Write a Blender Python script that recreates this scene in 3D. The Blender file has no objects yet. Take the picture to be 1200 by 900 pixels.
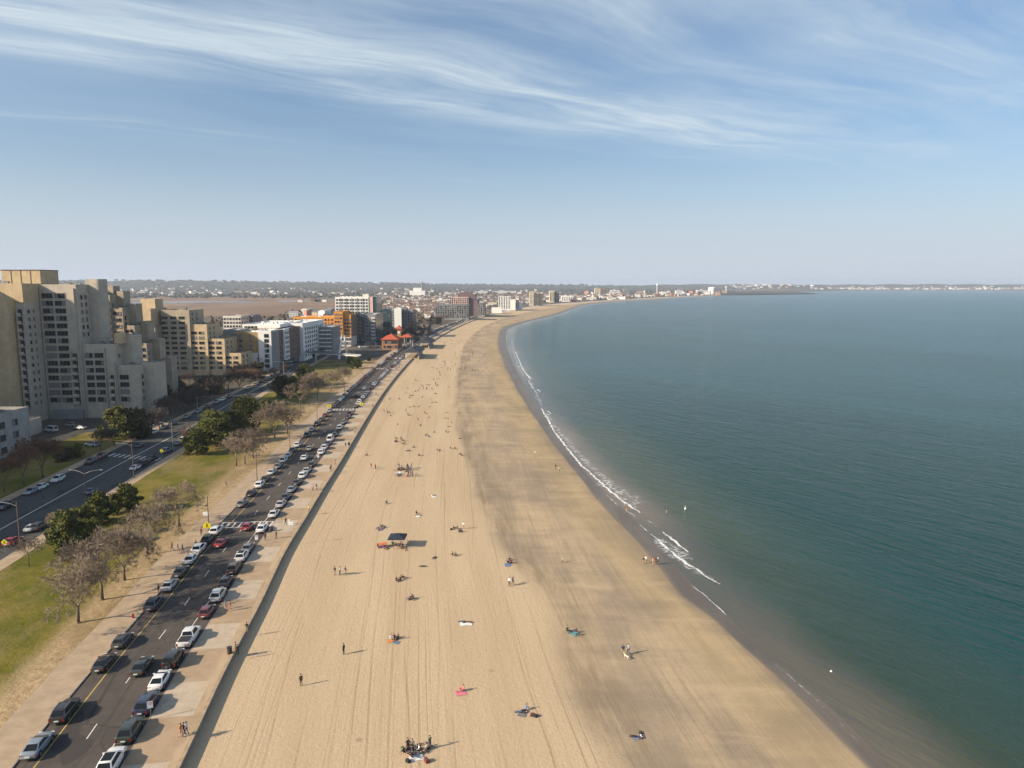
import bpy, bmesh, math, random
import numpy as np
from mathutils import Vector, Matrix
R = math.radians
scene = bpy.context.scene
COL = scene.collection
rng = random.Random(11)

# ------------------------------------------------------------------ camera, sky, sun, exposure
F_PX, HOR = 861.0, 334.0                      # focal length and horizon row of the 1200x900 photograph
CAM_H = 53.0                                  # metres above the road
PITCH = math.atan((450 - HOR) / F_PX)
cam_d = bpy.data.cameras.new('camera'); cam = bpy.data.objects.new('camera', cam_d); COL.objects.link(cam)
cam_d.sensor_width = 36.0; cam_d.lens = F_PX / 1200 * 36.0
cam_d.clip_start = 1.0; cam_d.clip_end = 60000
cam.location = (0, 0, CAM_H); cam.rotation_euler = (R(90) - PITCH, 0, 0)
scene.camera = cam

SUN_EL = R(27.0)
SUN_AZ = math.atan2(-0.905, -0.425)             # compass-like angle: atan2(x, y) of the direction TO the sun
to_sun = Vector((math.sin(SUN_AZ) * math.cos(SUN_EL), math.cos(SUN_AZ) * math.cos(SUN_EL), math.sin(SUN_EL)))
sun_d = bpy.data.lights.new('sun', 'SUN'); sun = bpy.data.objects.new('sun', sun_d); COL.objects.link(sun)
sun_d.energy = 4.0; sun_d.angle = R(0.53); sun_d.color = (1.0, 0.845, 0.645)
sun.rotation_euler = to_sun.to_track_quat('Z', 'Y').to_euler()
sun.location = (-200, -80, 120)

scene.view_settings.view_transform = 'Standard'
scene.view_settings.look = 'None'
scene.view_settings.exposure = 0.92
scene.view_settings.gamma = 1.0
scene.cycles.max_bounces = 5
scene.cycles.diffuse_bounces = 2
scene.cycles.glossy_bounces = 2
scene.cycles.transmission_bounces = 2
scene.cycles.volume_bounces = 0
scene.cycles.use_adaptive_sampling = True
scene.cycles.adaptive_threshold = 0.02
scene.cycles.use_denoising = True
scene.cycles.caustics_reflective = False
scene.cycles.caustics_refractive = False

# ------------------------------------------------------------------ node helper
class NT:
    def __init__(self, tree):
        self.t = tree; self.n = tree.nodes; self.l = tree.links
    def add(self, typ, **kw):
        nd = self.n.new(typ)
        for k, v in kw.items(): setattr(nd, k, v)
        return nd
    def put(self, sock, v):
        if hasattr(v, 'is_linked') or hasattr(v, 'links'): self.l.new(v, sock)
        elif v is not None:
            if isinstance(v, (tuple, list)) and len(v) == 3 and sock.type == 'RGBA': v = (*v, 1)
            sock.default_value = v
    def math(self, op, a, b=None, c=None, clamp=False):
        nd = self.add('ShaderNodeMath', operation=op); nd.use_clamp = clamp
        self.put(nd.inputs[0], a); self.put(nd.inputs[1], b); self.put(nd.inputs[2], c)
        return nd.outputs[0]
    def mix(self, f, a, b, mode='MIX'):
        nd = self.add('ShaderNodeMix', data_type='RGBA', blend_type=mode)
        self.put(nd.inputs[0], f); self.put(nd.inputs[6], a); self.put(nd.inputs[7], b)
        return nd.outputs[2]
    def ramp(self, v, lo, hi, a=0.0, b=1.0, smooth=True):
        nd = self.add('ShaderNodeMapRange'); nd.interpolation_type = 'SMOOTHSTEP' if smooth else 'LINEAR'
        self.put(nd.inputs[0], v)
        for i, q in zip((1, 2, 3, 4), (lo, hi, a, b)): self.put(nd.inputs[i], q)
        return nd.outputs[0]
    def noise(self, vec, scale=1.0, detail=3.0, rough=0.55, dist=0.0):
        nd = self.add('ShaderNodeTexNoise'); self.put(nd.inputs['Vector'], vec)
        nd.inputs['Scale'].default_value = scale; nd.inputs['Detail'].default_value = detail
        nd.inputs['Roughness'].default_value = rough; nd.inputs['Distortion'].default_value = dist
        return nd.outputs[0]
    def mapping(self, vec, scale=(1, 1, 1), rot=(0, 0, 0), loc=(0, 0, 0)):
        nd = self.add('ShaderNodeMapping'); self.put(nd.inputs[0], vec)
        nd.inputs['Location'].default_value = loc; nd.inputs['Rotation'].default_value = rot; nd.inputs['Scale'].default_value = scale
        return nd.outputs[0]
    def uv(self, layer):
        return self.add('ShaderNodeUVMap', uv_map=layer).outputs[0]
    def pos(self):
        return self.add('ShaderNodeNewGeometry').outputs['Position']
    def xyz(self, v):
        nd = self.add('ShaderNodeSeparateXYZ'); self.put(nd.inputs[0], v); return nd.outputs
    def bump(self, h, strength=0.3, dist=0.1):
        nd = self.add('ShaderNodeBump'); self.put(nd.inputs['Height'], h)
        nd.inputs['Strength'].default_value = strength; nd.inputs['Distance'].default_value = dist
        return nd.outputs[0]

def new_mat(name):
    m = bpy.data.materials.new(name); m.use_nodes = True
    nt = NT(m.node_tree); b = m.node_tree.nodes['Principled BSDF']
    return m, nt, b

_mats = {}
def mat(name, col, rough=0.8, var=0.12, scale=0.6, metal=0.0, spec=0.4, grime=None):
    """Plain material whose base colour drifts a little with object-space noise."""
    if name in _mats: return _mats[name]
    m, nt, b = new_mat(name)
    co = nt.add('ShaderNodeTexCoord').outputs['Object']
    n = nt.noise(co, scale, 4, 0.6)
    lo = tuple(c * (1 - var) for c in col); hi = tuple(min(1, c * (1 + var)) for c in col)
    c = nt.mix(nt.ramp(n, 0.3, 0.7), lo, hi)
    if grime:
        g = nt.noise(nt.mapping(co, (0.9, 0.9, 0.12)), 1.0, 4, 0.7)
        c = nt.mix(nt.ramp(g, 0.52, 0.75, 0, 0.55), c, grime)
    nt.put(b.inputs['Base Color'], c)
    b.inputs['Roughness'].default_value = rough; b.inputs['Metallic'].default_value = metal
    b.inputs['Specular IOR Level'].default_value = spec
    _mats[name] = m
    return m

def glass_mat(name, col=(0.015, 0.02, 0.025), rough=0.08):
    if name in _mats: return _mats[name]
    m, nt, b = new_mat(name)
    nt.put(b.inputs['Base Color'], (*col, 1)); b.inputs['Roughness'].default_value = rough
    b.inputs['Specular IOR Level'].default_value = 0.6
    _mats[name] = m
    return m

def tint_mat(name, rough=0.8, metal=0.0, coat=0.0, mul=1.0):
    """Colour comes from the object's own colour property, so copies may share one mesh."""
    if name in _mats: return _mats[name]
    m, nt, b = new_mat(name)
    oi = nt.add('ShaderNodeObjectInfo')
    co = nt.add('ShaderNodeTexCoord').outputs['Object']
    n = nt.noise(co, 1.3, 3)
    c = nt.mix(nt.ramp(n, 0.3, 0.7, 0.0, 0.16), oi.outputs['Color'], (0.25, 0.22, 0.18))
    nt.put(b.inputs['Base Color'], c)
    b.inputs['Roughness'].default_value = rough; b.inputs['Metallic'].default_value = metal
    b.inputs['Coat Weight'].default_value = coat; b.inputs['Coat Roughness'].default_value = 0.06
    _mats[name] = m
    return m

# ------------------------------------------------------------------ world: Nishita sky with high cirrus
world = bpy.data.worlds.new('World'); scene.world = world; world.use_nodes = True
nt = NT(world.node_tree); bg = world.node_tree.nodes['Background']
sky = nt.add('ShaderNodeTexSky', sky_type='NISHITA'); sky.sun_disc = False
sky.sun_elevation = SUN_EL; sky.sun_rotation = SUN_AZ
sky.altitude = 50; sky.air_density = 1.0; sky.dust_density = 2.2; sky.ozone_density = 1.6
dirv = nt.add('ShaderNodeTexCoord').outputs['Generated']
dx, dy, dz = nt.xyz(dirv)[:3]
iz = nt.math('DIVIDE', 1.0, nt.math('MAXIMUM', dz, 0.03))
cmb = nt.add('ShaderNodeCombineXYZ'); nt.put(cmb.inputs[0], nt.math('MULTIPLY', dx, iz)); nt.put(cmb.inputs[1], nt.math('MULTIPLY', dy, iz))
plane = cmb.outputs[0]
px_, py_ = nt.xyz(plane)[:2]
ANG = R(35.5)
warp = nt.noise(plane, 0.55, 2, 0.5)
cc = nt.math('ADD', nt.math('ADD', nt.math('MULTIPLY', px_, -math.sin(ANG)), nt.math('MULTIPLY', py_, math.cos(ANG))), nt.math('MULTIPLY', nt.math('SUBTRACT', warp, 0.5), 0.9))
al = nt.math('ADD', nt.math('MULTIPLY', px_, math.cos(ANG)), nt.math('MULTIPLY', py_, math.sin(ANG)))
cv = nt.add('ShaderNodeCombineXYZ'); nt.put(cv.inputs[0], al); nt.put(cv.inputs[1], cc)
streak = nt.noise(nt.mapping(cv.outputs[0], (0.42, 2.3, 1), loc=(3.1, 0.4, 0)), 1.0, 7, 0.62, 0.35)
soft = nt.noise(nt.mapping(cv.outputs[0], (0.5, 0.9, 1), loc=(7.7, 2.2, 0)), 1.0, 5, 0.6, 0.4)
band = nt.math('SUBTRACT', 1.0, nt.math('ABSOLUTE', nt.math('DIVIDE', nt.math('SUBTRACT', cc, 3.3), 0.75)), clamp=True)
wide = nt.math('MULTIPLY', nt.ramp(cc, 0.4, 1.6), nt.ramp(cc, 4.6, 3.6))
d1 = nt.math('MULTIPLY', nt.ramp(streak, 0.36, 0.72), nt.math('ADD', nt.math('MULTIPLY', band, 0.85), nt.math('MULTIPLY', wide, 0.35)))
d2 = nt.math('MULTIPLY', nt.ramp(soft, 0.40, 0.78), nt.math('ADD', nt.math('MULTIPLY', wide, 0.62), nt.math('MULTIPLY', band, 0.2)))
far_st = nt.math('MULTIPLY', nt.ramp(streak, 0.54, 0.75, 0, 0.6), nt.math('MULTIPLY', nt.ramp(cc, 4.6, 5.4), nt.ramp(cc, 8.0, 6.4)))
dens = nt.math('ADD', nt.math('ADD', d1, d2), far_st, clamp=True)
dens = nt.math('MULTIPLY', dens, nt.ramp(dz, 0.10, 0.22))
fib = nt.noise(nt.mapping(cv.outputs[0], (1.3, 9.0, 1), loc=(1.2, 5.1, 0)), 1.0, 6, 0.7, 0.5)
dens = nt.math('MULTIPLY', dens, nt.ramp(fib, 0.28, 0.68, 0.58, 0.78))
thin = nt.noise(nt.mapping(cv.outputs[0], (0.30, 0.55, 1), loc=(2.2, 9.1, 0)), 1.0, 5, 0.6, 0.3)
dens = nt.math('ADD', dens, nt.math('MULTIPLY', nt.ramp(thin, 0.28, 0.72, 0.05, 0.30), nt.ramp(dz, 0.10, 0.26)), clamp=True)
CLOUD = (6.35, 6.05, 5.75)
skyc = nt.mix(dens, sky.outputs[0], CLOUD)
veil = nt.ramp(dz, 0.235, -0.04, 0.0, 0.92)
skyc = nt.mix(veil, skyc, (6.55, 5.98, 6.05))
skyc = nt.mix(1.0, skyc, (0.84, 1.015, 1.16), 'MULTIPLY')
nt.put(bg.inputs['Color'], skyc)
bg.inputs['Strength'].default_value = 0.066

# ------------------------------------------------------------------ pixel to place (reads off where a thing stands in the photograph)
ST, CT = math.sin(PITCH), math.cos(PITCH)
def at(px, py, z=0.0):
    x = (px - 600) / F_PX; y = (450 - py) / F_PX
    t = (CAM_H - z) / (ST - y * CT)
    return Vector((x * t, t * (CT + y * ST), z))
def x_at(px, Y, z=0.0):
    return (px - 600) / F_PX * (Y * CT + (CAM_H - z) * ST)
def z_at(py, Y):
    k = (450 - py) / F_PX
    return CAM_H + (k * Y * CT - Y * ST) / (CT + k * ST)

# ------------------------------------------------------------------ mesh builder
class MB:
    def __init__(self): self.v = []; self.f = []; self.m = []; self.uv = None
    def face(self, pts, m=0):
        i = len(self.v); self.v += [tuple(p) for p in pts]; self.f.append(tuple(range(i, i + len(pts)))); self.m.append(m)
    def box(self, x0, x1, y0, y1, z0, z1, m=0):
        i = len(self.v)
        self.v += [(x0, y0, z0), (x1, y0, z0), (x1, y1, z0), (x0, y1, z0), (x0, y0, z1), (x1, y0, z1), (x1, y1, z1), (x0, y1, z1)]
        for q in ((0, 3, 2, 1), (4, 5, 6, 7), (0, 1, 5, 4), (1, 2, 6, 5), (2, 3, 7, 6), (3, 0, 4, 7)):
            self.f.append(tuple(i + k for k in q)); self.m.append(m)
        return self
    def prism(self, poly, z0, z1, m=0, mtop=None):
        n = len(poly); i = len(self.v)
        self.v += [(p[0], p[1], z0) for p in poly] + [(p[0], p[1], z1) for p in poly]
        self.f.append(tuple(i + n - 1 - k for k in range(n))); self.m.append(m)
        self.f.append(tuple(i + n + k for k in range(n))); self.m.append(m if mtop is None else mtop)
        for k in range(n):
            k2 = (k + 1) % n
            self.f.append((i + k, i + k2, i + n + k2, i + n + k)); self.m.append(m)
        return self
    def tube(self, p0, p1, r0, r1, n=6, m=0, cap=True):
        p0 = Vector(p0); p1 = Vector(p1); d = (p1 - p0)
        if d.length < 1e-6: return self
        d.normalize(); a = d.orthogonal().normalized(); b = d.cross(a); i = len(self.v)
        for p, r in ((p0, r0), (p1, r1)):
            for k in range(n):
                t = 2 * math.pi * k / n
                self.v.append(tuple(p + a * (math.cos(t) * r) + b * (math.sin(t) * r)))
        for k in range(n):
            k2 = (k + 1) % n
            self.f.append((i + k, i + k2, i + n + k2, i + n + k)); self.m.append(m)
        if cap:
            self.f.append(tuple(i + n - 1 - k for k in range(n))); self.m.append(m)
            self.f.append(tuple(i + n + k for k in range(n))); self.m.append(m)
        return self
    def ball(self, c, rx, ry, rz, nu=8, nv=6, m=0):
        i = len(self.v)
        for a in range(nv + 1):
            th = math.pi * a / nv
            for b in range(nu):
                ph = 2 * math.pi * b / nu
                self.v.append((c[0] + rx * math.sin(th) * math.cos(ph), c[1] + ry * math.sin(th) * math.sin(ph), c[2] + rz * math.cos(th)))
        for a in range(nv):
            for b in range(nu):
                b2 = (b + 1) % nu
                self.f.append((i + a * nu + b, i + (a + 1) * nu + b, i + (a + 1) * nu + b2, i + a * nu + b2)); self.m.append(m)
        return self
    def mesh(self, name, mats, smooth=False):
        me = bpy.data.meshes.new(name); me.from_pydata(self.v, [], self.f)
        for mm in (mats if isinstance(mats, (list, tuple)) else [mats]): me.materials.append(mm)
        me.polygons.foreach_set('material_index', self.m)
        if smooth: me.polygons.foreach_set('use_smooth', [True] * len(self.f))
        me.update(); return me
    def build(self, name, mats, parent=None, smooth=False):
        return link(name, self.mesh(name, mats, smooth), parent)

def link(name, me, parent=None):
    o = bpy.data.objects.new(name, me); COL.objects.link(o)
    if parent is not None: o.parent = parent
    return o
def empty(name, loc=(0, 0, 0), rz=0.0):
    o = bpy.data.objects.new(name, None); COL.objects.link(o); o.location = loc; o.rotation_euler = (0, 0, rz); o.empty_display_size = 0.5
    return o
USED = {}
ORD = ['', 'second', 'third', 'fourth', 'fifth', 'sixth', 'seventh', 'eighth', 'ninth', 'tenth', 'eleventh', 'twelfth', 'thirteenth', 'fourteenth',
       'fifteenth', 'sixteenth', 'seventeenth', 'eighteenth', 'nineteenth', 'twentieth']
def tag(o, label, cat, group=None):
    o['label'] = label; o['category'] = cat
    if group: o['group'] = group
    return o
def structure(o): o['kind'] = 'structure'; return o
def stuff(o): o['kind'] = 'stuff'; return o
KIDS = {}
def copy_tree(o, parent=None):
    """A thing with copies of its parts and sub-parts; the mesh data stay shared."""
    c = o.copy(); COL.objects.link(c)
    if parent is not None: c.parent = parent
    for ch in list(o.children): copy_tree(ch, c)
    return c
def tint(o, col):
    o.color = (*col, 1)
    for ch in o.children: tint(ch, col)
# ------------------------------------------------------------------ the lie of the coast, as curves X(Y) in metres
def curve(pts):
    ys = np.array([p[1] for p in pts], float); xs = np.array([p[0] for p in pts], float)
    d = np.diff(xs) / np.diff(ys); m = np.zeros_like(xs); m[0] = d[0]; m[-1] = d[-1]
    h = np.diff(ys)
    for i in range(1, len(xs) - 1):
        m[i] = (d[i - 1] * h[i] + d[i] * h[i - 1]) / (h[i] + h[i - 1])
    def fn(y):
        if y <= ys[0]: return float(xs[0] + m[0] * (y - ys[0]))
        if y >= ys[-1]: return float(xs[-1] + m[-1] * (y - ys[-1]))
        i = int(np.searchsorted(ys, y) - 1); hh = ys[i + 1] - ys[i]; t = (y - ys[i]) / hh
        return float((2*t**3 - 3*t**2 + 1) * xs[i] + (t**3 - 2*t**2 + t) * hh * m[i] + (-2*t**3 + 3*t**2) * xs[i + 1] + (t**3 - t**2) * hh * m[i + 1])
    return fn
def px_curve(pts, z): return curve([tuple(at(a, b, z)[:2]) for a, b in pts])
wall_x = curve([(-33, 45), (-36.8, 75), (-39.8, 96), (-42.2, 117), (-45.4, 141), (-47.5, 165), (-49.8, 191), (-51.3, 211), (-54.1, 243), (-58.3, 291), (-62.8, 347), (-67.4, 419),
                (-70.5, 482), (-74.5, 600), (-75.5, 680), (-72.5, 850), (-62.0, 1061), (-39, 1304), (4, 1620), (64, 1901), (231, 2364), (365, 2638), (631, 3214), (1080, 3950)])
wet_x = px_curve([(1015, 900), (886, 772), (857, 747), (829, 721), (801, 702), (775, 670), (747, 636), (718, 608), (679, 560), (640, 510), (607, 460), (587, 418), (583, 403), (587, 387), (598, 378), (627, 371), (665, 362), (700, 357)], -2.2)
_we = [tuple(at(a, b, -2.2)[:2]) for a, b in ((1015, 900), (886, 772), (857, 747), (829, 721), (801, 702), (775, 670), (747, 636), (718, 608), (679, 560), (640, 510), (607, 460), (587, 418), (583, 403), (585, 390), (590, 383), (610, 377), (640, 370), (669, 360.8), (684, 356.3), (719, 353))]
wet_x = curve([(_we[0][0] + 3.4, 45)] + _we + [(wall_x(2970) + 62, 2970), (wall_x(3500) + 40, 3500), (wall_x(3900) + 30, 3900)])
_sh = [tuple(at(a, b, -2.6)[:2]) for a, b in ((1032, 900), (962, 827), (914, 786), (880, 758), (848, 724), (813, 690), (780, 657), (757, 628), (731, 600), (706, 578), (664, 532), (632, 482), (607, 438), (595, 410), (593, 398), (597, 385.5), (615, 378.5), (643, 371.6), (671, 362.6), (687, 357.6), (721, 354.1))]
shore_x = curve([(_sh[0][0] + 3, 45)] + _sh + [(wall_x(2970) + 82, 2970), (wall_x(3500) + 55, 3500), (wall_x(3900) + 42, 3900)])
_td = [tuple(at(a, b, -1.4)[:2]) for a, b in ((740, 900), (700, 850), (640, 700), (595, 650), (550, 545), (535, 480), (538, 430), (548, 400))]
tide_x = curve([(_td[0][0] + 4, 45)] + _td + [((wall_x(1073) * .5 + wet_x(1073) * .5), 1073)] + [(wall_x(y) * .5 + wet_x(y) * .5, y) for y in (1573, 2535, 3042, 3900)])

Y_ROWS = [0.0]
while Y_ROWS[-1] < 3900: Y_ROWS.append(Y_ROWS[-1] + max(1.5, min(60, Y_ROWS[-1] * 0.016)))
S_ROWS = [0.0]
for a, b in zip(Y_ROWS, Y_ROWS[1:]): S_ROWS.append(S_ROWS[-1] + math.hypot(b - a, wall_x(b) - wall_x(a)))
S_ROWS = np.array(S_ROWS); Y_ARR = np.array(Y_ROWS)
def wall_pt(s):
    y = float(np.interp(s, S_ROWS, Y_ARR)); return Vector((wall_x(y), y, 0))
def frame(s):
    p = wall_pt(s); t = (wall_pt(s + 1.0) - wall_pt(max(0, s - 1.0))).normalized()
    return p, t, Vector((t.y, -t.x, 0))                     # point on the wall line, direction along the beach, direction to the sea
def place(s, u, z=0.0):
    p, t, n = frame(s); q = p + n * u; q.z = z; return q
def s_of(y): return float(np.interp(y, Y_ARR, S_ROWS))
def heading(s):
    t = frame(s)[1]; return math.atan2(t.y, t.x) - math.pi / 2
def road_pos(px, py, z=0.0):
    """(s, u) of a photographed point on the road side of the beach."""
    q = at(px, py, z); s = s_of(q.y)
    for _ in range(4):
        p, t, n = frame(s); s += (q - p).xy.dot(t.xy)
    p, t, n = frame(s); return s, (q - p).xy.dot(n.xy)

def sheet(name, rows, uvs, m, uv2=None, smooth=True, parent=None):
    """rows: list of equal-length lists of points, joined into one sheet."""
    nr, nc = len(rows), len(rows[0]); v = [tuple(p) for r in rows for p in r]
    f = [(i * nc + j, i * nc + j + 1, (i + 1) * nc + j + 1, (i + 1) * nc + j) for i in range(nr - 1) for j in range(nc - 1)]
    me = bpy.data.meshes.new(name); me.from_pydata(v, [], f)
    for lname, src in (('along', uvs), ('zone', uv2)):
        if src is None: continue
        flat = [q for r in src for q in r]; lay = me.uv_layers.new(name=lname)
        idx = np.empty(len(me.loops), dtype=np.int32); me.loops.foreach_get('vertex_index', idx)
        lay.data.foreach_set('uv', np.array(flat, dtype=np.float32)[idx].ravel())
    me.materials.append(m)
    me.polygons.foreach_set('use_smooth', [smooth] * len(f)); me.update()
    if me.polygons[0].normal.z < 0: me.flip_normals()
    return link(name, me, parent)

def strip(name, u0, u1, s0, s1, z, m, nu=2, step=None, thick=0.0):
    ss = []; s = s0
    while s < s1: ss.append(s); s += step or max(3.0, min(25, s * 0.03))
    ss.append(s1)
    us = np.linspace(u0, u1, nu)
    rows = [[place(s, u, z) for u in us] for s in ss]; uvs = [[(u, s) for u in us] for s in ss]
    if not thick: return sheet(name, rows, uvs, m)
    mb = MB()
    for a, b in zip(ss, ss[1:]):
        q = [place(a, u0, z), place(a, u1, z), place(b, u1, z), place(b, u0, z)]; w = [Vector((p.x, p.y, z - thick)) for p in q]
        mb.face(q); mb.face([w[1], w[2], q[2], q[1]]); mb.face([w[3], w[0], q[0], q[3]])
    return mb.build(name, m)

# ------------------------------------------------------------------ sand
sand_m, nt, b = new_mat('sand')
uv = nt.uv('along'); zone = nt.xyz(nt.uv('zone'))[0]; P = nt.pos()
u_, s_ = nt.xyz(uv)[:2]
wob = nt.noise(nt.mapping(uv, (0.05, 0.02, 1)), 1.0, 4, 0.6)
z2 = nt.math('ADD', zone, nt.math('MULTIPLY', nt.math('SUBTRACT', wob, 0.5), 0.16))
dry = nt.mix(nt.ramp(nt.noise(nt.mapping(uv, (0.12, 0.012, 1)), 1.0, 4, 0.6), 0.3, 0.7), (0.470, 0.350, 0.220), (0.535, 0.408, 0.265))
grain = nt.noise(P, 1.6, 4, 0.7)
dry = nt.mix(nt.ramp(grain, 0.35, 0.75, 0, 0.25), dry, (0.39, 0.275, 0.165))
# rake and tyre lines running along the beach
def lines(freq, lo, hi, seed, bend=0.35):
    w = nt.noise(nt.mapping(uv, (0.02, 0.006, 1), loc=(seed, seed * 2, 0)), 1.0, 2, 0.5)
    uu = nt.math('ADD', u_, nt.math('MULTIPLY', w, 14 * bend))
    c = nt.add('ShaderNodeCombineXYZ'); nt.put(c.inputs[0], uu); nt.put(c.inputs[1], s_)
    return nt.ramp(nt.noise(nt.mapping(c.outputs[0], (freq, 0.006, 1), loc=(seed, 0, 0)), 1.0, 2, 0.6), lo, hi)
l1 = lines(1.1, 0.62, 0.70, 3.3); l2 = lines(2.6, 0.56, 0.70, 9.1); l3 = lines(0.35, 0.66, 0.72, 5.7)
fade = nt.noise(nt.mapping(uv, (0.03, 0.02, 1), loc=(4, 4, 0)), 1.0, 3)
tr = nt.math('ADD', nt.math('ADD', nt.math('MULTIPLY', l1, 0.30), nt.math('MULTIPLY', l2, 0.20)), nt.math('MULTIPLY', l3, 0.26), clamp=True)
for k_, (u0_, sd_) in enumerate(((5.5, 1.0), (7.4, 1.0), (12.6, 4.0), (18.0, 8.0), (19.9, 8.0), (24.5, 12.0), (30.0, 15.0), (31.9, 15.0), (37.5, 19.0), (42.0, 23.0), (43.9, 23.0))):
    w_ = nt.noise(nt.mapping(uv, (0.0, 0.008, 1), loc=(sd_, sd_, 0)), 1.0, 2, 0.5)
    dl = nt.math('ABSOLUTE', nt.math('SUBTRACT', nt.math('ADD', u_, nt.math('MULTIPLY', nt.math('SUBTRACT', w_, .5), 9.0)), u0_))
    on = nt.ramp(nt.noise(nt.mapping(uv, (0.0, 0.013, 1), loc=(sd_ * 3, k_ * 5.5, 0)), 1.0, 3, .6), 0.42, 0.58)
    tr = nt.math('ADD', tr, nt.math('MULTIPLY', nt.math('MULTIPLY', nt.ramp(dl, 0.26, 0.05), on), 0.42), clamp=True)
tr = nt.math('MULTIPLY', tr, nt.ramp(fade, 0.3, 0.6, 0.45, 1.0))
dry = nt.mix(tr, dry, (0.285, 0.195, 0.115))
spot = nt.add('ShaderNodeTexVoronoi'); nt.put(spot.inputs['Vector'], nt.mapping(P, (0.16, 0.16, 1))); spot.inputs['Scale'].default_value = 1.0
sp = nt.math('MULTIPLY', nt.ramp(nt.math('ADD', spot.outputs[0], nt.math('MULTIPLY', grain, .10)), 0.15, 0.09), nt.ramp(nt.noise(P, 0.07, 2), 0.50, 0.62))
dry = nt.mix(nt.math('MULTIPLY', sp, 0.42), dry, (0.20, 0.14, 0.085))
# damp, mottled band seaward of the tide line
mot = nt.noise(nt.mapping(uv, (0.10, 0.022, 1), loc=(2, 8, 0)), 1.0, 5, 0.62, 0.3)
mot2 = nt.noise(nt.mapping(uv, (0.04, 0.05, 1), loc=(12, 3, 0)), 1.0, 4, 0.6)
mot3 = nt.noise(nt.mapping(uv, (0.9, 0.05, 1), loc=(1, 3, 0)), 1.0, 4, 0.65)
damp = nt.mix(nt.ramp(mot, 0.36, 0.64), (0.480, 0.358, 0.225), (0.330, 0.258, 0.178))
damp = nt.mix(nt.ramp(mot2, 0.50, 0.70, 0, 0.75), damp, (0.25, 0.20, 0.15))
damp = nt.mix(nt.ramp(mot3, 0.50, 0.72, 0, 0.34), damp, (0.20, 0.155, 0.10))
mot4 = nt.noise(nt.mapping(uv, (2.8, 0.02, 1), rot=(0, 0, R(1.2)), loc=(6, 3, 0)), 1.0, 3, 0.6)
damp = nt.mix(nt.ramp(mot4, 0.50, 0.68, 0, 0.34), damp, (0.215, 0.160, 0.10))
damp = nt.mix(nt.ramp(mot4, 0.46, 0.30, 0, 0.30), damp, (0.50, 0.38, 0.25))
damp = nt.mix(nt.ramp(grain, 0.40, 0.72, 0, 0.22), damp, (0.22, 0.17, 0.115))
edge_d = nt.math('MULTIPLY', nt.ramp(z2, 1.55, 1.8), nt.ramp(z2, 2.06, 1.9))
damp = nt.mix(nt.math('MULTIPLY', edge_d, 0.32), damp, (0.36, 0.265, 0.125))
iso = nt.noise(nt.mapping(P, (0.05, 0.22, 1)), 1.0, 5, 0.65, 0.2)
damp = nt.mix(nt.ramp(iso, 0.46, 0.70, 0, 0.40), damp, (0.245, 0.195, 0.14))
damp = nt.mix(nt.ramp(iso, 0.46, 0.28, 0, 0.45), damp, (0.50, 0.375, 0.235))
patch = nt.math('MULTIPLY', nt.math('MULTIPLY', nt.ramp(z2, 0.93, 1.02), nt.ramp(z2, 1.32, 1.1)), nt.ramp(nt.noise(nt.mapping(uv, (0.22, 0.035, 1), loc=(31, 7, 0)), 1.0, 4, 0.65), 0.42, 0.62))
damp = nt.mix(nt.math('MULTIPLY', patch, 0.6), damp, (0.22, 0.165, 0.105))
col = nt.mix(nt.ramp(z2, 0.93, 1.04), dry, damp)
wz = nt.math('ADD', zone, nt.math('MULTIPLY', nt.math('SUBTRACT', nt.noise(nt.mapping(uv, (0.10, 0.045, 1), loc=(5, 5, 0)), 1.0, 4), 0.5), 0.22))
wet = nt.ramp(wz, 1.90, 2.22)
wetc = nt.mix(nt.ramp(nt.noise(nt.mapping(uv, (0.2, 0.05, 1)), 1.0, 3), 0.35, 0.65), (0.135, 0.108, 0.080), (0.180, 0.145, 0.108))
col = nt.mix(wet, col, wetc)
nt.put(b.inputs['Base Color'], col)
nt.put(b.inputs['Roughness'], nt.ramp(wet, 0.3, 1.0, 0.95, 0.42))
nt.put(b.inputs['Specular IOR Level'], nt.ramp(wet, 0.2, 1.0, 0.1, 0.28))
hgt = nt.math('ADD', nt.math('MULTIPLY', nt.noise(P, 2.0, 5, 0.72), 0.85), nt.math('MULTIPLY', nt.noise(nt.mapping(uv, (3.2, 0.12, 1)), 1.0, 3), 0.22))
hgt = nt.math('SUBTRACT', hgt, nt.math('MULTIPLY', tr, 0.5))
hgt = nt.math('MULTIPLY', hgt, nt.ramp(z2, 0.9, 1.2, 1.0, 0.35))
hgt = nt.math('MULTIPLY', hgt, nt.ramp(wet, 0.0, 0.8, 1.0, 0.03))
nt.put(b.inputs['Normal'], nt.bump(hgt, 0.5, 0.20))

rows, uvs, zon = [], [], []
ZL = [(-0.05, 0.0), (1, 1.0), (2, 2.0), (3, 3.0), (4, 4.0)]
for y, s in zip(Y_ROWS, S_ROWS):
    ks = [wall_x(y) - 0.1, tide_x(y), wet_x(y), shore_x(y) + 2, shore_x(y) + 90]
    zs = [-0.62, -1.35, -2.15, -2.72, -7.0]
    r, uvr, zr = [], [], []
    for k in range(4):
        n = (10, 9, 6, 3)[k]
        for j in range(n + (k == 3)):
            t = j / n; x = ks[k] + (ks[k + 1] - ks[k]) * t; z = zs[k] + (zs[k + 1] - zs[k]) * t
            r.append((x, y, z)); uvr.append((x - wall_x(y), s)); zr.append((k + t, 0))
    rows.append(r); uvs.append(uvr); zon.append(zr)
structure(sheet('beach', rows, uvs, sand_m, zon))

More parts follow.
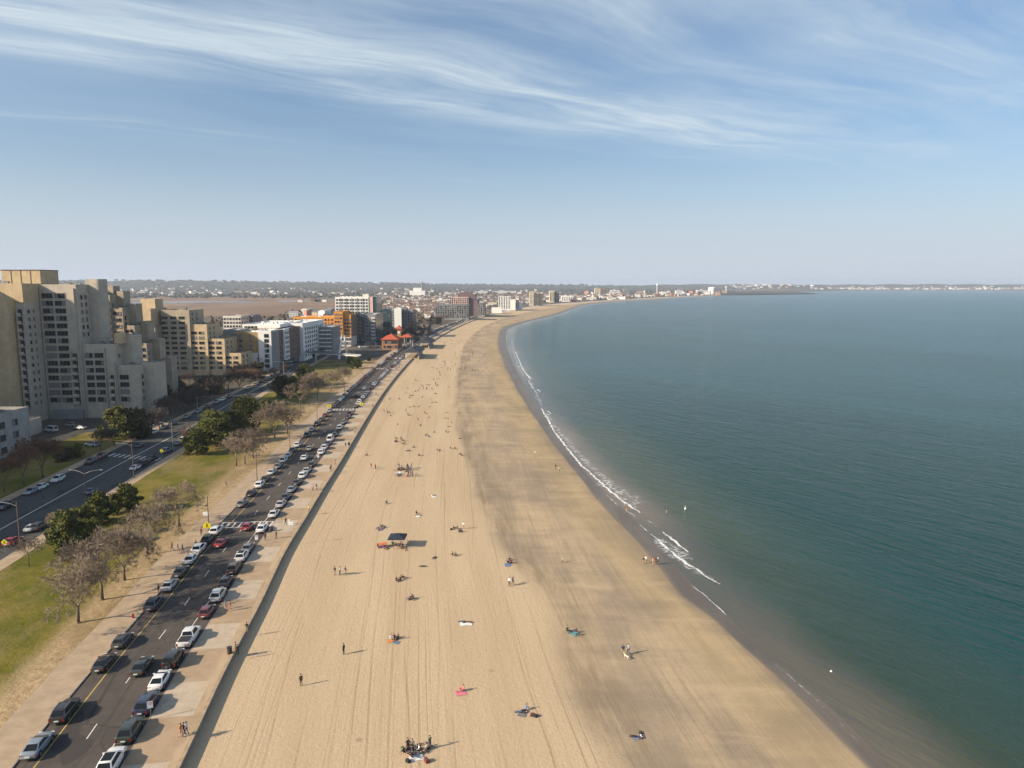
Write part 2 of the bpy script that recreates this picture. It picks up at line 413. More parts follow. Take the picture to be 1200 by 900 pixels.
# ------------------------------------------------------------------ sea
WATER_Z = -2.6
sea_m, nt, b = new_mat('sea_water')
uv = nt.uv('along'); P = nt.pos(); off = nt.xyz(uv)[0]
offw = nt.math('ADD', off, nt.math('MULTIPLY', nt.math('SUBTRACT', nt.noise(nt.mapping(uv, (0.05, 0.02, 1)), 1.0, 3), 0.5), 9))
c = nt.mix(nt.ramp(offw, 3, 15), (0.185, 0.145, 0.105), (0.055, 0.066, 0.032))
c = nt.mix(nt.ramp(offw, 10, 46), c, (0.003, 0.037, 0.030))
c = nt.mix(nt.ramp(offw, 90, 700), c, (0.004, 0.070, 0.080))
Pr = nt.mapping(P, rot=(0, 0, R(57)))
pat = nt.noise(nt.mapping(Pr, (0.004, 0.012, 1)), 1.0, 4, 0.6)
c = nt.mix(nt.ramp(pat, 0.40, 0.66, 0, 0.5), c, (0.003, 0.036, 0.038))
pat2 = nt.noise(nt.mapping(Pr, (0.0011, 0.0042, 1), loc=(4, 1, 0)), 1.0, 5, 0.65, 0.6)
c = nt.mix(nt.ramp(pat2, 0.44, 0.66, 0, 0.45), c, (0.018, 0.088, 0.104))
nt.put(b.inputs['Base Color'], c)
b.inputs['Roughness'].default_value = 0.20; b.inputs['IOR'].default_value = 1.333; b.inputs['Specular IOR Level'].default_value = 0.22
swell = nt.noise(nt.mapping(Pr, (0.028, 0.15, 1)), 1.0, 3, 0.55, 0.6)
chop = nt.noise(nt.mapping(Pr, (0.12, 0.50, 1)), 1.0, 4, 0.62, 0.3)
rip = nt.noise(nt.mapping(Pr, (0.6, 1.8, 1)), 1.0, 3, 0.6)
h = nt.math('ADD', nt.math('MULTIPLY', swell, 0.9), nt.math('ADD', nt.math('MULTIPLY', chop, 1.15), nt.math('MULTIPLY', rip, 0.20)))
h = nt.math('MULTIPLY', h, nt.ramp(off, 0, 40, 0.22, 1.0))
nt.put(b.inputs['Normal'], nt.bump(h, 1.0, 1.05))
OFFS = [-4, 0, 5, 10, 16, 24, 34, 48, 70, 110] + [110 * 1.25 ** k for k in range(1, 23)]
rows, uvs = [], []
for y, s in zip([-120.0, -60.0] + Y_ROWS, [-120.0, -60.0] + list(S_ROWS)):
    x0 = shore_x(max(y, 0))
    rows.append([(x0 + o, y, WATER_Z) for o in OFFS]); uvs.append([(o, s) for o in OFFS])
y0 = Y_ROWS[-1]; x0 = shore_x(y0)
for y in (4600, 5600, 7200, 9500, 14000):
    rows.append([(x0 + 600 + (y - 3900) * .3 + o, y, WATER_Z) for o in OFFS]); uvs.append([(o + 150, y) for o in OFFS])
structure(sheet('sea', rows, uvs, sea_m))

# foam: broken crests and swash, each a thin raised ribbon of froth
foam_m, nt, b = new_mat('foam')
b.inputs['Base Color'].default_value = (0.80, 0.81, 0.80, 1); b.inputs['Roughness'].default_value = 0.9
uv = nt.uv('along'); P = nt.pos()
fu, fs = nt.xyz(uv)[:2]
fa = nt.noise(P, 1.1, 5, 0.7)
edge = nt.math('MULTIPLY', nt.ramp(fu, 0.0, 0.45), nt.ramp(fu, 1.0, 0.5))
brk = nt.noise(nt.mapping(uv, (0.0, 0.10, 1)), 1.0, 4, 0.7)
nt.put(b.inputs['Alpha'], nt.math('MULTIPLY', nt.ramp(nt.math('ADD', nt.math('MULTIPLY', fa, 0.95), nt.math('MULTIPLY', edge, 0.42)), 0.56, 1.02), nt.ramp(brk, 0.36, 0.50, 0.45, 1.0)))
lace_m, nt, b = new_mat('foam_lace')
b.inputs['Base Color'].default_value = (0.74, 0.75, 0.73, 1); b.inputs['Roughness'].default_value = 0.9
uv = nt.uv('along'); P = nt.pos(); fu = nt.xyz(uv)[0]
vor = nt.add('ShaderNodeTexVoronoi', feature='DISTANCE_TO_EDGE'); nt.put(vor.inputs['Vector'], nt.mapping(P, (0.55, 0.9, 1))); vor.inputs['Scale'].default_value = 1.0
fa = nt.math('MULTIPLY', nt.ramp(nt.math('ADD', vor.outputs[0], nt.math('MULTIPLY', nt.noise(P, 1.5, 4, .7), .3)), 0.42, 0.10), nt.ramp(nt.noise(P, 0.35, 3), 0.32, 0.62))
edge = nt.math('MULTIPLY', nt.ramp(fu, 0.0, 0.25), nt.ramp(fu, 1.0, 0.55))
nt.put(b.inputs['Alpha'], nt.math('MULTIPLY', nt.math('MULTIPLY', fa, edge), 0.62))
def ribbon(name, pts, width, m, z=WATER_Z + 0.05, ridge=0.0):
    P0 = [at(a, b_, WATER_Z) for a, b_ in pts]; dense = []
    for a, b_ in zip(P0, P0[1:]):
        n = max(2, int((b_ - a).length / 1.2))
        dense += [a.lerp(b_, k / n) for k in range(n)]
    dense.append(P0[-1]); rows, uvs = [], []; L = 0
    for i, p in enumerate(dense):
        t = (dense[min(i + 1, len(dense) - 1)] - dense[max(i - 1, 0)]).normalized(); n = Vector((t.y, -t.x, 0))
        if n.x < 0: n = -n
        f = min(1, i / 4, (len(dense) - 1 - i) / 4); w = width * (0.35 + 0.65 * f) * (0.75 + 0.5 * rng.random()); jit = rng.uniform(-.18, .18) * width
        if i: L += (p - dense[i - 1]).length
        row, ur = [], []
        for q in (0, .25, .5, .75, 1):
            zz = z + ridge * f * math.sin(math.pi * q)
            e = p + n * (w * (q - 0.5) + jit); row.append((e.x, e.y, zz)); ur.append((q, L))
        rows.append(row); uvs.append(ur)
    return stuff(sheet(name, rows, uvs, m))
ribbon('surf_foam', [(619, 446), (625, 456)], 1.0, foam_m); ribbon('surf_foam', [(627, 464), (636, 476)], 1.1, lace_m)
ribbon('surf_foam', [(634, 478), (641, 490), (650, 507), (664, 524), (681, 546), (699, 561), (716, 577), (733, 590), (750, 601)], 1.45, foam_m, ridge=0.2)
ribbon('surf_foam', [(600, 398), (603, 415), (608, 430), (614, 441)], 2.2, lace_m)
ribbon('surf_foam', [(604, 412), (609, 424), (613, 434), (621, 443)], 1.3, foam_m, ridge=0.15)
ribbon('surf_foam', [(616, 438), (623, 444)], 2.2, foam_m); ribbon('surf_foam', [(629, 456), (633, 459)], 2.2, foam_m); ribbon('surf_foam', [(640, 481), (646, 485)], 1.6, foam_m)
ribbon('surf_foam', [(763, 626), (775, 636), (788, 648), (801, 658), (815, 667), (830, 677), (845, 684.5)], 1.25, foam_m, ridge=0.1)
ribbon('surf_foam', [(777, 623.5), (788, 633), (798, 641), (808, 647)], 1.5, foam_m, ridge=0.35)
ribbon('surf_foam', [(641, 484), (650, 499), (664, 515), (682, 536), (700, 552), (718, 568)], 3.2, lace_m, z=WATER_Z + 0.07)
ribbon('surf_foam', [(768, 632), (782, 646), (800, 659), (822, 674), (842, 684)], 2.4, lace_m, z=WATER_Z + 0.06)
ribbon('surf_foam', [(664, 532), (682, 553), (700, 572), (722, 592), (742, 612)], 0.5, lace_m, z=WATER_Z + 0.06)
ribbon('surf_foam', [(609, 424), (617, 438), (626, 455), (634, 472)], 2.0, lace_m, z=WATER_Z + 0.06)
ribbon('surf_foam', [(759, 610), (766, 614)], 0.9, foam_m); ribbon('surf_foam', [(768, 616), (770, 617.5)], 0.6, foam_m)
ribbon('surf_foam', [(733, 598), (745, 606)], 0.7, foam_m); ribbon('surf_foam', [(708, 578), (727, 595)], 1.0, lace_m)
ribbon('surf_foam', [(750, 615), (759, 623)], 0.8, foam_m)
ribbon('surf_foam', [(706, 562), (722, 574), (738, 584), (746, 596)], 6.5, lace_m, z=WATER_Z + 0.08)
ribbon('surf_foam', [(776, 632), (790, 645), (805, 656), (812, 655)], 5.0, lace_m, z=WATER_Z + 0.08)
ribbon('surf_foam', [(810, 686), (822, 695), (833, 704)], 0.7, foam_m); ribbon('surf_foam', [(833, 704), (848, 717), (851, 721)], 0.6, foam_m)
ribbon('surf_foam', [(840, 720), (858, 738), (878, 757), (895, 772), (912, 785), (930, 799), (960, 826), (990, 858), (1015, 884), (1030, 899)], 0.9, lace_m, z=WATER_Z + 0.14)
ribbon('surf_foam', [(905, 782), (935, 805), (965, 835), (985, 862)], 2.0, lace_m, z=WATER_Z + 0.08)

# ------------------------------------------------------------------ land sheet out to the horizon
land_m, nt, b = new_mat('land')
P = nt.pos(); X_, Y_ = nt.xyz(P)[:2]
n1 = nt.noise(nt.mapping(P, (0.006, 0.003, 1)), 1.0, 5, 0.6); n2 = nt.noise(P, 0.05, 4, 0.6); n3 = nt.noise(nt.mapping(P, (0.0016, 0.0008, 1)), 1.0, 4, 0.6)
near = nt.mix(nt.ramp(n2, 0.35, 0.65), (0.075, 0.068, 0.055), (0.115, 0.098, 0.075))
town = nt.mix(nt.ramp(n1, 0.35, 0.65), (0.115, 0.095, 0.075), (0.165, 0.140, 0.110))
woods = nt.mix(nt.ramp(n3, 0.40, 0.60), (0.052, 0.055, 0.042), (0.105, 0.085, 0.065))
c = nt.mix(nt.ramp(Y_, 480, 800), near, town); c = nt.mix(nt.ramp(Y_, 2600, 3600), c, woods); c = nt.mix(nt.ramp(Y_, 6500, 8000), c, (0.17, 0.15, 0.13))  # farthest land paler: houses and beaches, with haze put into the colour
nt.put(b.inputs['Base Color'], c); b.inputs['Roughness'].default_value = 0.95; b.inputs['Specular IOR Level'].default_value = 0.1
LAND_U = -24.0
rows = []
for y in [-120, -60] + Y_ROWS:
    s = s_of(max(y, 0)); e = wall_x(max(y, 0)) - (20 if y < 1400 else 2)
    rows.append([(e - o, y, -0.06 if i else -0.06) for i, o in enumerate((0, 40, 120, 300, 700, 1600, 4000, 9000))])
for y in (4600, 5600, 7200, 9500, 14000):
    rows.append([(x0 + 560 + (y - 3900) * .3 - o, y, -0.06) for o in (0, 300, 900, 1600, 2600, 4000, 7000, 11000)])
structure(sheet('land', rows, None, land_m))

# ------------------------------------------------------------------ boulevard, kerbs, promenade, sidewalk, strip of grass, avenue behind it
asph_m, nt, b = new_mat('asphalt')
uv = nt.uv('along'); P = nt.pos(); u_, s_ = nt.xyz(uv)[:2]
a1 = nt.noise(P, 0.35, 5, 0.65); a2 = nt.noise(nt.mapping(uv, (1.2, 0.03, 1)), 1.0, 4, 0.6); a3 = nt.noise(P, 9, 3)
c = nt.mix(nt.ramp(a1, 0.3, 0.7), (0.066, 0.055, 0.048), (0.094, 0.079, 0.068))
c = nt.mix(nt.ramp(a2, 0.45, 0.7, 0, 0.5), c, (0.045, 0.040, 0.037))
br = nt.add('ShaderNodeTexVoronoi', feature='DISTANCE_TO_EDGE'); nt.put(br.inputs['Vector'], nt.mapping(uv, (0.22, 0.07, 1))); br.inputs['Scale'].default_value = 1.0
c = nt.mix(nt.ramp(br.outputs[0], 0.012, 0.004, 0, 0.55), c, (0.025, 0.022, 0.02))
pt = nt.noise(nt.mapping(uv, (0.16, 0.055, 1), loc=(3, 17, 0)), 1.0, 1, 0.3)
c = nt.mix(nt.ramp(pt, 0.66, 0.67, 0, 0.7), c, (0.035, 0.032, 0.03))
c = nt.mix(nt.ramp(a3, 0.3, 0.7, 0, 0.25), c, (0.12, 0.10, 0.09))
nt.put(b.inputs['Base Color'], c); b.inputs['Roughness'].default_value = 0.9; b.inputs['Specular IOR Level'].default_value = 0.25
prom_m, nt, b = new_mat('promenade_concrete')
uv = nt.uv('along'); P = nt.pos(); u_, s_ = nt.xyz(uv)[:2]
fr = nt.math('FRACT', nt.math('DIVIDE', nt.math('SUBTRACT', s_, S_ROWS[0] + s_of(85.0)), 17.2))
pan = nt.math('MULTIPLY', nt.ramp(fr, 0.47, 0.475, 1, 0), nt.ramp(u_, -1.35, -1.30, 1, 0))
base = nt.mix(nt.ramp(nt.noise(P, 0.5, 4), 0.3, 0.7), (0.335, 0.238, 0.150), (0.405, 0.292, 0.190))
tone = nt.add('ShaderNodeTexWhiteNoise', noise_dimensions='1D'); nt.put(tone.inputs['W'], nt.math('FLOOR', nt.math('DIVIDE', s_, 4.1)))
lite = nt.mix(nt.ramp(nt.noise(P, 0.6, 5, 0.7), 0.3, 0.7), (0.42, 0.335, 0.245), (0.51, 0.42, 0.32))
lite = nt.mix(nt.math('MULTIPLY', tone.outputs[0], 0.25), lite, (0.34, 0.26, 0.18)); base = nt.mix(nt.math('MULTIPLY', tone.outputs[0], 0.22), base, (0.44, 0.34, 0.23))
c = nt.mix(pan, base, lite)
j = nt.math('FRACT', nt.math('DIVIDE', s_, 2.05)); c = nt.mix(nt.ramp(j, 0.0, 0.03, 0.4, 0), c, (0.2, 0.15, 0.1))
j2 = nt.math('FRACT', nt.math('DIVIDE', u_, 1.7)); c = nt.mix(nt.ramp(j2, 0.0, 0.03, 0.3, 0), c, (0.2, 0.15, 0.1))
st = nt.noise(nt.mapping(uv, (0.5, 0.5, 1), loc=(9, 1, 0)), 1.0, 5, 0.7); c = nt.mix(nt.ramp(st, 0.54, 0.76, 0, 0.5), c, (0.22, 0.165, 0.115))
dr = nt.math('ADD', nt.noise(nt.mapping(uv, (0.35, 0.12, 1), loc=(3, 3, 0)), 1.0, 5, 0.7), nt.ramp(u_, -2.6, -0.4, 0, 0.22)); c = nt.mix(nt.ramp(dr, 0.60, 0.78, 0, 0.75), c, (0.47, 0.35, 0.22))
nt.put(b.inputs['Base Color'], c); b.inputs['Roughness'].default_value = 0.9; b.inputs['Specular IOR Level'].default_value = 0.15
walk_m, nt, b = new_mat('sidewalk_concrete')
uv = nt.uv('along'); P = nt.pos(); u_, s_ = nt.xyz(uv)[:2]
c = nt.mix(nt.ramp(nt.noise(P, 0.45, 5, 0.65), 0.3, 0.7), (0.33, 0.245, 0.165), (0.43, 0.325, 0.225))
j = nt.math('FRACT', nt.math('DIVIDE', s_, 1.8)); c = nt.mix(nt.ramp(j, 0.0, 0.04, 0.3, 0), c, (0.2, 0.15, 0.11))
nt.put(b.inputs['Base Color'], c); b.inputs['Roughness'].default_value = 0.92; b.inputs['Specular IOR Level'].default_value = 0.15
grass_m, nt, b = new_mat('lawn')
uv = nt.uv('along'); P = nt.pos(); u_, s_ = nt.xyz(uv)[:2]
g1 = nt.noise(P, 0.09, 5, 0.65); g2 = nt.noise(P, 0.8, 5, 0.7); g3 = nt.noise(nt.mapping(uv, (0.08, 0.03, 1)), 1.0, 4, 0.6)
gc = nt.mix(nt.ramp(g1, 0.38, 0.64), (0.088, 0.098, 0.010), (0.180, 0.150, 0.024))
gc = nt.mix(nt.ramp(g2, 0.42, 0.72, 0, 0.65), gc, (0.150, 0.108, 0.034))
sandy = nt.mix(nt.ramp(g2, 0.35, 0.7), (0.42, 0.305, 0.175), (0.29, 0.205, 0.11))
edge = nt.math('ADD', u_, nt.math('MULTIPLY', nt.math('SUBTRACT', g3, 0.5), 9.0))
edge = nt.math('ADD', edge, nt.math('MULTIPLY', nt.math('SUBTRACT', g2, 0.5), 4.0))
barren = nt.ramp(s_, 150, 300, 0.0, 3.0)
c = nt.mix(nt.ramp(nt.math('ADD', edge, barren), -31.0, -27.0), gc, sandy)
c = nt.mix(nt.math('MULTIPLY', nt.ramp(g3, 0.44, 0.62), 0.7), c, (0.215, 0.160, 0.072))
c = nt.mix(nt.math('MULTIPLY', nt.ramp(g1, 0.50, 0.66), nt.ramp(s_, 230, 330, 0.15, 0.85)), c, (0.24, 0.17, 0.095))
pth = nt.math('ABSOLUTE', nt.math('SUBTRACT', nt.math('ADD', u_, nt.math('MULTIPLY', s_, 0.22)), -17.0))
nt.put(b.inputs['Base Color'], c); b.inputs['Roughness'].default_value = 0.95; b.inputs['Specular IOR Level'].default_value = 0.1
nt.put(b.inputs['Normal'], nt.bump(g2, 0.8, 0.3))
coping_m = mat('coping_concrete', (0.36, 0.27, 0.175), 0.9, 0.15, 0.8, grime=(0.22, 0.17, 0.12))
wallface_m = mat('sea_wall_concrete', (0.27, 0.235, 0.20), 0.9, 0.15, 0.4, grime=(0.15, 0.13, 0.11))
kerb_m = mat('kerb_granite', (0.26, 0.23, 0.20), 0.9, 0.2, 1.2)
S_END = s_of(1420)
PROM_W, ROAD_W = 6.5, 11.8
U_R, U_L = -PROM_W, -PROM_W - ROAD_W
structure(strip('promenade', U_R + 0.14, -0.4, 0, S_END, 0.13, prom_m, nu=3))
structure(strip('road', U_L, U_R, 0, S_END, 0.0, asph_m, nu=6))
structure(strip('kerb', U_R - 0.02, U_R + 0.15, 0, S_END, 0.136, kerb_m, thick=0.2))
structure(strip('kerb', U_L - 0.15, U_L + 0.02, 0, S_END, 0.136, kerb_m, thick=0.2))
structure(strip('sidewalk', U_L - 5.2, U_L - 0.14, 0, S_END, 0.13, walk_m, nu=3))
# seawall with its coping
mb = MB(); ss = list(np.linspace(0, 400, 130)) + list(np.linspace(410, S_END, 60))
def extr(mb, prof, ss, m):
    for a, b_ in zip(ss, ss[1:]):
        A = [place(a, u, z) for u, z in prof]; B = [place(b_, u, z) for u, z in prof]
        for k in range(len(prof) - 1): mb.face([A[k], A[k + 1], B[k + 1], B[k]][::-1], m)
mbc = MB(); extr(mbc, [(-0.42, 0.10), (-0.42, 0.20), (0.06, 0.20), (0.06, 0.05), (0.0, 0.05)], ss, 0)
extr(mb, [(0.0, 0.05), (0.03, -1.6)], ss, 0)
sw = mb.build('sea_wall', wallface_m); tag(sw, 'long low concrete sea wall holding the promenade above the sand', 'sea wall')
mbc.build('coping', coping_m, sw)

# avenue behind the grass: its edges follow the photograph
ave_r = curve([(-92, 60), (-96, 100), (-99.0, 135), (-101.5, 160), (-103.6, 180), (-106, 205), (-108.6, 240), (-113, 285), (-122, 342), (-128, 404), (-134, 470), (-139, 540), (-143, 620), (-146, 720)])
ave_l = curve([(-116, 60), (-121, 130), (-125, 183), (-129, 235), (-131, 275), (-135, 334), (-139.5, 404), (-147, 470), (-154, 540), (-160, 620), (-165, 720)])
ys = list(np.linspace(60, 720, 90))
def band(name, fa, fb, z, m, n=2, ys=ys):
    rows = []; uvs = []
    for y in ys:
        a, b_ = fa(y), fb(y); rows.append([(a + (b_ - a) * k / (n - 1), y, z) for k in range(n)]); uvs.append([(a + (b_ - a) * k / (n - 1) - wall_x(y), s_of(y)) for k in range(n)])
    return sheet(name, rows, uvs, m)
ave_shade_m = asph_m.copy(); ave_shade_m.name = 'avenue_asphalt_shaded'
bn = ave_shade_m.node_tree.nodes['Principled BSDF']; src_ = bn.inputs['Base Color'].links[0].from_socket; na = NT(ave_shade_m.node_tree); na.put(bn.inputs['Base Color'], na.mix(1.0, src_, (0.78, 0.92, 1.0), 'MULTIPLY'))  # cool multiply puts the buildings' shade into the avenue asphalt
structure(band('avenue', ave_l, ave_r, 0.0, ave_shade_m, 5))
structure(band('avenue_sidewalk', ave_r, lambda y: ave_r(y) + 3.2, 0.13, walk_m))
structure(band('avenue_kerb', lambda y: ave_r(y) - 0.05, lambda y: ave_r(y) + 0.14, 0.137, kerb_m))
structure(band('far_sidewalk', lambda y: ave_l(y) - 3.0, ave_l, 0.12, walk_m))
left_lawn = structure(band('lawn', lambda y: ave_l(y) - 24, lambda y: ave_l(y) - 2.95, 0.06, grass_m, 6, list(np.linspace(60, 262, 40))))
structure(band('park_lawn', lambda y: ave_r(y) + 3.15, lambda y: place(s_of(y), U_L - 5.1).x, 0.10, grass_m, 8, list(np.linspace(50, 520, 110))))
line_w = mat('road_paint_white', (0.62, 0.58, 0.52), 0.8, 0.2, 2.5, grime=(0.3, 0.27, 0.24))
line_y = mat('road_paint_yellow', (0.52, 0.36, 0.10), 0.8, 0.2, 2.5, grime=(0.3, 0.24, 0.14))
structure(strip('road_marking', -8.9, -8.76, 0, S_END, 0.006, line_w))
structure(strip('road_marking', -16.1, -15.95, 0, S_END, 0.006, line_y))
mb = MB(); s = s_of(82.0) - 36.6
for k in range(-5, 60):
    a = s + k * 12.2
    if a < 0: continue
    mb.face([place(a, -12.52, .007), place(a, -12.38, .007), place(a + 3.05, -12.38, .007), place(a + 3.05, -12.52, .007)])
structure(mb.build('road_marking', line_w))
def crossing(s0, s1):
    mb = MB()
    for a in (s0, s1 - 0.35): mb.face([place(a, U_L + .2, .009), place(a, U_R - .2, .009), place(a + .35, U_R - .2, .009), place(a + .35, U_L + .2, .009)])
    n = 8
    for k in range(n + 1):
        u = U_L + .35 + k * (ROAD_W - .9) / n
        mb.face([place(s0 + .36, u, .0095), place(s0 + .36, u + .42, .0095), place(s1 - .36, u + .42, .0095), place(s1 - .36, u, .0095)])
    structure(mb.build('zebra_crossing', line_w))
S_X1 = road_pos(290, 614)[0]; S_X2 = road_pos(405, 480)[0]; S_X3 = road_pos(443, 432)[0]
crossing(S_X1 - 2.4, S_X1 + 1.6); crossing(S_X2 - 2, S_X2 + 2); crossing(S_X3 - 2.5, S_X3 + 2.5)
mid = lambda y: (ave_l(y) * .5 + ave_r(y) * .5)
structure(band('avenue_marking', lambda y: mid(y) - 0.2, lambda y: mid(y) + 0.1, 0.007, line_w))
mb = MB()
for k in range(12):
    q = at(131 + k * 6, 533 + k * 0.6); mb.box(q.x - .3, q.x + .3, q.y - 2, q.y + 2, 0.004, 0.009)
structure(mb.build('zebra_crossing', line_w))
# ------------------------------------------------------------------ buildings
conc = mat('board_concrete', (0.475, 0.415, 0.33), 0.9, 0.10, 0.35, grime=(0.28, 0.245, 0.20))
conc_lit = mat('tan_panel_sunlit', (0.54, 0.41, 0.245), 0.9, 0.10, 0.4, grime=(0.33, 0.25, 0.17))  # sunlit caps and upper walls: warm light is put into this tan
pale = mat('pale_panel', (0.62, 0.57, 0.50), 0.85, 0.08, 0.3)
white = mat('white_panel', (0.78, 0.76, 0.72), 0.8, 0.05, 0.3)
brick = mat('brick_brown', (0.20, 0.125, 0.09), 0.9, 0.18, 0.8)
brick_red = mat('brick_red', (0.42, 0.19, 0.105), 0.9, 0.18, 0.8)
tanwall = mat('tan_render', (0.36, 0.235, 0.105), 0.9, 0.10, 0.4)
orange = mat('orange_panel', (0.60, 0.26, 0.045), 0.8, 0.10, 0.4)
greyw = mat('grey_panel', (0.24, 0.235, 0.235), 0.85, 0.10, 0.4)
pinkw = mat('pink_render', (0.62, 0.43, 0.37), 0.9, 0.08, 0.3)
mauve = mat('mauve_roof', (0.165, 0.115, 0.115), 0.9, 0.12, 0.3)
yellow_tan = mat('yellow_render', (0.62, 0.53, 0.38), 0.9, 0.08, 0.3)
roof_grey = mat('roof_felt', (0.16, 0.15, 0.14), 0.95, 0.2, 0.3)
roof_white = mat('roof_membrane', (0.74, 0.73, 0.72), 0.85, 0.07, 0.15)
roof_red = mat('roof_red_tile', (0.42, 0.085, 0.038), 0.85, 0.15, 0.7)
roof_slate = mat('roof_slate', (0.035, 0.037, 0.043), 0.8, 0.2, 0.7)
metal_dk = mat('metal_dark', (0.05, 0.05, 0.055), 0.5, 0.15, 1.0, metal=0.4)
metal_gy = mat('metal_grey', (0.30, 0.30, 0.30), 0.5, 0.12, 1.0, metal=0.5)
glass = glass_mat('window_glass'); bpy.data.materials['window_glass'].node_tree.nodes['Principled BSDF'].inputs['Specular IOR Level'].default_value = 0.3
glass_t = glass_mat('teal_glass', (0.035, 0.075, 0.085), 0.1)
glass_b = glass_mat('blue_glass', (0.05, 0.075, 0.10), 0.1)
blind = mat('window_blind', (0.20, 0.19, 0.175), 0.8, 0.15, 3)
frame_m = mat('window_frame', (0.20, 0.185, 0.17), 0.7, 0.15, 3)

_win = {}
def window_mesh(w, h, style, gm):
    key = (round(w, 2), round(h, 2), style, gm.name)
    if key in _win: return _win[key]
    mb = MB(); t = 0.09
    for x0, x1, z0, z1 in ((-w/2 - t, w/2 + t, -h/2 - t, -h/2), (-w/2 - t, w/2 + t, h/2, h/2 + t), (-w/2 - t, -w/2, -h/2, h/2), (w/2, w/2 + t, -h/2, h/2)):
        mb.box(x0, x1, -0.16, 0.0, z0, z1, 0)
    mb.box(-w/2 - t - .06, w/2 + t + .06, -0.24, -0.161, -h/2 - t - .05, -h/2 - t + .03, 0)
    n = 1 if w < 1.6 else (2 if w < 3 else 3)
    for k in range(n):
        a = -w/2 + w * k / n; e = a + w / n
        bl = (style == 1 and k == n - 1) or (style == 2 and k == 0) or (style == 3)
        mb.box(a + .03, e - .03, -0.03, -0.005, -h/2, h/2, 2 if bl else 1)
        if k: mb.box(a - .03, a + .03, -0.10, -0.005, -h/2, h/2, 0)
    me = mb.mesh('window', [frame_m, gm, blind]); _win[key] = me
    return me
_bal = {}
def balcony_mesh(w, h):
    key = (round(w, 2), round(h, 2))
    if key in _bal: return _bal[key]
    mb = MB()
    mb.box(-w/2, w/2, -0.05, -0.01, -h/2, h/2 + .3, 2)  # dark back sheet: recess shade put into the colour
    mb.box(-w/2 - .15, w/2 + .15, -1.2, -0.051, -h/2 - .18, -h/2, 0)
    mb.box(-w/2 - .15, w/2 + .15, -1.2, -1.12, -h/2 + .001, -h/2 + 0.95, 0)
    mb.box(-w/2 - .15, -w/2 - .02, -1.119, -0.051, -h/2 + .001, h/2 + .15, 0)
    me = mb.mesh('balcony', [conc, glass, metal_dk]); _bal[key] = me
    return me

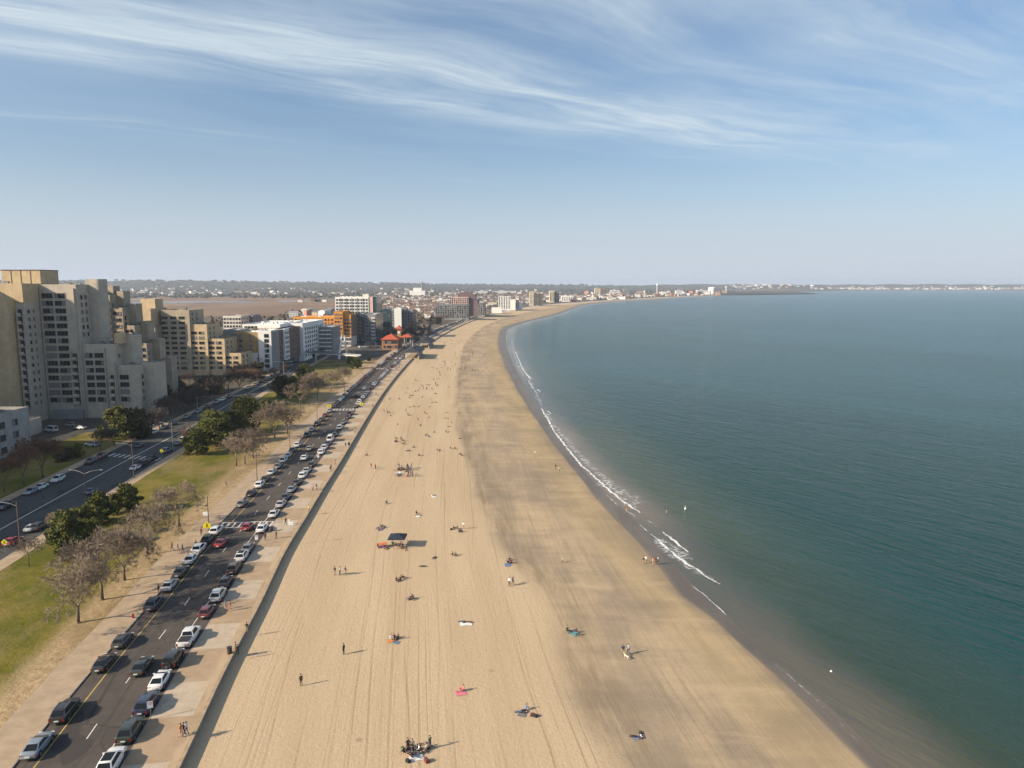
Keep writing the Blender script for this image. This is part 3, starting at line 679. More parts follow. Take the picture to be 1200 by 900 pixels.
class Building:
    """One building thing: wings (walls with roofs), windows as parts, the overflow as one part."""
    def __init__(self, name, label, cat, loc, group=None, limit=96, rz=0.0):
        self.o = empty(name, (0, 0, 0)); tag(self.o, label, cat, group)
        self.o.location = loc; self.loc = Vector(loc); self.n = 0; self.limit = limit; self.extra = MB(); self.extra_m = None; self.rest = []
    def L(self, x, y, z): return (x - self.loc.x, y - self.loc.y, z - self.loc.z)
    def wing(self, x0, x1, y0, y1, z0, z1, m=None, roof=None, parapet=0.9, name='wall', side=None):
        m = m or conc; mb = MB(); a = self.L(x0, y0, z0); b_ = self.L(x1, y1, z1)
        mb.box(a[0], b_[0], a[1], b_[1], a[2], b_[2], 0)
        mats = [m]
        if side is not None:                                        # the seaward wall in a cladding of its own, a hand proud
            mb.box(b_[0] + .004, b_[0] + 0.12, a[1], b_[1], a[2], b_[2], 1); mats.append(side)
        w = mb.build(name, mats, self.o)
        rm = MB(); t = 0.25; p = parapet
        rm.box(a[0] + t, b_[0] - t, a[1] + t, b_[1] - t, b_[2], b_[2] + 0.06, 0)
        r = rm.build('roof', roof or roof_grey, w)
        if p:
            pm = MB()
            pm.box(a[0], b_[0], a[1], a[1] + t, b_[2] + .002, b_[2] + p); pm.box(a[0], b_[0], b_[1] - t, b_[1], b_[2] + .002, b_[2] + p)
            pm.box(a[0], a[0] + t, a[1] + t, b_[1] - t, b_[2] + .002, b_[2] + p); pm.box(b_[0] - t, b_[0], a[1] + t, b_[1] - t, b_[2] + .002, b_[2] + p)
            pm.build('parapet', m, w)
        return w
    def put(self, me, x, y, z, rz, name='window'):
        l = self.L(x, y, z)
        if self.n < self.limit:
            w = link(name, me, self.o); w.location = l; w.rotation_euler = (0, 0, rz); self.n += 1
        else: self.rest.append((me, Matrix.Translation(l) @ Matrix.Rotation(rz, 4, 'Z')))
    def front(self, y, cols, z0, z1, fh, h=1.5, gm=None, rz=0.0, off=0.012, skip=0.0):
        """cols: (centre, width, kind) along x on a wall facing the camera."""
        z = z0
        while z + fh * 0.5 < z1:
            for cx, w, kind in cols:
                if rng.random() < skip: continue
                if kind == 'b': self.put(balcony_mesh(w, 2.1), cx, y - off, z + 1.15, rz, 'balcony')
                else: self.put(window_mesh(w, h, rng.choice((0, 0, 1, 2, 3, 0)), gm or glass), cx, y - off, z + 1.55, rz)
            z += fh
    def side(self, x, cols, z0, z1, fh, h=1.5, gm=None, off=0.012, skip=0.0):
        z = z0
        while z + fh * 0.5 < z1:
            for cy, w, kind in cols:
                if rng.random() < skip: continue
                if kind == 'b': self.put(balcony_mesh(w, 2.1), x + off, cy, z + 1.15, math.pi / 2, 'balcony')
                else: self.put(window_mesh(w, h, rng.choice((0, 0, 1, 2)), gm or glass), x + off, cy, z + 1.55, math.pi / 2)
            z += fh
    def done(self):
        if self.rest:
            mb = MB(); mats = []
            for me, M in self.rest:
                base = len(mb.v); mb.v += [tuple(M @ v.co) for v in me.vertices]; mi = []
                for mm in me.materials:
                    if mm not in mats: mats.append(mm)
                    mi.append(mats.index(mm))
                for p in me.polygons: mb.f.append(tuple(base + i for i in p.vertices)); mb.m.append(mi[p.material_index])
            stuff(mb.build('window', mats, self.o))
        return self.o
    def rooftop(self, n, x0, x1, y0, y1, z, m=None):
        for _ in range(n):
            mb = MB(); w, d, h = rng.uniform(1, 2.6), rng.uniform(1, 2.6), rng.uniform(.7, 1.6); x, y = rng.uniform(x0 + 2, x1 - 3), rng.uniform(y0 + 2, max(y0 + 2.1, y1 - 3)); l = self.L(x, y, z + .065)
            mb.box(l[0], l[0] + w, l[1], l[1] + d, l[2], l[2] + h, 0); mb.box(l[0] + .2, l[0] + w - .2, l[1] + .2, l[1] + d - .2, l[2] + h, l[2] + h + .15, 1)
            mb.build('roof_unit', [m or metal_gy, metal_dk], self.o)
def even(a, b_, n, w, kind='w'):
    st = (b_ - a) / n
    return [(a + st * (k + .5), w, kind) for k in range(n)]
def rounded(cx, y0, r, z, n=10):
    return [(cx + r * math.cos(t), y0 + r * math.sin(t)) for t in np.linspace(-math.pi, 0, n)]

FH = 2.95
# --- great stepped concrete tower by the avenue (main wing)
Y1 = 290.0
B = Building('apartment_tower', 'tall grey concrete apartment tower stepping down toward the avenue, shaded front with a sunlit top', 'apartment tower', (-170, 296, 0))
xa = lambda p: x_at(p, Y1, 30)
zt = z_at(336, Y1)
B.wing(xa(41), xa(94), Y1, Y1 + 17, 0, zt)
B.wing(xa(94) + .01, xa(132), Y1 + 1.2, Y1 + 13, 0, z_at(406, Y1))
B.wing(xa(132) + .01, xa(158), Y1 + 2.2, Y1 + 11, 0, z_at(431, Y1))
B.wing(xa(55), xa(93), Y1 - 1.2, Y1 - .01, 0, 3.4, m=greyw, parapet=0.3)
# stair towers that stand at the seaward end of each step
for px, w, y0, py in ((94, 5.6, Y1 + 8.5, 327), (132, 6.0, Y1 + 7.0, 392), (158, 6.6, Y1 + 6.0, 424)):
    x = xa(px); z = z_at(py, Y1 + 8); mb = MB()
    poly = [(x - 1.0, y0), (x + w * .6, y0)] + [(x + w * .6 + w * .4 * math.sin(t), y0 + w * .55 - w * .55 * math.cos(t)) for t in np.linspace(0.3, math.pi, 8)] + [(x - 1.0, y0 + w * 1.1)]
    mb.prism([B.L(a, b_, 0)[:2] for a, b_ in poly], 0, z, 0, 1)
    mb.build('stair_tower', [conc, roof_grey], B.o)
    B.side(x + w * .78, [(y0 + 1.2, .8, 'w')], 3, z - 2, FH, 1.0, off=.05)
pw = (x_at(8, 303, 55), x_at(53, 303, 55)); zz = z_at(333, 303)
mb = MB(); a = B.L(pw[0], 300, zt + .07); e = B.L(pw[1], 312, z_at(317, 303)); mb.box(a[0], e[0], a[1], e[1], a[2], e[2], 0)
for k in range(1, 4):
    x = a[0] + (e[0] - a[0]) * k / 4; mb.box(x - .12, x + .12, a[1] - .12, a[1] - .004, a[2], e[2] + .1, 1)
mb.box(a[0] - .2, e[0] + .2, a[1] - .2, e[1] + .2, e[2] + .004, e[2] + .3, 1)
mb.build('penthouse', [conc_lit, brick], B.o)
B.rooftop(5, xa(60), xa(90), Y1 + 2, Y1 + 15, zt); B.rooftop(3, xa(100), xa(130), Y1 + 3, Y1 + 11, z_at(406, Y1)); B.rooftop(2, xa(134), xa(150), Y1 + 3, Y1 + 9, z_at(431, Y1))
for px, py in ((128, 395), (148, 433)):
    mb = MB(); x = xa(px); z = z_at(py + 4, Y1); l = B.L(x, Y1 + 4, z); mb.box(l[0], l[0] + 3.2, l[1], l[1] + 3, l[2] - 1.5, l[2] + 2.6); mb.build('roof_room', conc_lit, B.o)
W_ = lambda p0, p1, k='w': ((xa(p0) + xa(p1)) / 2, (xa(p1) - xa(p0)) - .3, k)
B.front(Y1, [W_(53.5, 66.5), W_(68, 81)], 6, zt - 3.2, FH, 1.75)
B.front(Y1, [W_(43.5, 47.5, 'b')], 6, zt - 3.2, FH)
B.front(Y1 + 1.2, [W_(96.5, 106), W_(107.5, 119)], 6, z_at(406, Y1) - 1.5, FH, 1.75)
B.front(Y1 + 2.2, [W_(134, 145)], 6, z_at(431, Y1) - 1.5, FH, 1.75)
for p, yy, zz_ in ((48.6, Y1, zt), (53.0, Y1, zt), (82.2, Y1, z_at(406, Y1)), (91.5, Y1, zt), (120, Y1 + 1.2, z_at(406, Y1)), (130.6, Y1 + 1.2, z_at(431, Y1) + 3)):
    mb = MB(); a = B.L(xa(p), yy, 0); mb.box(a[0] - .16, a[0] + .16, a[1] - .75, a[1] - .004, 3.5, zz_ - .6); mb.build('pier', conc, B.o)  # piers added to throw vertical shadow lines on the front
B.front(Y1, [W_(83.5, 90, 'b')], 6, z_at(406, Y1) - 1.5, FH)
B.front(Y1 + 1.2, [W_(124.5, 130, 'b')], 6, z_at(431, Y1) - 1.5, FH)
B.front(Y1, [W_(49.5, 52.5)], 6, zt - 3.2, FH, 1.1)
B.side(xa(94), [(Y1 + 3, 1.2, 'w'), (Y1 + 6, 1.0, 'w')], z_at(406, Y1) + 3, zt - 3, FH)
B.side(xa(132), [(Y1 + 4, 1.2, 'w')], z_at(431, Y1) + 3, z_at(406, Y1) - 2, FH)
B.side(xa(158), [(Y1 + 4.2, 1.2, 'w')], 6, z_at(431, Y1) - 2, FH)
# floor bands: thin drip lines that cross the front
for (p0, p1, yy, zt_) in ((41, 94, Y1, zt), (94, 132, Y1 + 1.2, z_at(406, Y1)), (132, 158, Y1 + 2.2, z_at(431, Y1))):
    mb = MB(); z = 6.0
    while z < zt_ - 1:
        a = B.L(xa(p0) + .02, yy, z - .1); mb.box(a[0], a[0] + xa(p1) - xa(p0) - .04, a[1] - .07, a[1] - .003, a[2], a[2] + .16); z += FH
    mb.build('floor_band', conc, B.o)
B.done()

# --- left wing of the same complex, nearer the camera
Y0 = 280.5
B = Building('apartment_tower', 'left concrete apartment wing with wide blank sunlit parapet, cut by the edge of the view', 'apartment tower', (-200, 286, 0))
x1 = x_at(30, Y0, 40)
zt0 = z_at(335, Y0)
B.wing(-240, x1, Y0, Y0 + 20, 0, zt0 - 6.2, parapet=0)
B.wing(-240, x1 + .02, Y0 - .5, Y0 + 20.4, zt0 - 6.19, zt0, m=conc_lit)
x2 = x_at(11, 276, 35)
B.wing(-240, x2, 275.5, Y0 - .01, 0, z_at(354, 276), m=conc_lit)
xs = lambda p: x_at(p, Y0, 30)
B.front(Y0, [((xs(15) + xs(21)) / 2, 2.0, 'w'), (xs(27), 1.5, 'b')], 6, zt0 - 8, FH)
B.side(x1, [(Y0 + 2, 1.0, 'w'), (Y0 + 5, 0.7, 'w')], 6, zt0 - 8, FH, 1.2)
B.rooftop(4, -215, x1 - 3, Y0 + 2, Y0 + 16, zt0)
B.done()
B = Building('apartment_tower', 'far left concrete apartment slab whose shade falls across the stepped tower', 'apartment tower', (-240, 262, 0))
B.wing(-275, -226, 236, 272, 0, 68, m=conc); B.front(236, even(-274, -227, 9, 2.6), 4, 66, FH, 1.6); B.side(-226, even(237, 271, 6, 2.4), 4, 66, FH, 1.6); B.done()
B = Building('apartment_tower', 'unseen concrete tower added behind the stepped tower to shade the second complex', 'apartment tower', (-235, 410, 0))
B.wing(-248, -226, 396, 426, 0, 37, m=conc); B.rooftop(2, -246, -228, 398, 424, 37); B.done()  # hidden block added so that its shadow crosses the second complex
B = Building('apartment_tower', 'long apartment slab left of the view whose shade crosses the near avenue', 'apartment tower', (-235, 120, 0))
B.wing(-256, -212, 92, 195, 0, 60, m=conc); B.rooftop(3, -250, -216, 95, 146, 60); B.side(-212, even(93, 194, 18, 2.8), 4, 58, FH, 1.6); B.front(92, even(-255, -213, 8, 2.6), 4, 58, FH, 1.6); B.done()
# low garage and terrace in front of the left wing
q = at(0, 545)
B = Building('parking_garage', 'low three storey concrete garage with dark openings beside the lawn', 'garage', (q.x - 8, q.y + 8, 0))
gz = z_at(489, 222); gx = -157.5
B.wing(gx - 40, gx, 219, 236, 0, gz, m=mat('garage_concrete', (0.36, 0.34, 0.315), 0.9, 0.12, 0.4, grime=(0.22, 0.2, 0.18)), parapet=1.0, roof=roof_grey)
for k in range(3):
    B.front(219, [(gx - 3.4, 2.3, 'w'), (gx - 9, 3.2, 'w'), (gx - 15, 3.2, 'w')], 0.6 + k * 3.9, 0.6 + k * 3.9 + 2.5, 9, 2.0, gm=metal_dk)
B.side(gx, [(223, 2.4, 'w'), (229, 2.4, 'w')], 0.6, gz - 2, 3.9, 1.9, gm=metal_dk)
B.rooftop(3, gx - 14, gx - 2, 221, 234, gz)
B.wing(gx - 40, gx - 13, 240, 262, 0, 4.6, m=conc, parapet=1.1); B.side(gx - 13, [(244, 3.5, 'w'), (250, 3.5, 'w'), (256, 3.5, 'w')], 0.4, 3.5, 9, 2.3, gm=metal_dk)
B.done()

# --- rear stepped wing, seen past the tower's right shoulder
Y2 = 338.0
conc_grey = conc; conc = mat('board_concrete_tan', (0.40, 0.325, 0.235), 0.9, 0.12, 0.35, grime=(0.25, 0.20, 0.14))
B = Building('apartment_tower', 'rear row of stepped concrete apartment towers rising behind the tall grey tower', 'apartment tower', (-175, 345, 0))
xb = lambda p: x_at(p, Y2, 35)
steps = [(105, 119, 342), (119, 130, 348), (130, 143, 363), (143, 155, 384), (155, 167, 405), (167, 179, 428)]
for i, (p0, p1, py) in enumerate(steps):
    z = z_at(py, Y2); y0 = Y2 + i * .6
    B.wing(xb(p0) + .01, xb(p1), y0, y0 + 16, 0, z)
    mb = MB(); x = xb(p1); l = B.L(x, y0 + 6, 0); mb.box(l[0] + .01, l[0] + 3.2, l[1], l[1] + 6, 0, z + 2.6); mb.build('stair_tower', conc, B.o)
    w = xb(p1) - xb(p0)
    B.front(y0, [(xb(p0) + w * .3, 1.5, 'w'), (xb(p0) + w * .72, 1.2, 'b' if i % 2 else 'w')], max(4, z - 24), z - 1.5, FH)
    B.side(xb(p1), [(y0 + 2.2, 1.1, 'w')], max(4, z - 20), z - 1.5, FH)
    B.rooftop(1, xb(p0), xb(p1), y0, y0 + 8, z)
B.done()

# --- second stepped complex
Y3 = 430.0
B = Building('apartment_tower', 'second stepped concrete apartment tower farther along the avenue, sunlit cream upper floors above shade', 'apartment tower', (-195, 440, 0))
xc = lambda p: x_at(p, Y3, 25)
st = [(190, 223, 365), (223, 242, 382), (242, 261, 399), (261, 279, 416)]
for i, (p0, p1, py) in enumerate(st):
    z = z_at(py, Y3); y0 = Y3 + i * 1.0
    B.wing(xc(p0) + .01, xc(p1), y0, y0 + 20, 0, z, m=conc_lit if i else conc)
    w = xc(p1) - xc(p0); n = 3 if i == 0 else 2
    B.front(y0, [(xc(p0) + w * (k + .4) / n * .9, w / n * .62, 'w') for k in range(n)], 3, z - 1.5, FH, 1.4)
    B.side(xc(p1), [(y0 + 4, 1.4, 'w'), (y0 + 10, 1.4, 'w')], z - 12, z - 1.5, FH)
    B.rooftop(2, xc(p0), xc(p1), y0 + 2, y0 + 14, z)
B.wing(xc(156), xc(186), Y3 - 8, Y3 + 12, z_at(381, Y3), z_at(363, Y3), m=conc_lit)
B.wing(xc(150), xc(189), Y3 - 7, Y3 + 12, 0, z_at(381, Y3) - .01, parapet=0)
B.wing(xc(165), xc(182), Y3 + 2, Y3 + 12, z_at(363, Y3) + .1, z_at(351, Y3), m=conc_lit, parapet=.3)
B.front(Y3 - 7, [(xc(176), 1.6, 'w'), (xc(182), 1.5, 'b'), (xc(168), 1.6, 'w')], 6, z_at(381, Y3) - 2, FH)
B.side(xc(189), [(Y3 - 3, 1.2, 'w')], 6, z_at(381, Y3) - 2, FH)
B.done()

conc = conc_grey
# --- mid-rise blocks along the avenue
Y4 = 452.0
xd = lambda p: x_at(p, Y4, 14)
B = Building('apartment_block', 'white and tan apartment block with white roof and tall white corner on the avenue', 'apartment block', (-155, 470, 0), limit=98)
z4 = z_at(391, Y4)
B.wing(xd(276), xd(304), Y4, Y4 + 40, 0, z4, m=tanwall, roof=roof_white)
B.wing(xd(304) + .01, xd(319), Y4 - 1.2, Y4 + 14, 0, z4 + 1.2, m=white, roof=roof_white, side=greyw)
B.wing(xd(304) + .01, xd(319) - .6, Y4 + 14.01, Y4 + 62, 4.2, z4 + .4, m=brick, roof=roof_white)
B.wing(xd(304) + .01, xd(319) - 1.6, Y4 + 14.01, Y4 + 62, 0, 4.19, m=glass_t, roof=roof_grey, parapet=0)
B.wing(xd(319) - .59, xd(319) + .5, Y4 + 24, Y4 + 34, 4.5, z4 + 1.4, m=white, roof=roof_white, parapet=0)
B.wing(xd(258), xd(276) - .01, Y4 + 6, Y4 + 26, 0, z_at(389, Y4), m=greyw, roof=roof_white)
B.wing(xd(256), xd(304), Y4 + 42, Y4 + 95, 0, z_at(381, 500), m=white, roof=roof_white)
B.wing(xd(290), xd(322), Y4 + 62.01, Y4 + 120, 0, z_at(378, 540), m=white, roof=roof_white)
B.wing(xd(292), xd(303), Y4 - 5, Y4 - .01, 0, z_at(414, Y4), m=pale, roof=roof_white, parapet=.3)
B.front(Y4, [(xd(278), 1.4, 'w'), (xd(282.5), 1.6, 'w'), (xd(294.5), 1.4, 'w')], 5, z4 - 1, 3.1)
B.front(Y4 - 1.2, [(xd(313.5), 2.6, 'w')], 2, z4, 3.1, 2.0)
B.side(xd(319) - .6, even(Y4 + 16, Y4 + 24, 2, 1.6) + even(Y4 + 35, Y4 + 60, 6, 1.6), 5, z4 - 1, 3.1)
B.side(xd(319) + .5, even(Y4 + 25, Y4 + 33, 3, 1.2), 5, z4 - 1, 3.1)
B.front(Y4 + 42, even(xd(258), xd(275), 4, 1.6), 14, z_at(381, 500) - 1, 3.1)
B.side(xd(322), even(Y4 + 66, Y4 + 118, 9, 2.4), 2, z_at(378, 540) - 1, 3.1, 1.7); B.side(xd(304), even(Y4 + 44, Y4 + 60, 3, 2.0), z4 + 1.5, z_at(381, 500) - 1, 3.1)
B.rooftop(10, xd(258), xd(302), Y4 + 44, Y4 + 92, z_at(381, 500), m=white); B.rooftop(6, xd(278), xd(303), Y4 + 3, Y4 + 38, z4, m=white); B.rooftop(6, xd(296), xd(320), Y4 + 64, Y4 + 116, z_at(378, 540), m=white)
B.done()

Y5 = 560.0
xe = lambda p: x_at(p, Y5, 14)
B = Building('apartment_block', 'white apartment block with stacked curved balconies and flat white roof, left of the orange block', 'apartment block', (-150, 575, 0))
z5 = z_at(383, Y5)
B.wing(xe(334), xe(352), Y5 - 4, Y5 + 22, 0, z5 - .5, m=glass_b, roof=roof_white)
B.wing(xe(352) + .01, xe(372), Y5 - 1, Y5 + 22, 0, z5, m=white, roof=roof_white)
B.wing(xe(372) + .01, xe(391), Y5 - 3, Y5 + 22, 0, z5 - .8, m=greyw, roof=roof_white)
B.rooftop(6, xe(336), xe(388), Y5 + 2, Y5 + 20, z5, m=white)
for k in range(6):
    z = 3.2 + k * 3.05
    for p0, p1, dy in ((340, 351, 4), (353, 361, 1), (374, 390, 3)):
        if z > z5 - 2.6: continue
        mb = MB(); a = B.L(xe(p0), Y5 - dy, z); mb.box(a[0], a[0] + xe(p1) - xe(p0), a[1] - 1.6, a[1] - .01, a[2], a[2] + .2); mb.box(a[0], a[0] + xe(p1) - xe(p0), a[1] - 1.6, a[1] - 1.5, a[2] + .201, a[2] + 1.15); mb.build('balcony', white, B.o)
B.front(Y5 - 4, even(xe(335), xe(351), 3, 3.0), 2, z5 - 2, 3.05, 1.9); B.front(Y5 - 1, even(xe(361), xe(371), 2, 2.0), 2, z5 - 2, 3.05, 1.6); B.front(Y5 - 3, even(xe(374), xe(390), 3, 2.6), 2, z5 - 2, 3.05, 1.9)
B.done()

Y6 = 640.0
xf = lambda p: x_at(p, Y6, 14)
B = Building('apartment_block', 'bright orange apartment block with rows of small dark windows on a pale base', 'apartment block', (-150, 660, 0))
z6 = z_at(367, Y6)
B.wing(xf(391.5), xf(402), Y6, Y6 + 30, 10, z6 + .6, m=orange, roof=roof_white)
B.wing(xf(402) + .01, xf(411), Y6 + 2.5, Y6 + 26, 8, z6 - 2, m=orange, roof=roof_grey, side=brick)
B.wing(xf(391.5), xf(411), Y6 + .4, Y6 + 24, 0, 7.9, m=pale, roof=roof_grey, parapet=0)
B.wing(xf(341), xf(391.5) - .01, Y6 + 8, Y6 + 30, 0, z6 - 4.2, m=orange, roof=roof_white)
B.front(Y6, even(xf(392), xf(401.5), 3, 1.5), 10.5, z6 - 1, 3.1, 1.5); B.front(Y6 + 2.5, even(xf(402.5), xf(411), 3, 1.5), 9, z6 - 3, 3.1, 1.5); B.front(Y6 + .4, even(xf(392), xf(411), 5, 2.2), 1, 7, 3.6, 2)
B.front(Y6 + 8, even(xf(342), xf(389), 12, 1.6), 18, z6 - 5, 3.1, 1.5)
B.rooftop(8, xf(343), xf(388), Y6 + 10, Y6 + 28, z6 - 4.2, m=white)
B.done()
B = Building('apartment_block', 'blue grey glass apartment block with white balconies standing right of the orange block', 'apartment block', (-122, 625, 0))
Y7 = 672.0; xg = lambda p: x_at(p, Y7, 14); z7 = z_at(369, Y7)
B.wing(xg(415), xg(427), Y7, Y7 + 26, 0, z7, m=glass_b, roof=roof_white); B.wing(xg(427) + .01, xg(440), Y7 + 1.5, Y7 + 40, 0, z7 - .4, m=greyw, roof=roof_white, side=glass_t)
B.front(Y7, even(xg(415.5), xg(426.5), 4, 1.5), 2, z7 - 1, 3.1, 2.0, gm=glass_t); B.front(Y7 + 1.5, even(xg(428), xg(434), 2, 1.6), 2, z7 - 1, 3.1, 1.6)
for k in range(7):
    mb = MB(); z = 4 + k * 3.1; a = B.L(xg(435), Y7 + 1.5, z); mb.box(a[0], a[0] + 3.4, a[1] - 1.5, a[1] - .01, a[2], a[2] + .2); mb.box(a[0], a[0] + 3.4, a[1] - 1.5, a[1] - 1.4, a[2] + .201, a[2] + 1.1); mb.build('balcony', white, B.o)
B.rooftop(3, xg(416), xg(438), Y7 + 2, Y7 + 20, z7); B.done()
B = Building('apartment_tower', 'ten storey white apartment tower with square window grid and teal glass end', 'apartment tower', (-140, 680, 0))
Y8 = 735.0; xh = lambda p: x_at(p, Y8, 30); z8 = z_at(349, Y8)
B.wing(xh(393), xh(432), Y8, Y8 + 18, 0, z8, m=white, roof=roof_white); B.wing(xh(432) + .01, xh(437), Y8 + .6, Y8 + 18, 0, z8 + .2, m=pinkw, roof=roof_white)
B.wing(xh(437) + .01, xh(441), Y8 + 1.2, Y8 + 32, 0, z8 - .3, m=glass_t, roof=roof_white, side=glass_t)
B.front(Y8, even(xh(393.5), xh(431.5), 12, 1.7), 12, z8 - 1, 3.1, 1.7)
for k in range(1, 6):
    mb = MB(); a = B.L(xh(393 + k * 6.5), Y8, 10); mb.box(a[0] - .22, a[0] + .22, a[1] - .25, a[1] - .003, a[2], z8); mb.build('pilaster', greyw, B.o)
B.wing(xh(424), xh(431), Y8 + 6, Y8 + 14, z8 + .1, z8 + 3.4, m=pale, parapet=.2)
B.rooftop(5, xh(395), xh(423), Y8 + 2, Y8 + 16, z8, m=white); B.done()

def plain_block(label, px0, px1, py_top, Y, depth, m, roof=None, cols=6, fh=3.2, gm=None, side=None, group=None, name='apartment_block', cat='apartment block', z_from=3, limit=60, w=1.6, h=1.6, extra=None, base=0):
    x0, x1 = x_at(px0, Y, 15), x_at(px1, Y, 15); z = z_at(py_top, Y)
    B = Building(name, label, cat, ((x0 + x1) / 2, Y + depth / 2, 0), group, limit=limit)
    B.wing(x0, x1, Y, Y + depth, 0, z, m=m, roof=roof or roof_grey, side=side, parapet=.7)
    if cols: B.front(Y, even(x0, x1, cols, min(w, (x1 - x0) / cols * .7)), z_from, z - 1, fh, h, gm)
    if cols: B.side(x1 + (.12 if side else 0), even(Y, Y + depth, max(2, int(depth / 6)), w), z_from, z - 1, fh, h, gm)
    for e in extra or ():
        a, b_, py, dy0, dy1, mm = e; B.wing(x_at(a, Y, 15), x_at(b_, Y, 15), Y + dy0, Y + dy1, z + .1 if base else 0, z_at(py, Y), m=mm, roof=roof or roof_grey, parapet=.4)
    B.rooftop(2, x0, x1, Y, Y + depth, z); B.done(); return B
plain_block('slim teal glass office block just behind the red roofed building', 448, 458, 363, 790, 24, glass_t, cols=3, gm=glass_b)
plain_block('small white block with a sunlit front behind the dark glass blocks', 459.5, 470.5, 362, 830, 22, white, roof_white, cols=0, side=glass_t)
plain_block('dark grey glass block between the white block and the bare trees', 474, 484, 364, 850, 24, greyw, cols=3, side=glass_b)
plain_block('low teal glass front building below the white block', 446, 457, 378, 765, 12, glass_t, cols=0)
plain_block('long grey terraced apartment block with dark window bays by the boulevard bend', 510, 549, 358, 1130, 40, greyw, roof_slate, cols=14, limit=90, w=2.2, h=2.4)
plain_block('pink apartment tower with a stepped mauve roof by the beach', 529, 549, 348.5, 1250, 46, pinkw, mauve, cols=8, limit=70, w=2.0, h=2.2, extra=[(536, 557, 345, 10, 52, mauve), (538, 552, 343, 16, 40, mauve), (549.2, 560, 352, 4, 60, mauve)])
plain_block('grey and mauve seafront block stepping down right of the pink tower', 560, 568, 356, 1240, 46, greyw, mauve, cols=3, w=2.2, h=2.2)
plain_block('white stepped apartment tower beside the curve of the beach', 584, 598, 348, 1560, 40, white, roof_white, cols=5, w=2.2, h=2.2, extra=[(598.2, 604, 351, 0, 36, white)])
plain_block('second white stepped block sloping toward the sand', 604.5, 608, 350, 1590, 36, white, roof_white, cols=2, w=2.2, h=2.2, extra=[(608.2, 612, 354, 0, 34, white)])
plain_block('left one of three tall tan towers standing together by the beach', 620.5, 625.5, 342, 1900, 30, yellow_tan, cols=3, w=1.8, h=1.4)
plain_block('middle one of three tall tan towers standing together by the beach', 626, 630.8, 342.5, 1910, 30, yellow_tan, cols=3, w=1.8, h=1.4)
plain_block('right one of three tall tan towers standing together by the beach', 631.3, 636, 343, 1920, 30, yellow_tan, cols=3, w=1.8, h=1.4, side=brick)
plain_block('tan slab of the paired beach towers, with the grey slab on its right', 644, 649.5, 341.5, 2250, 34, yellow_tan, cols=3, w=2.6, h=2.2)
plain_block('grey slab of the paired beach towers, with the tan slab on its left', 650, 655.5, 340.5, 2260, 34, greyw, cols=3, w=2.6, h=2.2)
plain_block('white low block to the right of the paired beach towers', 658, 671, 347, 2350, 30, white, roof_white, cols=5, w=2.6, h=2.2)
plain_block('white low shop building on the boulevard near the white stepped tower', 576, 588, 361, 1400, 20, white, roof_white, cols=0)
plain_block('brown marsh edge apartment house with a pale roof behind the white roofs', 262, 283, 371, 640, 24, pale, roof_grey, cols=6)
plain_block('grey boxy house behind the white roofed block', 286, 297, 370, 660, 20, greyw, cols=3)

# --- red roofed brick station by the boulevard
Yr = 606.0
B = Building('police_station', 'red roofed brick station with a little clock tower beside the boulevard', 'station', (x_at(455, Yr, 3), Yr + 8, 0))
xr = lambda p: x_at(p, Yr, 5)
def hip(B, x0, x1, y0, y1, z0, h, m, inset=None, name='roof', ov=1.0):
    x0 -= ov; x1 += ov; y0 -= ov; y1 += ov; i = inset or min(x1 - x0, y1 - y0) / 2
    if x1 - x0 > y1 - y0: r = [((x0 + i), (y0 + y1) / 2), ((x1 - i), (y0 + y1) / 2)]
    else: r = [((x0 + x1) / 2, y0 + i), ((x0 + x1) / 2, y1 - i)]
    c = [(x0, y0), (x1, y0), (x1, y1), (x0, y1)]; L = lambda p, z: B.L(p[0], p[1], z)
    mb = MB(); 
    if x1 - x0 > y1 - y0:
        fs = [[c[0], c[1], r[1], r[0]], [c[1], c[2], r[1]], [c[2], c[3], r[0], r[1]], [c[3], c[0], r[0]]]
    else:
        fs = [[c[0], c[1], r[0]], [c[1], c[2], r[1], r[0]], [c[2], c[3], r[1]], [c[3], c[0], r[0], r[1]]]
    for f in fs: mb.face([L(p, z0 + (h if p in r else 0)) for p in f])
    for a, b_ in zip(c, c[1:] + c[:1]): mb.face([L(a, z0 - .35), L(b_, z0 - .35), L(b_, z0), L(a, z0)])
    mb.face([L(p, z0 - .35) for p in c[::-1]])
    return mb.build(name, m, B.o)
def plainwall(B, x0, x1, y0, y1, z, m, name='wall'):
    mb = MB(); a = B.L(x0, y0, 0); e = B.L(x1, y1, z); mb.box(a[0], e[0], a[1], e[1], 0, e[2]); return mb.build(name, m, B.o)
plainwall(B, xr(448), xr(466), Yr, Yr + 14, 8.2, brick_red); hip(B, xr(448), xr(466), Yr, Yr + 14, 8.6, 4.2, roof_red)
plainwall(B, xr(444), xr(450), Yr + 14.1, Yr + 24, 7, brick_red); hip(B, xr(444), xr(455), Yr + 14.5, Yr + 24, 7.4, 3.4, roof_red)
B.front(Yr, even(xr(449), xr(465.5), 7, 1.2), .8, 7.5, 3.7, 2.0, gm=glass); B.side(xr(466), even(Yr + 1, Yr + 13, 4, 1.2), .8, 7.5, 3.7, 1.9)
tw = plainwall(B, xr(462.5), xr(466.8), Yr + 14.3, Yr + 18.5, 16, tanwall, 'tower'); hip(B, xr(462.5), xr(466.8), Yr + 14.3, Yr + 18.5, 16.4, 3.2, roof_red)
mb = MB(); l = B.L(xr(464.6), Yr + 14.3, 13.4)
mb.prism([(l[0] + .95 * math.cos(t), l[2] + .95 * math.sin(t)) for t in np.linspace(0, 2 * math.pi, 16, endpoint=False)], 0, .12)
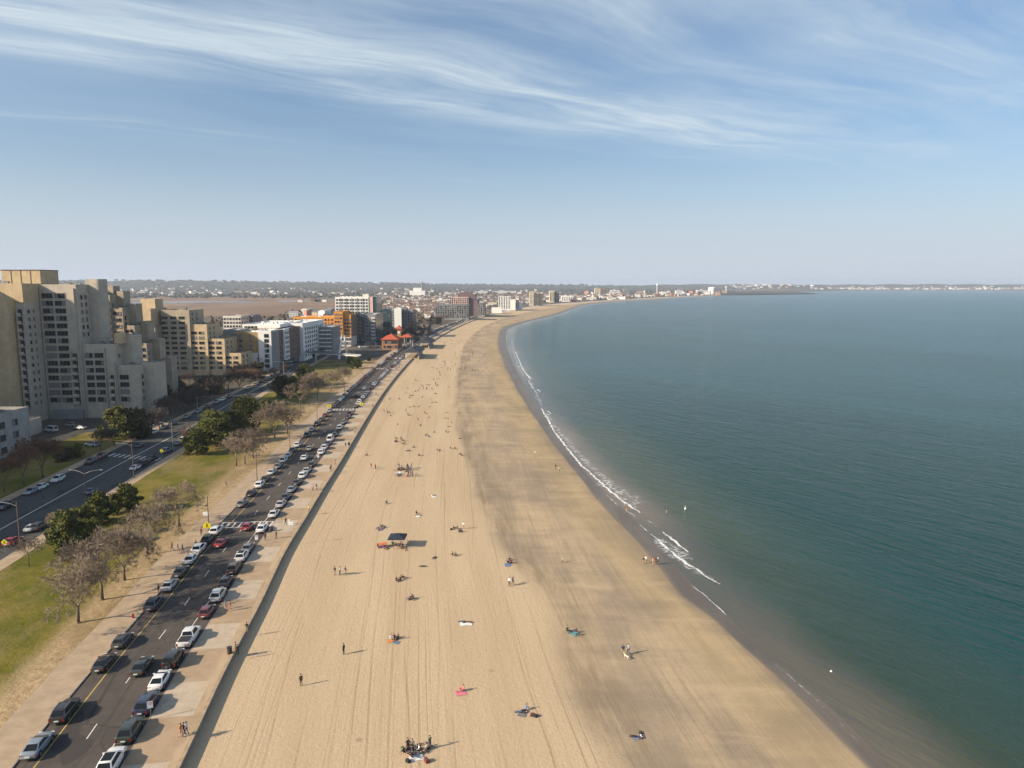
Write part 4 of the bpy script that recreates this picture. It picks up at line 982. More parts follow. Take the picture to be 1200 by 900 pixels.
ck = mb.build('clock_face', white, B.o); ck.rotation_euler = (R(90), 0, 0); ck.location = (0, l[1] - .004, 0)
hip(B, xr(467.5), xr(478.5), Yr + 14, Yr + 30, 9.5, 3.2, roof_red, name='canopy_roof')
for p, dy in ((468, 15), (478, 15), (468, 29), (478, 29), (473, 15)):
    mb = MB(); a = B.L(xr(p), Yr + dy, 0); mb.tube((a[0], a[1], 0), (a[0], a[1], 9.3), .3, .28, 8); mb.build('column', pale, B.o)
B.done()

# --- two open pavilions astride the sea wall
for i, (px, py, ln, lab) in enumerate(((484, 420, 36, 'nearer slate roofed open beach pavilion on columns at the sea wall'), (494, 408, 40, 'farther slate roofed open beach pavilion on columns at the sea wall'))):
    q = at(px, py, 0); s = s_of(q.y); B = Building('beach_pavilion', lab, 'pavilion', place(s, -0.4), 'pavilions at the sea wall')
    w = 5.2
    B.o.rotation_euler = (0, 0, heading(s)); B.loc = Vector((0, 0, 0))
    hip(B, -w, w, 0, ln, 4.6, 2.9, roof_slate, ov=1.2)
    mb = MB(); mb.box(-w + .3, w + .2, 0, ln, -1.8, .22); mb.build('plinth', coping_m, B.o)
    for k in range(6):
        for sx in (-1, 1):
            mb = MB(); y = 1 + k * (ln - 2) / 5; mb.tube((sx * (w - .6), y, .22), (sx * (w - .6), y, 4.3), .28, .24, 8); mb.box(sx * (w - .6) - .4, sx * (w - .6) + .4, y - .4, y + .4, .221, .6); mb.build('column', pale, B.o)
    for k in range(3):
        mb = MB(); y = 6 + k * (ln - 12) / 2; mb.box(-1.6, 1.6, y - .25, y + .25, .68, .75); mb.box(-1.5, -1.3, y - .2, y + .2, .221, .679); mb.box(1.3, 1.5, y - .2, y + .2, .221, .679); mb.build('bench', conc, B.o)

# --- white footbridge with its leaning pylon
q = at(402, 420); B = Building('footbridge', 'white cable stayed footbridge with two tall leaning pylon legs over the avenue', 'footbridge', (q.x, q.y, 0))
a, e = at(349, 412, 6.0), at(421, 416.5, 6.0); dv = (e - a); dv.z = 0; ln = dv.length; dirv2 = dv.normalized(); nrm = Vector((-dirv2.y, dirv2.x, 0))
def deckbox(t0, t1, o0, o1, z0, z1, mb):
    c = [a + dirv2 * (ln * t) + nrm * o for t, o in ((t0, o0), (t1, o0), (t1, o1), (t0, o1))]
    mb.prism([B.L(p.x, p.y, 0)[:2] for p in c], z0, z1)
mb = MB(); deckbox(0, 1, -1.8, 1.8, 5.45, 5.9, mb); mb.build('deck', white, B.o)
for o in (-1.8, 1.68):
    mb = MB(); deckbox(0, 1, o, o + .12, 5.901, 6.6, mb); mb.build('railing', metal_gy, B.o)
tops = []
for sgn, px in ((-1, 401.0), (1, 403.2)):
    foot = at(402 + sgn * 1.2, 420.5) + nrm * sgn * 3.2; top = Vector((x_at(px, q.y, 17), q.y + sgn * 1.2, z_at(393, q.y)))
    mb = MB(); f = B.L(*foot); tp = B.L(*top); mb.tube(f, tp, .9, .6, 8); mb.build('pylon', white, B.o); tops.append((tp, sgn))
for tp, sgn in tops:
    for t in (.08, .22, .36, .5, .9):
        p = a + dirv2 * (ln * t) + nrm * sgn * 1.9; mb = MB(); mb.tube(tp, B.L(p.x, p.y, 5.95), .07, .07, 4); mb.build('stay_cable', metal_gy, B.o)
for t in (.02, .3, .98):
    p = a + dirv2 * (ln * t); mb = MB(); l = B.L(p.x, p.y, 0); mb.tube((l[0], l[1], 0), (l[0], l[1], 5.44), .6, .5, 8); mb.build('pier', pale, B.o)
# car park under it
structure(sheet('car_park', [[at(356, 419, .02), at(404, 417, .02)], [at(352, 426, .02), at(386, 428, .02)], [at(338, 433, .02), at(376, 436, .02)]], [[(0, 400), (20, 400)], [(0, 450), (20, 450)], [(0, 480), (20, 480)]], ave_shade_m))
structure(sheet('car_park', [[at(420, 399, .02), at(446, 400, .02)], [at(424, 411, .02), at(452, 408, .02)]], [[(0, 400), (20, 400)], [(0, 450), (20, 450)]], ave_shade_m))
structure(sheet('tower_forecourt', [[at(50, 515, .03), at(175, 486, .03)], [at(85, 545, .03), at(200, 497, .03)]], [[(0, 300), (40, 300)], [(0, 340), (40, 340)]], ave_shade_m))
# ------------------------------------------------------------------ trees
bark = mat('bark', (0.13, 0.10, 0.075), 0.95, 0.25, 3.0)
twig_grey = mat('twig_grey', (0.245, 0.188, 0.138), 0.95, 0.2, 0.8)
twig_red = mat('twig_red', (0.20, 0.11, 0.065), 0.95, 0.25, 0.8)
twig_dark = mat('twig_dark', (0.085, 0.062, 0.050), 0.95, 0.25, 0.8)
def leaf_mat(name, a, b_):
    m, nt, b = new_mat(name)
    co = nt.add('ShaderNodeTexCoord').outputs['Object']
    n = nt.noise(co, 0.9, 3, 0.6); n2 = nt.noise(co, 6.0, 2)
    c = nt.mix(nt.ramp(n, 0.36, 0.64), a, b_); c = nt.mix(nt.ramp(n2, 0.4, 0.7, 0, .35), c, tuple(q * 0.5 for q in a))
    nt.put(b.inputs['Base Color'], c); b.inputs['Roughness'].default_value = 0.8; b.inputs['Specular IOR Level'].default_value = 0.15
    return m
needle = leaf_mat('pine_needles', (0.036, 0.048, 0.013), (0.150, 0.148, 0.032))
needle_y = leaf_mat('yellow_green_leaves', (0.060, 0.072, 0.018), (0.135, 0.125, 0.028))
forsy = leaf_mat('yellow_blossom', (0.30, 0.26, 0.02), (0.46, 0.40, 0.04))
dark_leaf = leaf_mat('dull_green_leaves', (0.028, 0.032, 0.014), (0.070, 0.062, 0.024))

def twigs(seed, h, spread, levels=5, trunk_h=0.24, fine=0.016, dens=1.0):
    """(trunk MB, crown MB) of a leafless tree that branches in three dimensions."""
    r = random.Random(seed); T, Cn = MB(), MB()
    def grow(p, d, ln, rad, lv):
        n = 2 if lv > 1 else 1; q = p
        for k in range(n):
            d2 = (d + Vector((r.uniform(-.2, .2), r.uniform(-.2, .2), r.uniform(-.04, .14)))).normalized()
            e = q + d2 * (ln / n); r1 = max(fine, rad * (0.82 if n == 2 else .55))
            (Cn).tube(q, e, rad, r1, 5 if rad > .05 else 3, 0, cap=False)
            q, rad, d = e, r1, d2
            if lv >= 1 and k == 0 and r.random() < .9 * dens: branch(q, d, ln * .7, rad * .6, lv - 1)
        if lv > 0:
            for _ in range(r.choice((2, 3, 3)) if lv > 1 else (6 if dens >= 1 else 4)): branch(q, d, ln * r.uniform(.62, .86), rad * .68, lv - 1)
    def branch(p, d, ln, rad, lv):
        a = d.orthogonal().normalized(); a.rotate(Matrix.Rotation(r.uniform(0, 6.28), 3, d))
        dd = (d + a * r.uniform(.45, 1.0) * spread + Vector((0, 0, .10))).normalized()
        grow(p, dd, ln, max(fine, rad), lv)
    th = h * trunk_h; lean = Vector((r.uniform(-.05, .05), r.uniform(-.05, .05), 1)).normalized(); tr = h * .020
    T.tube((0, 0, -.1), (0, 0, .25), tr * 1.7, tr * 1.1, 8, 0); T.tube((0, 0, .25), lean * th, tr * 1.1, tr * .85, 8, 0)
    top = lean * th
    for k in range(r.choice((3, 4))):
        t = 6.28 * k / 3.5 + r.uniform(-.4, .4); d = Vector((math.cos(t) * .62 * spread, math.sin(t) * .62 * spread, 1)).normalized()
        grow(top, d, h * .25, tr * .62, levels - 1)
    return T, Cn
def leafy(seed, h, w, n, size, cone=0.5, trunk_h=.2, gaps=.35):
    r = random.Random(seed); T, L = MB(), MB(); tr = h * .02
    T.tube((0, 0, -.1), (0, 0, h * .8), tr * 1.4, tr * .3, 7, 0)
    clumps = []
    for _ in range(int(10 + n / 90)):
        z = h * (trunk_h + (1 - trunk_h) * r.random() ** .9); f = (z / h - trunk_h) / (1 - trunk_h)
        rad = w * math.sqrt(max(0.02, 1 - ((f - cone) / (1.02 - cone)) ** 2)) * .92 ; t = r.uniform(0, 6.28); q = rad * math.sqrt(r.random()) * r.uniform(.75, 1.08)
        c = Vector((q * math.cos(t), q * math.sin(t), z)); clumps.append((c, w * r.uniform(.14, .36)))
        T.tube((0, 0, z - h * .08 if z > h * .15 else z), c, tr * .4, tr * .12, 4, 0, cap=False)
    per = n // len(clumps)
    for c, cr in clumps:
        for _ in range(per):
            v = Vector((r.gauss(0, 1), r.gauss(0, 1), r.gauss(0, .75))); v = v.normalized() * cr * (r.random() ** .33)
            p = c + v
            if p.z < .15: p.z = .15 + r.random() * .3
            a = Vector((r.gauss(0, 1), r.gauss(0, 1), r.gauss(0, 1))).normalized(); b_ = a.orthogonal().normalized(); s = size * r.uniform(.6, 1.35)
            L.face([p - a * s - b_ * s * .45, p + a * s * .3 - b_ * s * .5, p + a * s + b_ * s * .4, p - a * s * .4 + b_ * s * .5], 0)
    return T, L
PROTO = {}
def tree_proto(kind, build_fn, name, twm):
    T, Cn = build_fn
    t = T.mesh('trunk', bark, smooth=True); c = Cn.mesh('crown', twm); PROTO[kind] = (t, c, name)
for i in range(3):
    tree_proto(f'bare{i}', twigs(40 + i, 10.5, 1.28, 6, fine=.024), 'bare_tree', twig_grey)
tree_proto('red0', twigs(60, 12, .85, 6, trunk_h=.2, fine=.026, dens=1.1), 'bare_tree', twig_red); tree_proto('red1', twigs(61, 11, .9, 6, fine=.026), 'bare_tree', twig_red)
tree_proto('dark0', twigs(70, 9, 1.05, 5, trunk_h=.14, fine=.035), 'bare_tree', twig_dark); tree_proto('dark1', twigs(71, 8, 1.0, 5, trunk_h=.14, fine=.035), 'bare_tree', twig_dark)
tree_proto('smallbare', twigs(80, 6, .9, 5, fine=.022), 'bare_tree', twig_grey)
for i in range(2):
    tree_proto(f'pine{i}', leafy(90 + i, 7.5, 3.3, 6000, .25, .34, .06), 'pine_tree', needle)
    tree_proto(f'bigpine{i}', leafy(95 + i, 11.5, 5.6, 8600, .32, .40, .10), 'pine_tree', needle)
tree_proto('shrub', leafy(100, 4.6, 3.2, 2600, .26, .35, .05), 'evergreen_bush', dark_leaf)
tree_proto('green', leafy(101, 7.0, 4.0, 3800, .28, .35, .1), 'evergreen_tree', needle_y)
tree_proto('forsythia', leafy(102, 5.2, 3.6, 3000, .24, .3, .03), 'yellow_tree', forsy)
def tree(kind, px, py, h, label, cat='tree', group=None, pos=None, z=.08):
    t, c, name = PROTO[kind]; q = pos or at(px, py, z)
    base = max(v.co.z for v in c.vertices) if kind not in PROTO_H else PROTO_H[kind]; PROTO_H[kind] = base
    o = empty(name, (q.x, q.y, z), rng.uniform(0, 6.28)); k = h / base; g = 1.18 if kind.startswith(('pine', 'bigpine')) else (1.2 if kind.startswith('bare') else 1.0); k *= g; o.scale = (k * rng.uniform(.92, 1.12) * (1.12 if g == 1.18 else 1), k * rng.uniform(.92, 1.12) * (1.12 if g == 1.18 else 1), k * rng.uniform(.94, 1.05))
    link('trunk', t, o); link('crown', c, o); tag(o, label, cat, group); return o
PROTO_H = {}
BG = 'bare trees on the strip of grass'
for i, (k, px, py, h, lab) in enumerate([
    ('bare0', 92, 730, 10.2, 'large bare grey tree whose trunk leans left, nearest the camera on the grass'),
    ('bare1', 120, 703, 9.6, 'bare tree with a dark forked trunk just beyond the nearest large bare tree'),
    ('bare2', 146, 680, 9.0, 'bare grey tree standing on the sandy verge, third from the camera'),
    ('bare0', 173, 650, 8.6, 'bare tree with slim upright trunk behind the overlapping nearest bare trees'),
    ('bare1', 210, 617, 8.2, 'lone bare tree on the lawn just before the yellow crossing sign'),
    ('smallbare', 34, 664, 6.0, 'small leaning bare tree beside the near avenue lamp post'),
    ('bare2', 277, 546, 8.0, 'first of three slim bare trees on the open lawn, by the pine clump'),
    ('bare0', 287, 544, 8.6, 'middle of three slim bare trees on the open lawn, by the pine clump'),
    ('bare1', 297, 537, 8.2, 'last of three slim bare trees on the open lawn, by the pine clump'),
    ('bare2', 322, 513, 10.5, 'tall bare tree at the left of the dense bare pair beyond the pine clump'),
    ('bare0', 337, 509, 10.5, 'tall bare tree at the right of the dense bare pair beyond the pine clump'),
    ('bare1', 352, 476, 9.0, 'bare tree on brown ground between the far pines and the boulevard'),
    ('bare2', 372, 468, 9.5, 'wide bare tree before the second zebra crossing, beside a patch of lawn'),
    ('bare0', 388, 459, 9.5, 'bare tree behind the second zebra crossing on brown ground'),
    ('bare1', 402, 452, 9.0, 'bare tree nearest the car park edge beyond the second crossing'),
    ('bare2', 366, 456, 9.0, 'bare tree next to the single tall far pine'),
    ('smallbare', 141, 594, 4.6, 'little bare sapling on the avenue verge beside the crossing'),
    ('bare0', 224, 530, 7.5, 'reddish bare tree at the avenue verge, left of the big pine clump'),
    ('bare1', 72, 628, 4.5, 'faint bare sapling on the avenue verge behind the near pines')]):
    tree(k, px, py, h, lab, group=BG)
PG = 'pines on the strip of grass'
for k, px, py, h, lab in [
    ('pine0', 78, 645, 7.0, 'nearest dark green pine on the lawn beside the avenue'),
    ('pine1', 101, 633, 6.6, 'rounded green pine between the nearest pine and the darkest one'),
    ('pine0', 118, 613, 6.8, 'darkest rounded pine of the near clump beside the avenue'),
    ('pine1', 149, 601, 5.8, 'separate lighter pine at the far end of the near clump'),
    ('bigpine0', 252, 521, 11.0, 'big dark pine at the left of the large pine clump'),
    ('bigpine1', 289, 505, 11.5, 'tallest broad pine in the middle of the large pine clump'),
    ('pine1', 231, 533, 7.0, 'small pine with open trunk in front of the large pine clump'),
    ('bigpine0', 272, 512, 8.5, 'squat pine filling the middle of the large pine clump'),
    ('green', 313, 487, 7.5, 'paler yellow green evergreen at the right of the large pine clump'),
    ('bigpine1', 331, 466, 10.0, 'dark flat topped pine by the avenue lamps, left of the lone tall pine'),
    ('pine0', 343, 463, 8.5, 'dark bushy pine tucked beside the flat topped pine'),
    ('bigpine0', 359, 452, 10.5, 'lone tall pine standing near the car park'),
    ('pine1', 418, 432, 6.5, 'dark pine by the third crossing at the end of the grass'),
    ('pine0', 411, 426, 5.0, 'small dark pine behind the third crossing near the footbridge'),
    ('shrub', 432, 423, 3.0, 'low dark shrub at the far tip of the grass strip')]:
    tree(k, px, py, h, lab, 'pine', PG)
LG = 'trees between the avenue and the apartment towers'
for k, px, py, h, lab in [
    ('red0', 50, 560, 12.5, 'tall reddish budding tree on the far lawn beside the garage'),
    ('red1', 28, 569, 11.0, 'second reddish budding tree left of the tall one on the far lawn'),
    ('red1', 5, 577, 9.5, 'dark reddish bare tree at the left edge of the far lawn'),
    ('shrub', 74, 540, 5.0, 'dull green bush beside the tower forecourt drive'),
    ('green', 90, 536, 4.6, 'yellowish bush near the tower entrance drive'),
    ('green', 143, 514, 12.5, 'broad olive green tree in front of the stepped tower base'),
    ('shrub', 160, 512, 11.5, 'dull brown green tree at the seaward foot of the stepped tower'),
    ('dark0', 118, 527, 7.0, 'dark leafless thicket tree beside the tower forecourt'),
    ('dark1', 134, 523, 7.0, 'dark leafless tree in shade under the olive green tree'),
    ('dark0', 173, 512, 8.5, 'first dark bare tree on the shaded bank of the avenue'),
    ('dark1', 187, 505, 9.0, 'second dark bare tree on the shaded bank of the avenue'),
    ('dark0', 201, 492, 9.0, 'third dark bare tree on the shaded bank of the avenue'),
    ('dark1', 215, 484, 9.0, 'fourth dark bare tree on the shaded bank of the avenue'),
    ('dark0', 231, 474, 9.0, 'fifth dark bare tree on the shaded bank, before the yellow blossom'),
    ('green', 192, 470, 9.0, 'olive tree at the foot of the rear stepped towers'),
    ('shrub', 207, 462, 8.0, 'dark evergreen at the foot of the second stepped tower'),
    ('forsythia', 255, 461, 5.8, 'bright yellow blossoming tree beside the avenue'),
    ('dark1', 268, 459, 9.5, 'dark bare tree right beside the yellow blossoming tree'),
    ('dark0', 281, 455, 10.0, 'purple brown bare tree by the avenue, left of the tan block'),
    ('red1', 292, 452, 9.0, 'reddish bare tree by the avenue in front of the tan block'),
    ('dark1', 303, 450, 9.0, 'dark bare tree in front of the tall white corner'),
    ('dark0', 240, 458, 9.0, 'dark bare tree at the foot of the cream stepped tower'),
    ('dark0', 222, 452, 8.0, 'dark bare tree close against the second stepped tower'),
    ('shrub', 353, 420, 6.0, 'dark bush below the footbridge deck at the white block'),
    ('shrub', 366, 419, 6.0, 'second dark bush below the footbridge deck'),
    ('dark1', 378, 417, 7.0, 'dark bare tree below the footbridge deck'),
    ('dark0', 320, 445, 7.5, 'dark bare tree at the avenue kerb below the glass street front'),
    ('dark1', 334, 440, 7.0, 'last dark bare tree on the avenue before the car park')]:
    tree(k, px, py, h, lab, group=LG)
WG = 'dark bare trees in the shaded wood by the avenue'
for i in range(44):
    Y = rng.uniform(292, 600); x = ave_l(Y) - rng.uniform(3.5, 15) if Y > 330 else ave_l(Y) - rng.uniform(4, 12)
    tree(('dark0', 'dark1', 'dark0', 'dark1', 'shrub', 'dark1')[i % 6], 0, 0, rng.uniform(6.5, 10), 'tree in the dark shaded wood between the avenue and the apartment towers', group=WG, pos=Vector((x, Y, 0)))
MG = 'bare trees beyond the station'
for i in range(34):
    Y = rng.uniform(735, 1080); u = rng.uniform(-72, -30)
    q = place(s_of(Y), u); tree(('dark0', 'dark1', 'bare0', 'bare1', 'shrub', 'dark0')[i % 6], 0, 0, rng.uniform(7, 11), 'tree in the brown wood between the red roofed station and the boulevard bend', group=MG, pos=q)
# hanging wood that reads as one mass, marsh edge woods and far hills
def woods(name, n, fn, smin, smax, m, zmul=.75):
    mb = MB(); r = random.Random(len(name) + n)
    for _ in range(n):
        x, y, sc = fn(r); s = r.uniform(smin, smax) * sc; nu = 5
        z = terrain_z(x, y); i = len(mb.v); h = s * zmul * r.uniform(.8, 1.3)
        ring = [(x + s * r.uniform(.6, 1) * math.cos(t), y + s * r.uniform(.6, 1) * math.sin(t), z) for t in np.linspace(0, 6.28, nu, endpoint=False)]
        ring2 = [(x + (p[0] - x) * .75 + r.uniform(-.1, .1) * s, y + (p[1] - y) * .75, z + h * r.uniform(.55, .8)) for p in ring]
        mb.v += ring + ring2 + [(x + r.uniform(-.2, .2) * s, y, z + h)]
        for k in range(nu):
            k2 = (k + 1) % nu; mb.f.append((i + k, i + k2, i + nu + k2, i + nu + k)); mb.f.append((i + nu + k, i + nu + k2, i + 2 * nu)); mb.m += [0, 0]
    return stuff(mb.build(name, m))
HILLS = [(-2600, 7600, 2300, 900, 66), (-1200, 8600, 1500, 900, 52), (-4200, 7000, 1800, 900, 60), (600, 9400, 1500, 800, 52), (-5600, 6000, 1500, 1200, 58), (2500, 10400, 1500, 700, 56), (3300, 9000, 600, 300, 56), (5200, 10600, 2200, 500, 50), (8000, 10600, 2600, 500, 46), (-3000, 5200, 900, 350, 20), (-1500, 6000, 1100, 350, 24), (200, 6600, 900, 350, 20)]
def terrain_z(x, y):
    z = 0.0
    for hx, hy, sx, sy, h in HILLS:
        z += h * math.exp(-((x - hx) / sx) ** 2 - ((y - hy) / sy) ** 2)
    return max(0, z - 6)
wood_m, nt, b = new_mat('far_wood')
P = nt.pos(); n = nt.noise(nt.mapping(P, (.006, .004, .01)), 1.0, 5, .65); n2 = nt.noise(P, .03, 3)
c = nt.mix(nt.ramp(n, .38, .62), (0.040, 0.044, 0.028), (0.090, 0.070, 0.052)); c = nt.mix(nt.ramp(n2, .4, .7, 0, .5), c, (0.11, 0.085, 0.06))
nt.put(b.inputs['Base Color'], c); b.inputs['Roughness'].default_value = 1.0; b.inputs['Specular IOR Level'].default_value = 0.0
rows = []
for y in np.linspace(4300, 13500, 60):
    rows.append([(x, y, (terrain_z(x, y) + 6 * math.sin(x * .011 + y * .004) * min(1, terrain_z(x, y) / 20) - .3) if terrain_z(x, y) > 1.5 else -7.0) for x in np.linspace(-8500, 12500, 220)])
hills = structure(sheet('hills', rows, None, wood_m))
marsh_m, nt, b = new_mat('marsh_reeds')
P = nt.pos(); n = nt.noise(nt.mapping(P, (.004, .0016, 1)), 1.0, 5, .6)
c = nt.mix(nt.ramp(n, .36, .64), (0.195, 0.132, 0.094), (0.270, 0.190, 0.135)); nt.put(b.inputs['Base Color'], c); b.inputs['Roughness'].default_value = 1.0; b.inputs['Specular IOR Level'].default_value = 0.05
def outline(name, pts, z, m): 
    mb = MB(); mb.face([at(a, b_, z) for a, b_ in pts]); return structure(mb.build(name, m))
outline('marsh', [(40, 366), (150, 368), (250, 371), (330, 370), (372, 366), (398, 361), (402, 354), (380, 350), (330, 349), (250, 348), (150, 347), (40, 347)], .15, marsh_m)
wat = sea_m
for pts in ([(90, 357), (150, 356.5), (215, 355.2), (262, 354.4), (300, 354.8), (292, 353.2), (250, 352.8), (200, 353.4), (150, 354), (90, 354)], [(100, 351.5), (160, 351.2), (190, 351.4), (170, 350.4), (100, 350.3)], [(322, 353.6), (350, 353.8), (372, 353), (350, 352.2), (330, 352.4)]):
    outline('marsh_creek', pts, .4, wat)
def f1(r):
    y = r.uniform(3000, 9500); x = r.uniform(-.85, .30 if y > 5200 else .02) * y; return x, y, 1 + y / 4500
woods('far_woods', 3600, f1, 6, 10, wood_m, .6)
def f2(r):
    y = r.uniform(660, 1500); x = -r.uniform(.16, .56) * y; return x, y, 1
woods('marsh_edge_woods', 420, lambda r: (lambda y: (x_at(r.uniform(240, 505), y), y, 1))(r.choice((r.uniform(680, 900), r.uniform(900, 1250)))), 3.0, 6.0, mat('near_wood', (0.085, 0.062, 0.045), 1.0, 0.35, 0.05), .9)
woods('town_trees', 900, lambda r: (lambda y: (r.uniform(x_at(395, y), min(x_at(640, y), wall_x(min(y, 3800)) - 60)), y, 1))(r.uniform(1250, 3800)), 4.0, 7.5, mat('town_wood', (0.080, 0.062, 0.042), 1.0, 0.4, 0.02), .8)
woods('shore_town_trees', 500, lambda r: (lambda y: (wall_x(y) - r.uniform(30, 900), y, 1))(r.uniform(2300, 3880)), 4.5, 8, mat('town_wood', (0.080, 0.062, 0.042)), .7)
woods('far_shore_trees', 380, lambda r: (lambda y: (r.uniform(x_at(855, y), x_at(1235, y)), y, 1.6))(r.uniform(8900, 10600)), 6, 10, mat('shore_scrub_hazed', (0.15, 0.135, 0.115), 1.0, 0.3, 0.01))  # paler than the town trees: distance haze put into the colour
# low far shore across the water
mb = MB()
far = [(852, 341.2), (880, 341.6), (905, 341.0), (930, 341.3), (965, 340.4), (1010, 339.9), (1060, 339.8), (1120, 339.8), (1180, 339.9), (1260, 340.0)]
front = [at(a, b_, 0) for a, b_ in far]; back = [Vector((p.x * 1.25, p.y * 1.35, 1.5)) for p in front]
for i in range(len(front) - 1): mb.face([front[i] + Vector((0, 0, 1.2)), front[i + 1] + Vector((0, 0, 1.2)), back[i + 1], back[i]]); mb.face([front[i] - Vector((0, 0, 3)), front[i + 1] - Vector((0, 0, 3)), front[i + 1] + Vector((0, 0, 1.2)), front[i] + Vector((0, 0, 1.2))])
structure(mb.build('far_shore', land_m))

# ------------------------------------------------------------------ far houses: one mesh per kind, each house an object of its own
hm = tint_mat('house_paint', 0.9); roofs = [mat('house_roof_grey', (.13, .12, .115), .95), mat('house_roof_brown', (.16, .10, .075), .95), mat('house_roof_pale', (.34, .32, .30), .95)]
def house_mesh(w, d, h, rh, roof):
    mb = MB(); mb.box(-w/2, w/2, -d/2, d/2, -.5, h, 0); o = .4
    mb.face([(-w/2 - o, -d/2 - o, h - .1), (w/2 + o, -d/2 - o, h - .1), (w/2 + o, 0, h + rh), (-w/2 - o, 0, h + rh)], 1); mb.face([(w/2 + o, d/2 + o, h - .1), (-w/2 - o, d/2 + o, h - .1), (-w/2 - o, 0, h + rh), (w/2 + o, 0, h + rh)], 1)
    mb.face([(-w/2, -d/2, h), (-w/2, 0, h + rh - .12), (-w/2, d/2, h)], 0); mb.face([(w/2, d/2, h), (w/2, 0, h + rh - .12), (w/2, -d/2, h)], 0)
    for k in range(3):
        for z in (1.0, 3.9):
            x = -w/2 + w * (k + .5) / 3
            if z + 1.3 < h: mb.box(x - .5, x + .5, -d/2 - .05, -d/2 - .01, z, z + 1.3, 2)
    return mb.mesh('house', [hm, roof, glass])
HM = [house_mesh(9, 8, 6.2, 2.8, roofs[0]), house_mesh(12, 9, 6.4, 3.0, roofs[1]), house_mesh(15, 11, 8.5, 1.2, roofs[2]), house_mesh(24, 13, 7.5, .6, roofs[2])]
PAINT = [(.62, .60, .56), (.70, .67, .62), (.45, .42, .38), (.36, .24, .18), (.55, .47, .34), (.28, .30, .33), (.75, .73, .70), (.40, .18, .13)]
def houses(n, fn, label, group, sc=1.0, sc2=None, pick=(0, 0, 1, 1, 2)):
    for _ in range(n):
        x, y = fn(rng); o = link('house', HM[rng.choice(pick)]); k = sc * rng.uniform(.85, 1.2); o.location = (x, y, terrain_z(x, y) - (.3 if y > 4000 else 0)); o.rotation_euler = (0, 0, rng.uniform(-.6, .6) + (1.57 if rng.random() < .4 else 0)); o.scale = (k, k, k); o.color = (*rng.choice(PAINT), 1)
        tag(o, label, 'house', group)
houses(95, lambda r: (lambda y: (r.uniform(x_at(452, y), min(x_at(625, y), wall_x(y) - 70)), y))(r.uniform(1180, 2600)), 'small house among bare trees in the town behind the seafront apartment blocks', 'houses in the town behind the beach')
houses(70, lambda r: (lambda y: (wall_x(y) - r.uniform(16, 420), y))(r.uniform(2300, 3850)), 'low building along the far curve of the beach', 'buildings along the far curve of the beach', 1.25, pick=(0, 1, 2, 3))
houses(40, lambda r: (lambda y: (r.uniform(x_at(110, y), x_at(520, y)), y))(r.uniform(3600, 6200)), 'pale speck of a house at the far edge of the brown marsh', 'houses at the far edge of the marsh', 1.7, pick=(1, 2, 3))
houses(14, lambda r: (lambda y: (r.uniform(x_at(335, y), x_at(396, y)), y))(r.uniform(1180, 1400)), 'pale house in the row at the near edge of the brown marsh', 'houses at the near edge of the marsh')
houses(78, lambda r: (lambda y: (r.uniform(x_at(862, y), x_at(1215, y)), y))(r.uniform(8700, 9800)), 'tiny pale building on the low shore across the bay', 'buildings on the shore across the bay', 2.5, pick=(1, 2, 3, 3))
houses(24, lambda r: (lambda y: (r.uniform(x_at(640, y), x_at(850, y)), y))(r.uniform(3900, 6000)), 'distant building in the built-up point behind the far curve', 'buildings on the far point', 1.8, pick=(1, 2, 3))
def far_town(name, n, fn, sc):
    mb = MB(); r = random.Random(n)
    for _ in range(n):
        x, y = fn(r); z = terrain_z(x, y); w, d, h = r.uniform(7, 16) * sc, r.uniform(7, 12) * sc, r.uniform(5, 9) * sc; m = r.choice((0, 0, 1, 2, 3)); mb.box(x - w/2, x + w/2, y - d/2, y + d/2, z - 1, z + h, m)
        rr = r.choice((4, 5, 5)); mb.face([(x - w/2 - .4, y - d/2 - .4, z + h - .05), (x + w/2 + .4, y - d/2 - .4, z + h - .05), (x + w/2 + .4, y, z + h + 2.2 * sc), (x - w/2 - .4, y, z + h + 2.2 * sc)], rr); mb.face([(x + w/2 + .4, y + d/2 + .4, z + h - .05), (x - w/2 - .4, y + d/2 + .4, z + h - .05), (x - w/2 - .4, y, z + h + 2.2 * sc), (x + w/2 + .4, y, z + h + 2.2 * sc)], rr)
    return stuff(mb.build(name, [white, pale, yellow_tan, brick, roofs[0], roofs[1]]))
far_town('town_houses', 420, lambda r: (lambda y: (r.uniform(x_at(440, y), min(x_at(640, y), wall_x(min(y, 3850)) - 90)), y))(r.uniform(1300, 3800)), 1.0)
far_town('shore_town_houses', 320, lambda r: (lambda y: (wall_x(y) - r.uniform(20, 900), y))(r.uniform(2300, 3860)), 1.1)
far_town('far_shore_town', 260, lambda r: (lambda y: (r.uniform(x_at(856, y), x_at(1225, y)), y))(r.uniform(8600, 10200)), 2.0)
far_town('marsh_edge_town', 160, lambda r: (lambda y: (r.uniform(x_at(100, y), x_at(640, y)), y))(r.uniform(3500, 6500)), 1.5)
def far_block(label, px0, px1, pt, Y, m, cat='far building', name='apartment_block'):
    mb = MB(); x0, x1 = x_at(px0, Y), x_at(px1, Y); z = z_at(pt, Y); mb.box(x0, x1, Y, Y + 30, -1, z, 0); mb.box(x0 + 2, x1 - 2, Y + 2, Y + 28, z + .01, z + 1.4, 1); mb.box(x0 + (x1 - x0) * .3, x0 + (x1 - x0) * .5, Y + 6, Y + 14, z + 1.41, z + 4.5, 0)
    k = 3.0
    while k < z - 3:
        for i in range(max(2, int((x1 - x0) / 7))):
            xx = x0 + 2 + i * 7
            if xx + 4 < x1: mb.box(xx, xx + 4, Y - .15, Y - .01, k, k + 1.8, 2)
        k += 3.4
    return tag(mb.build(name, [m, roof_grey, glass]), label, cat)
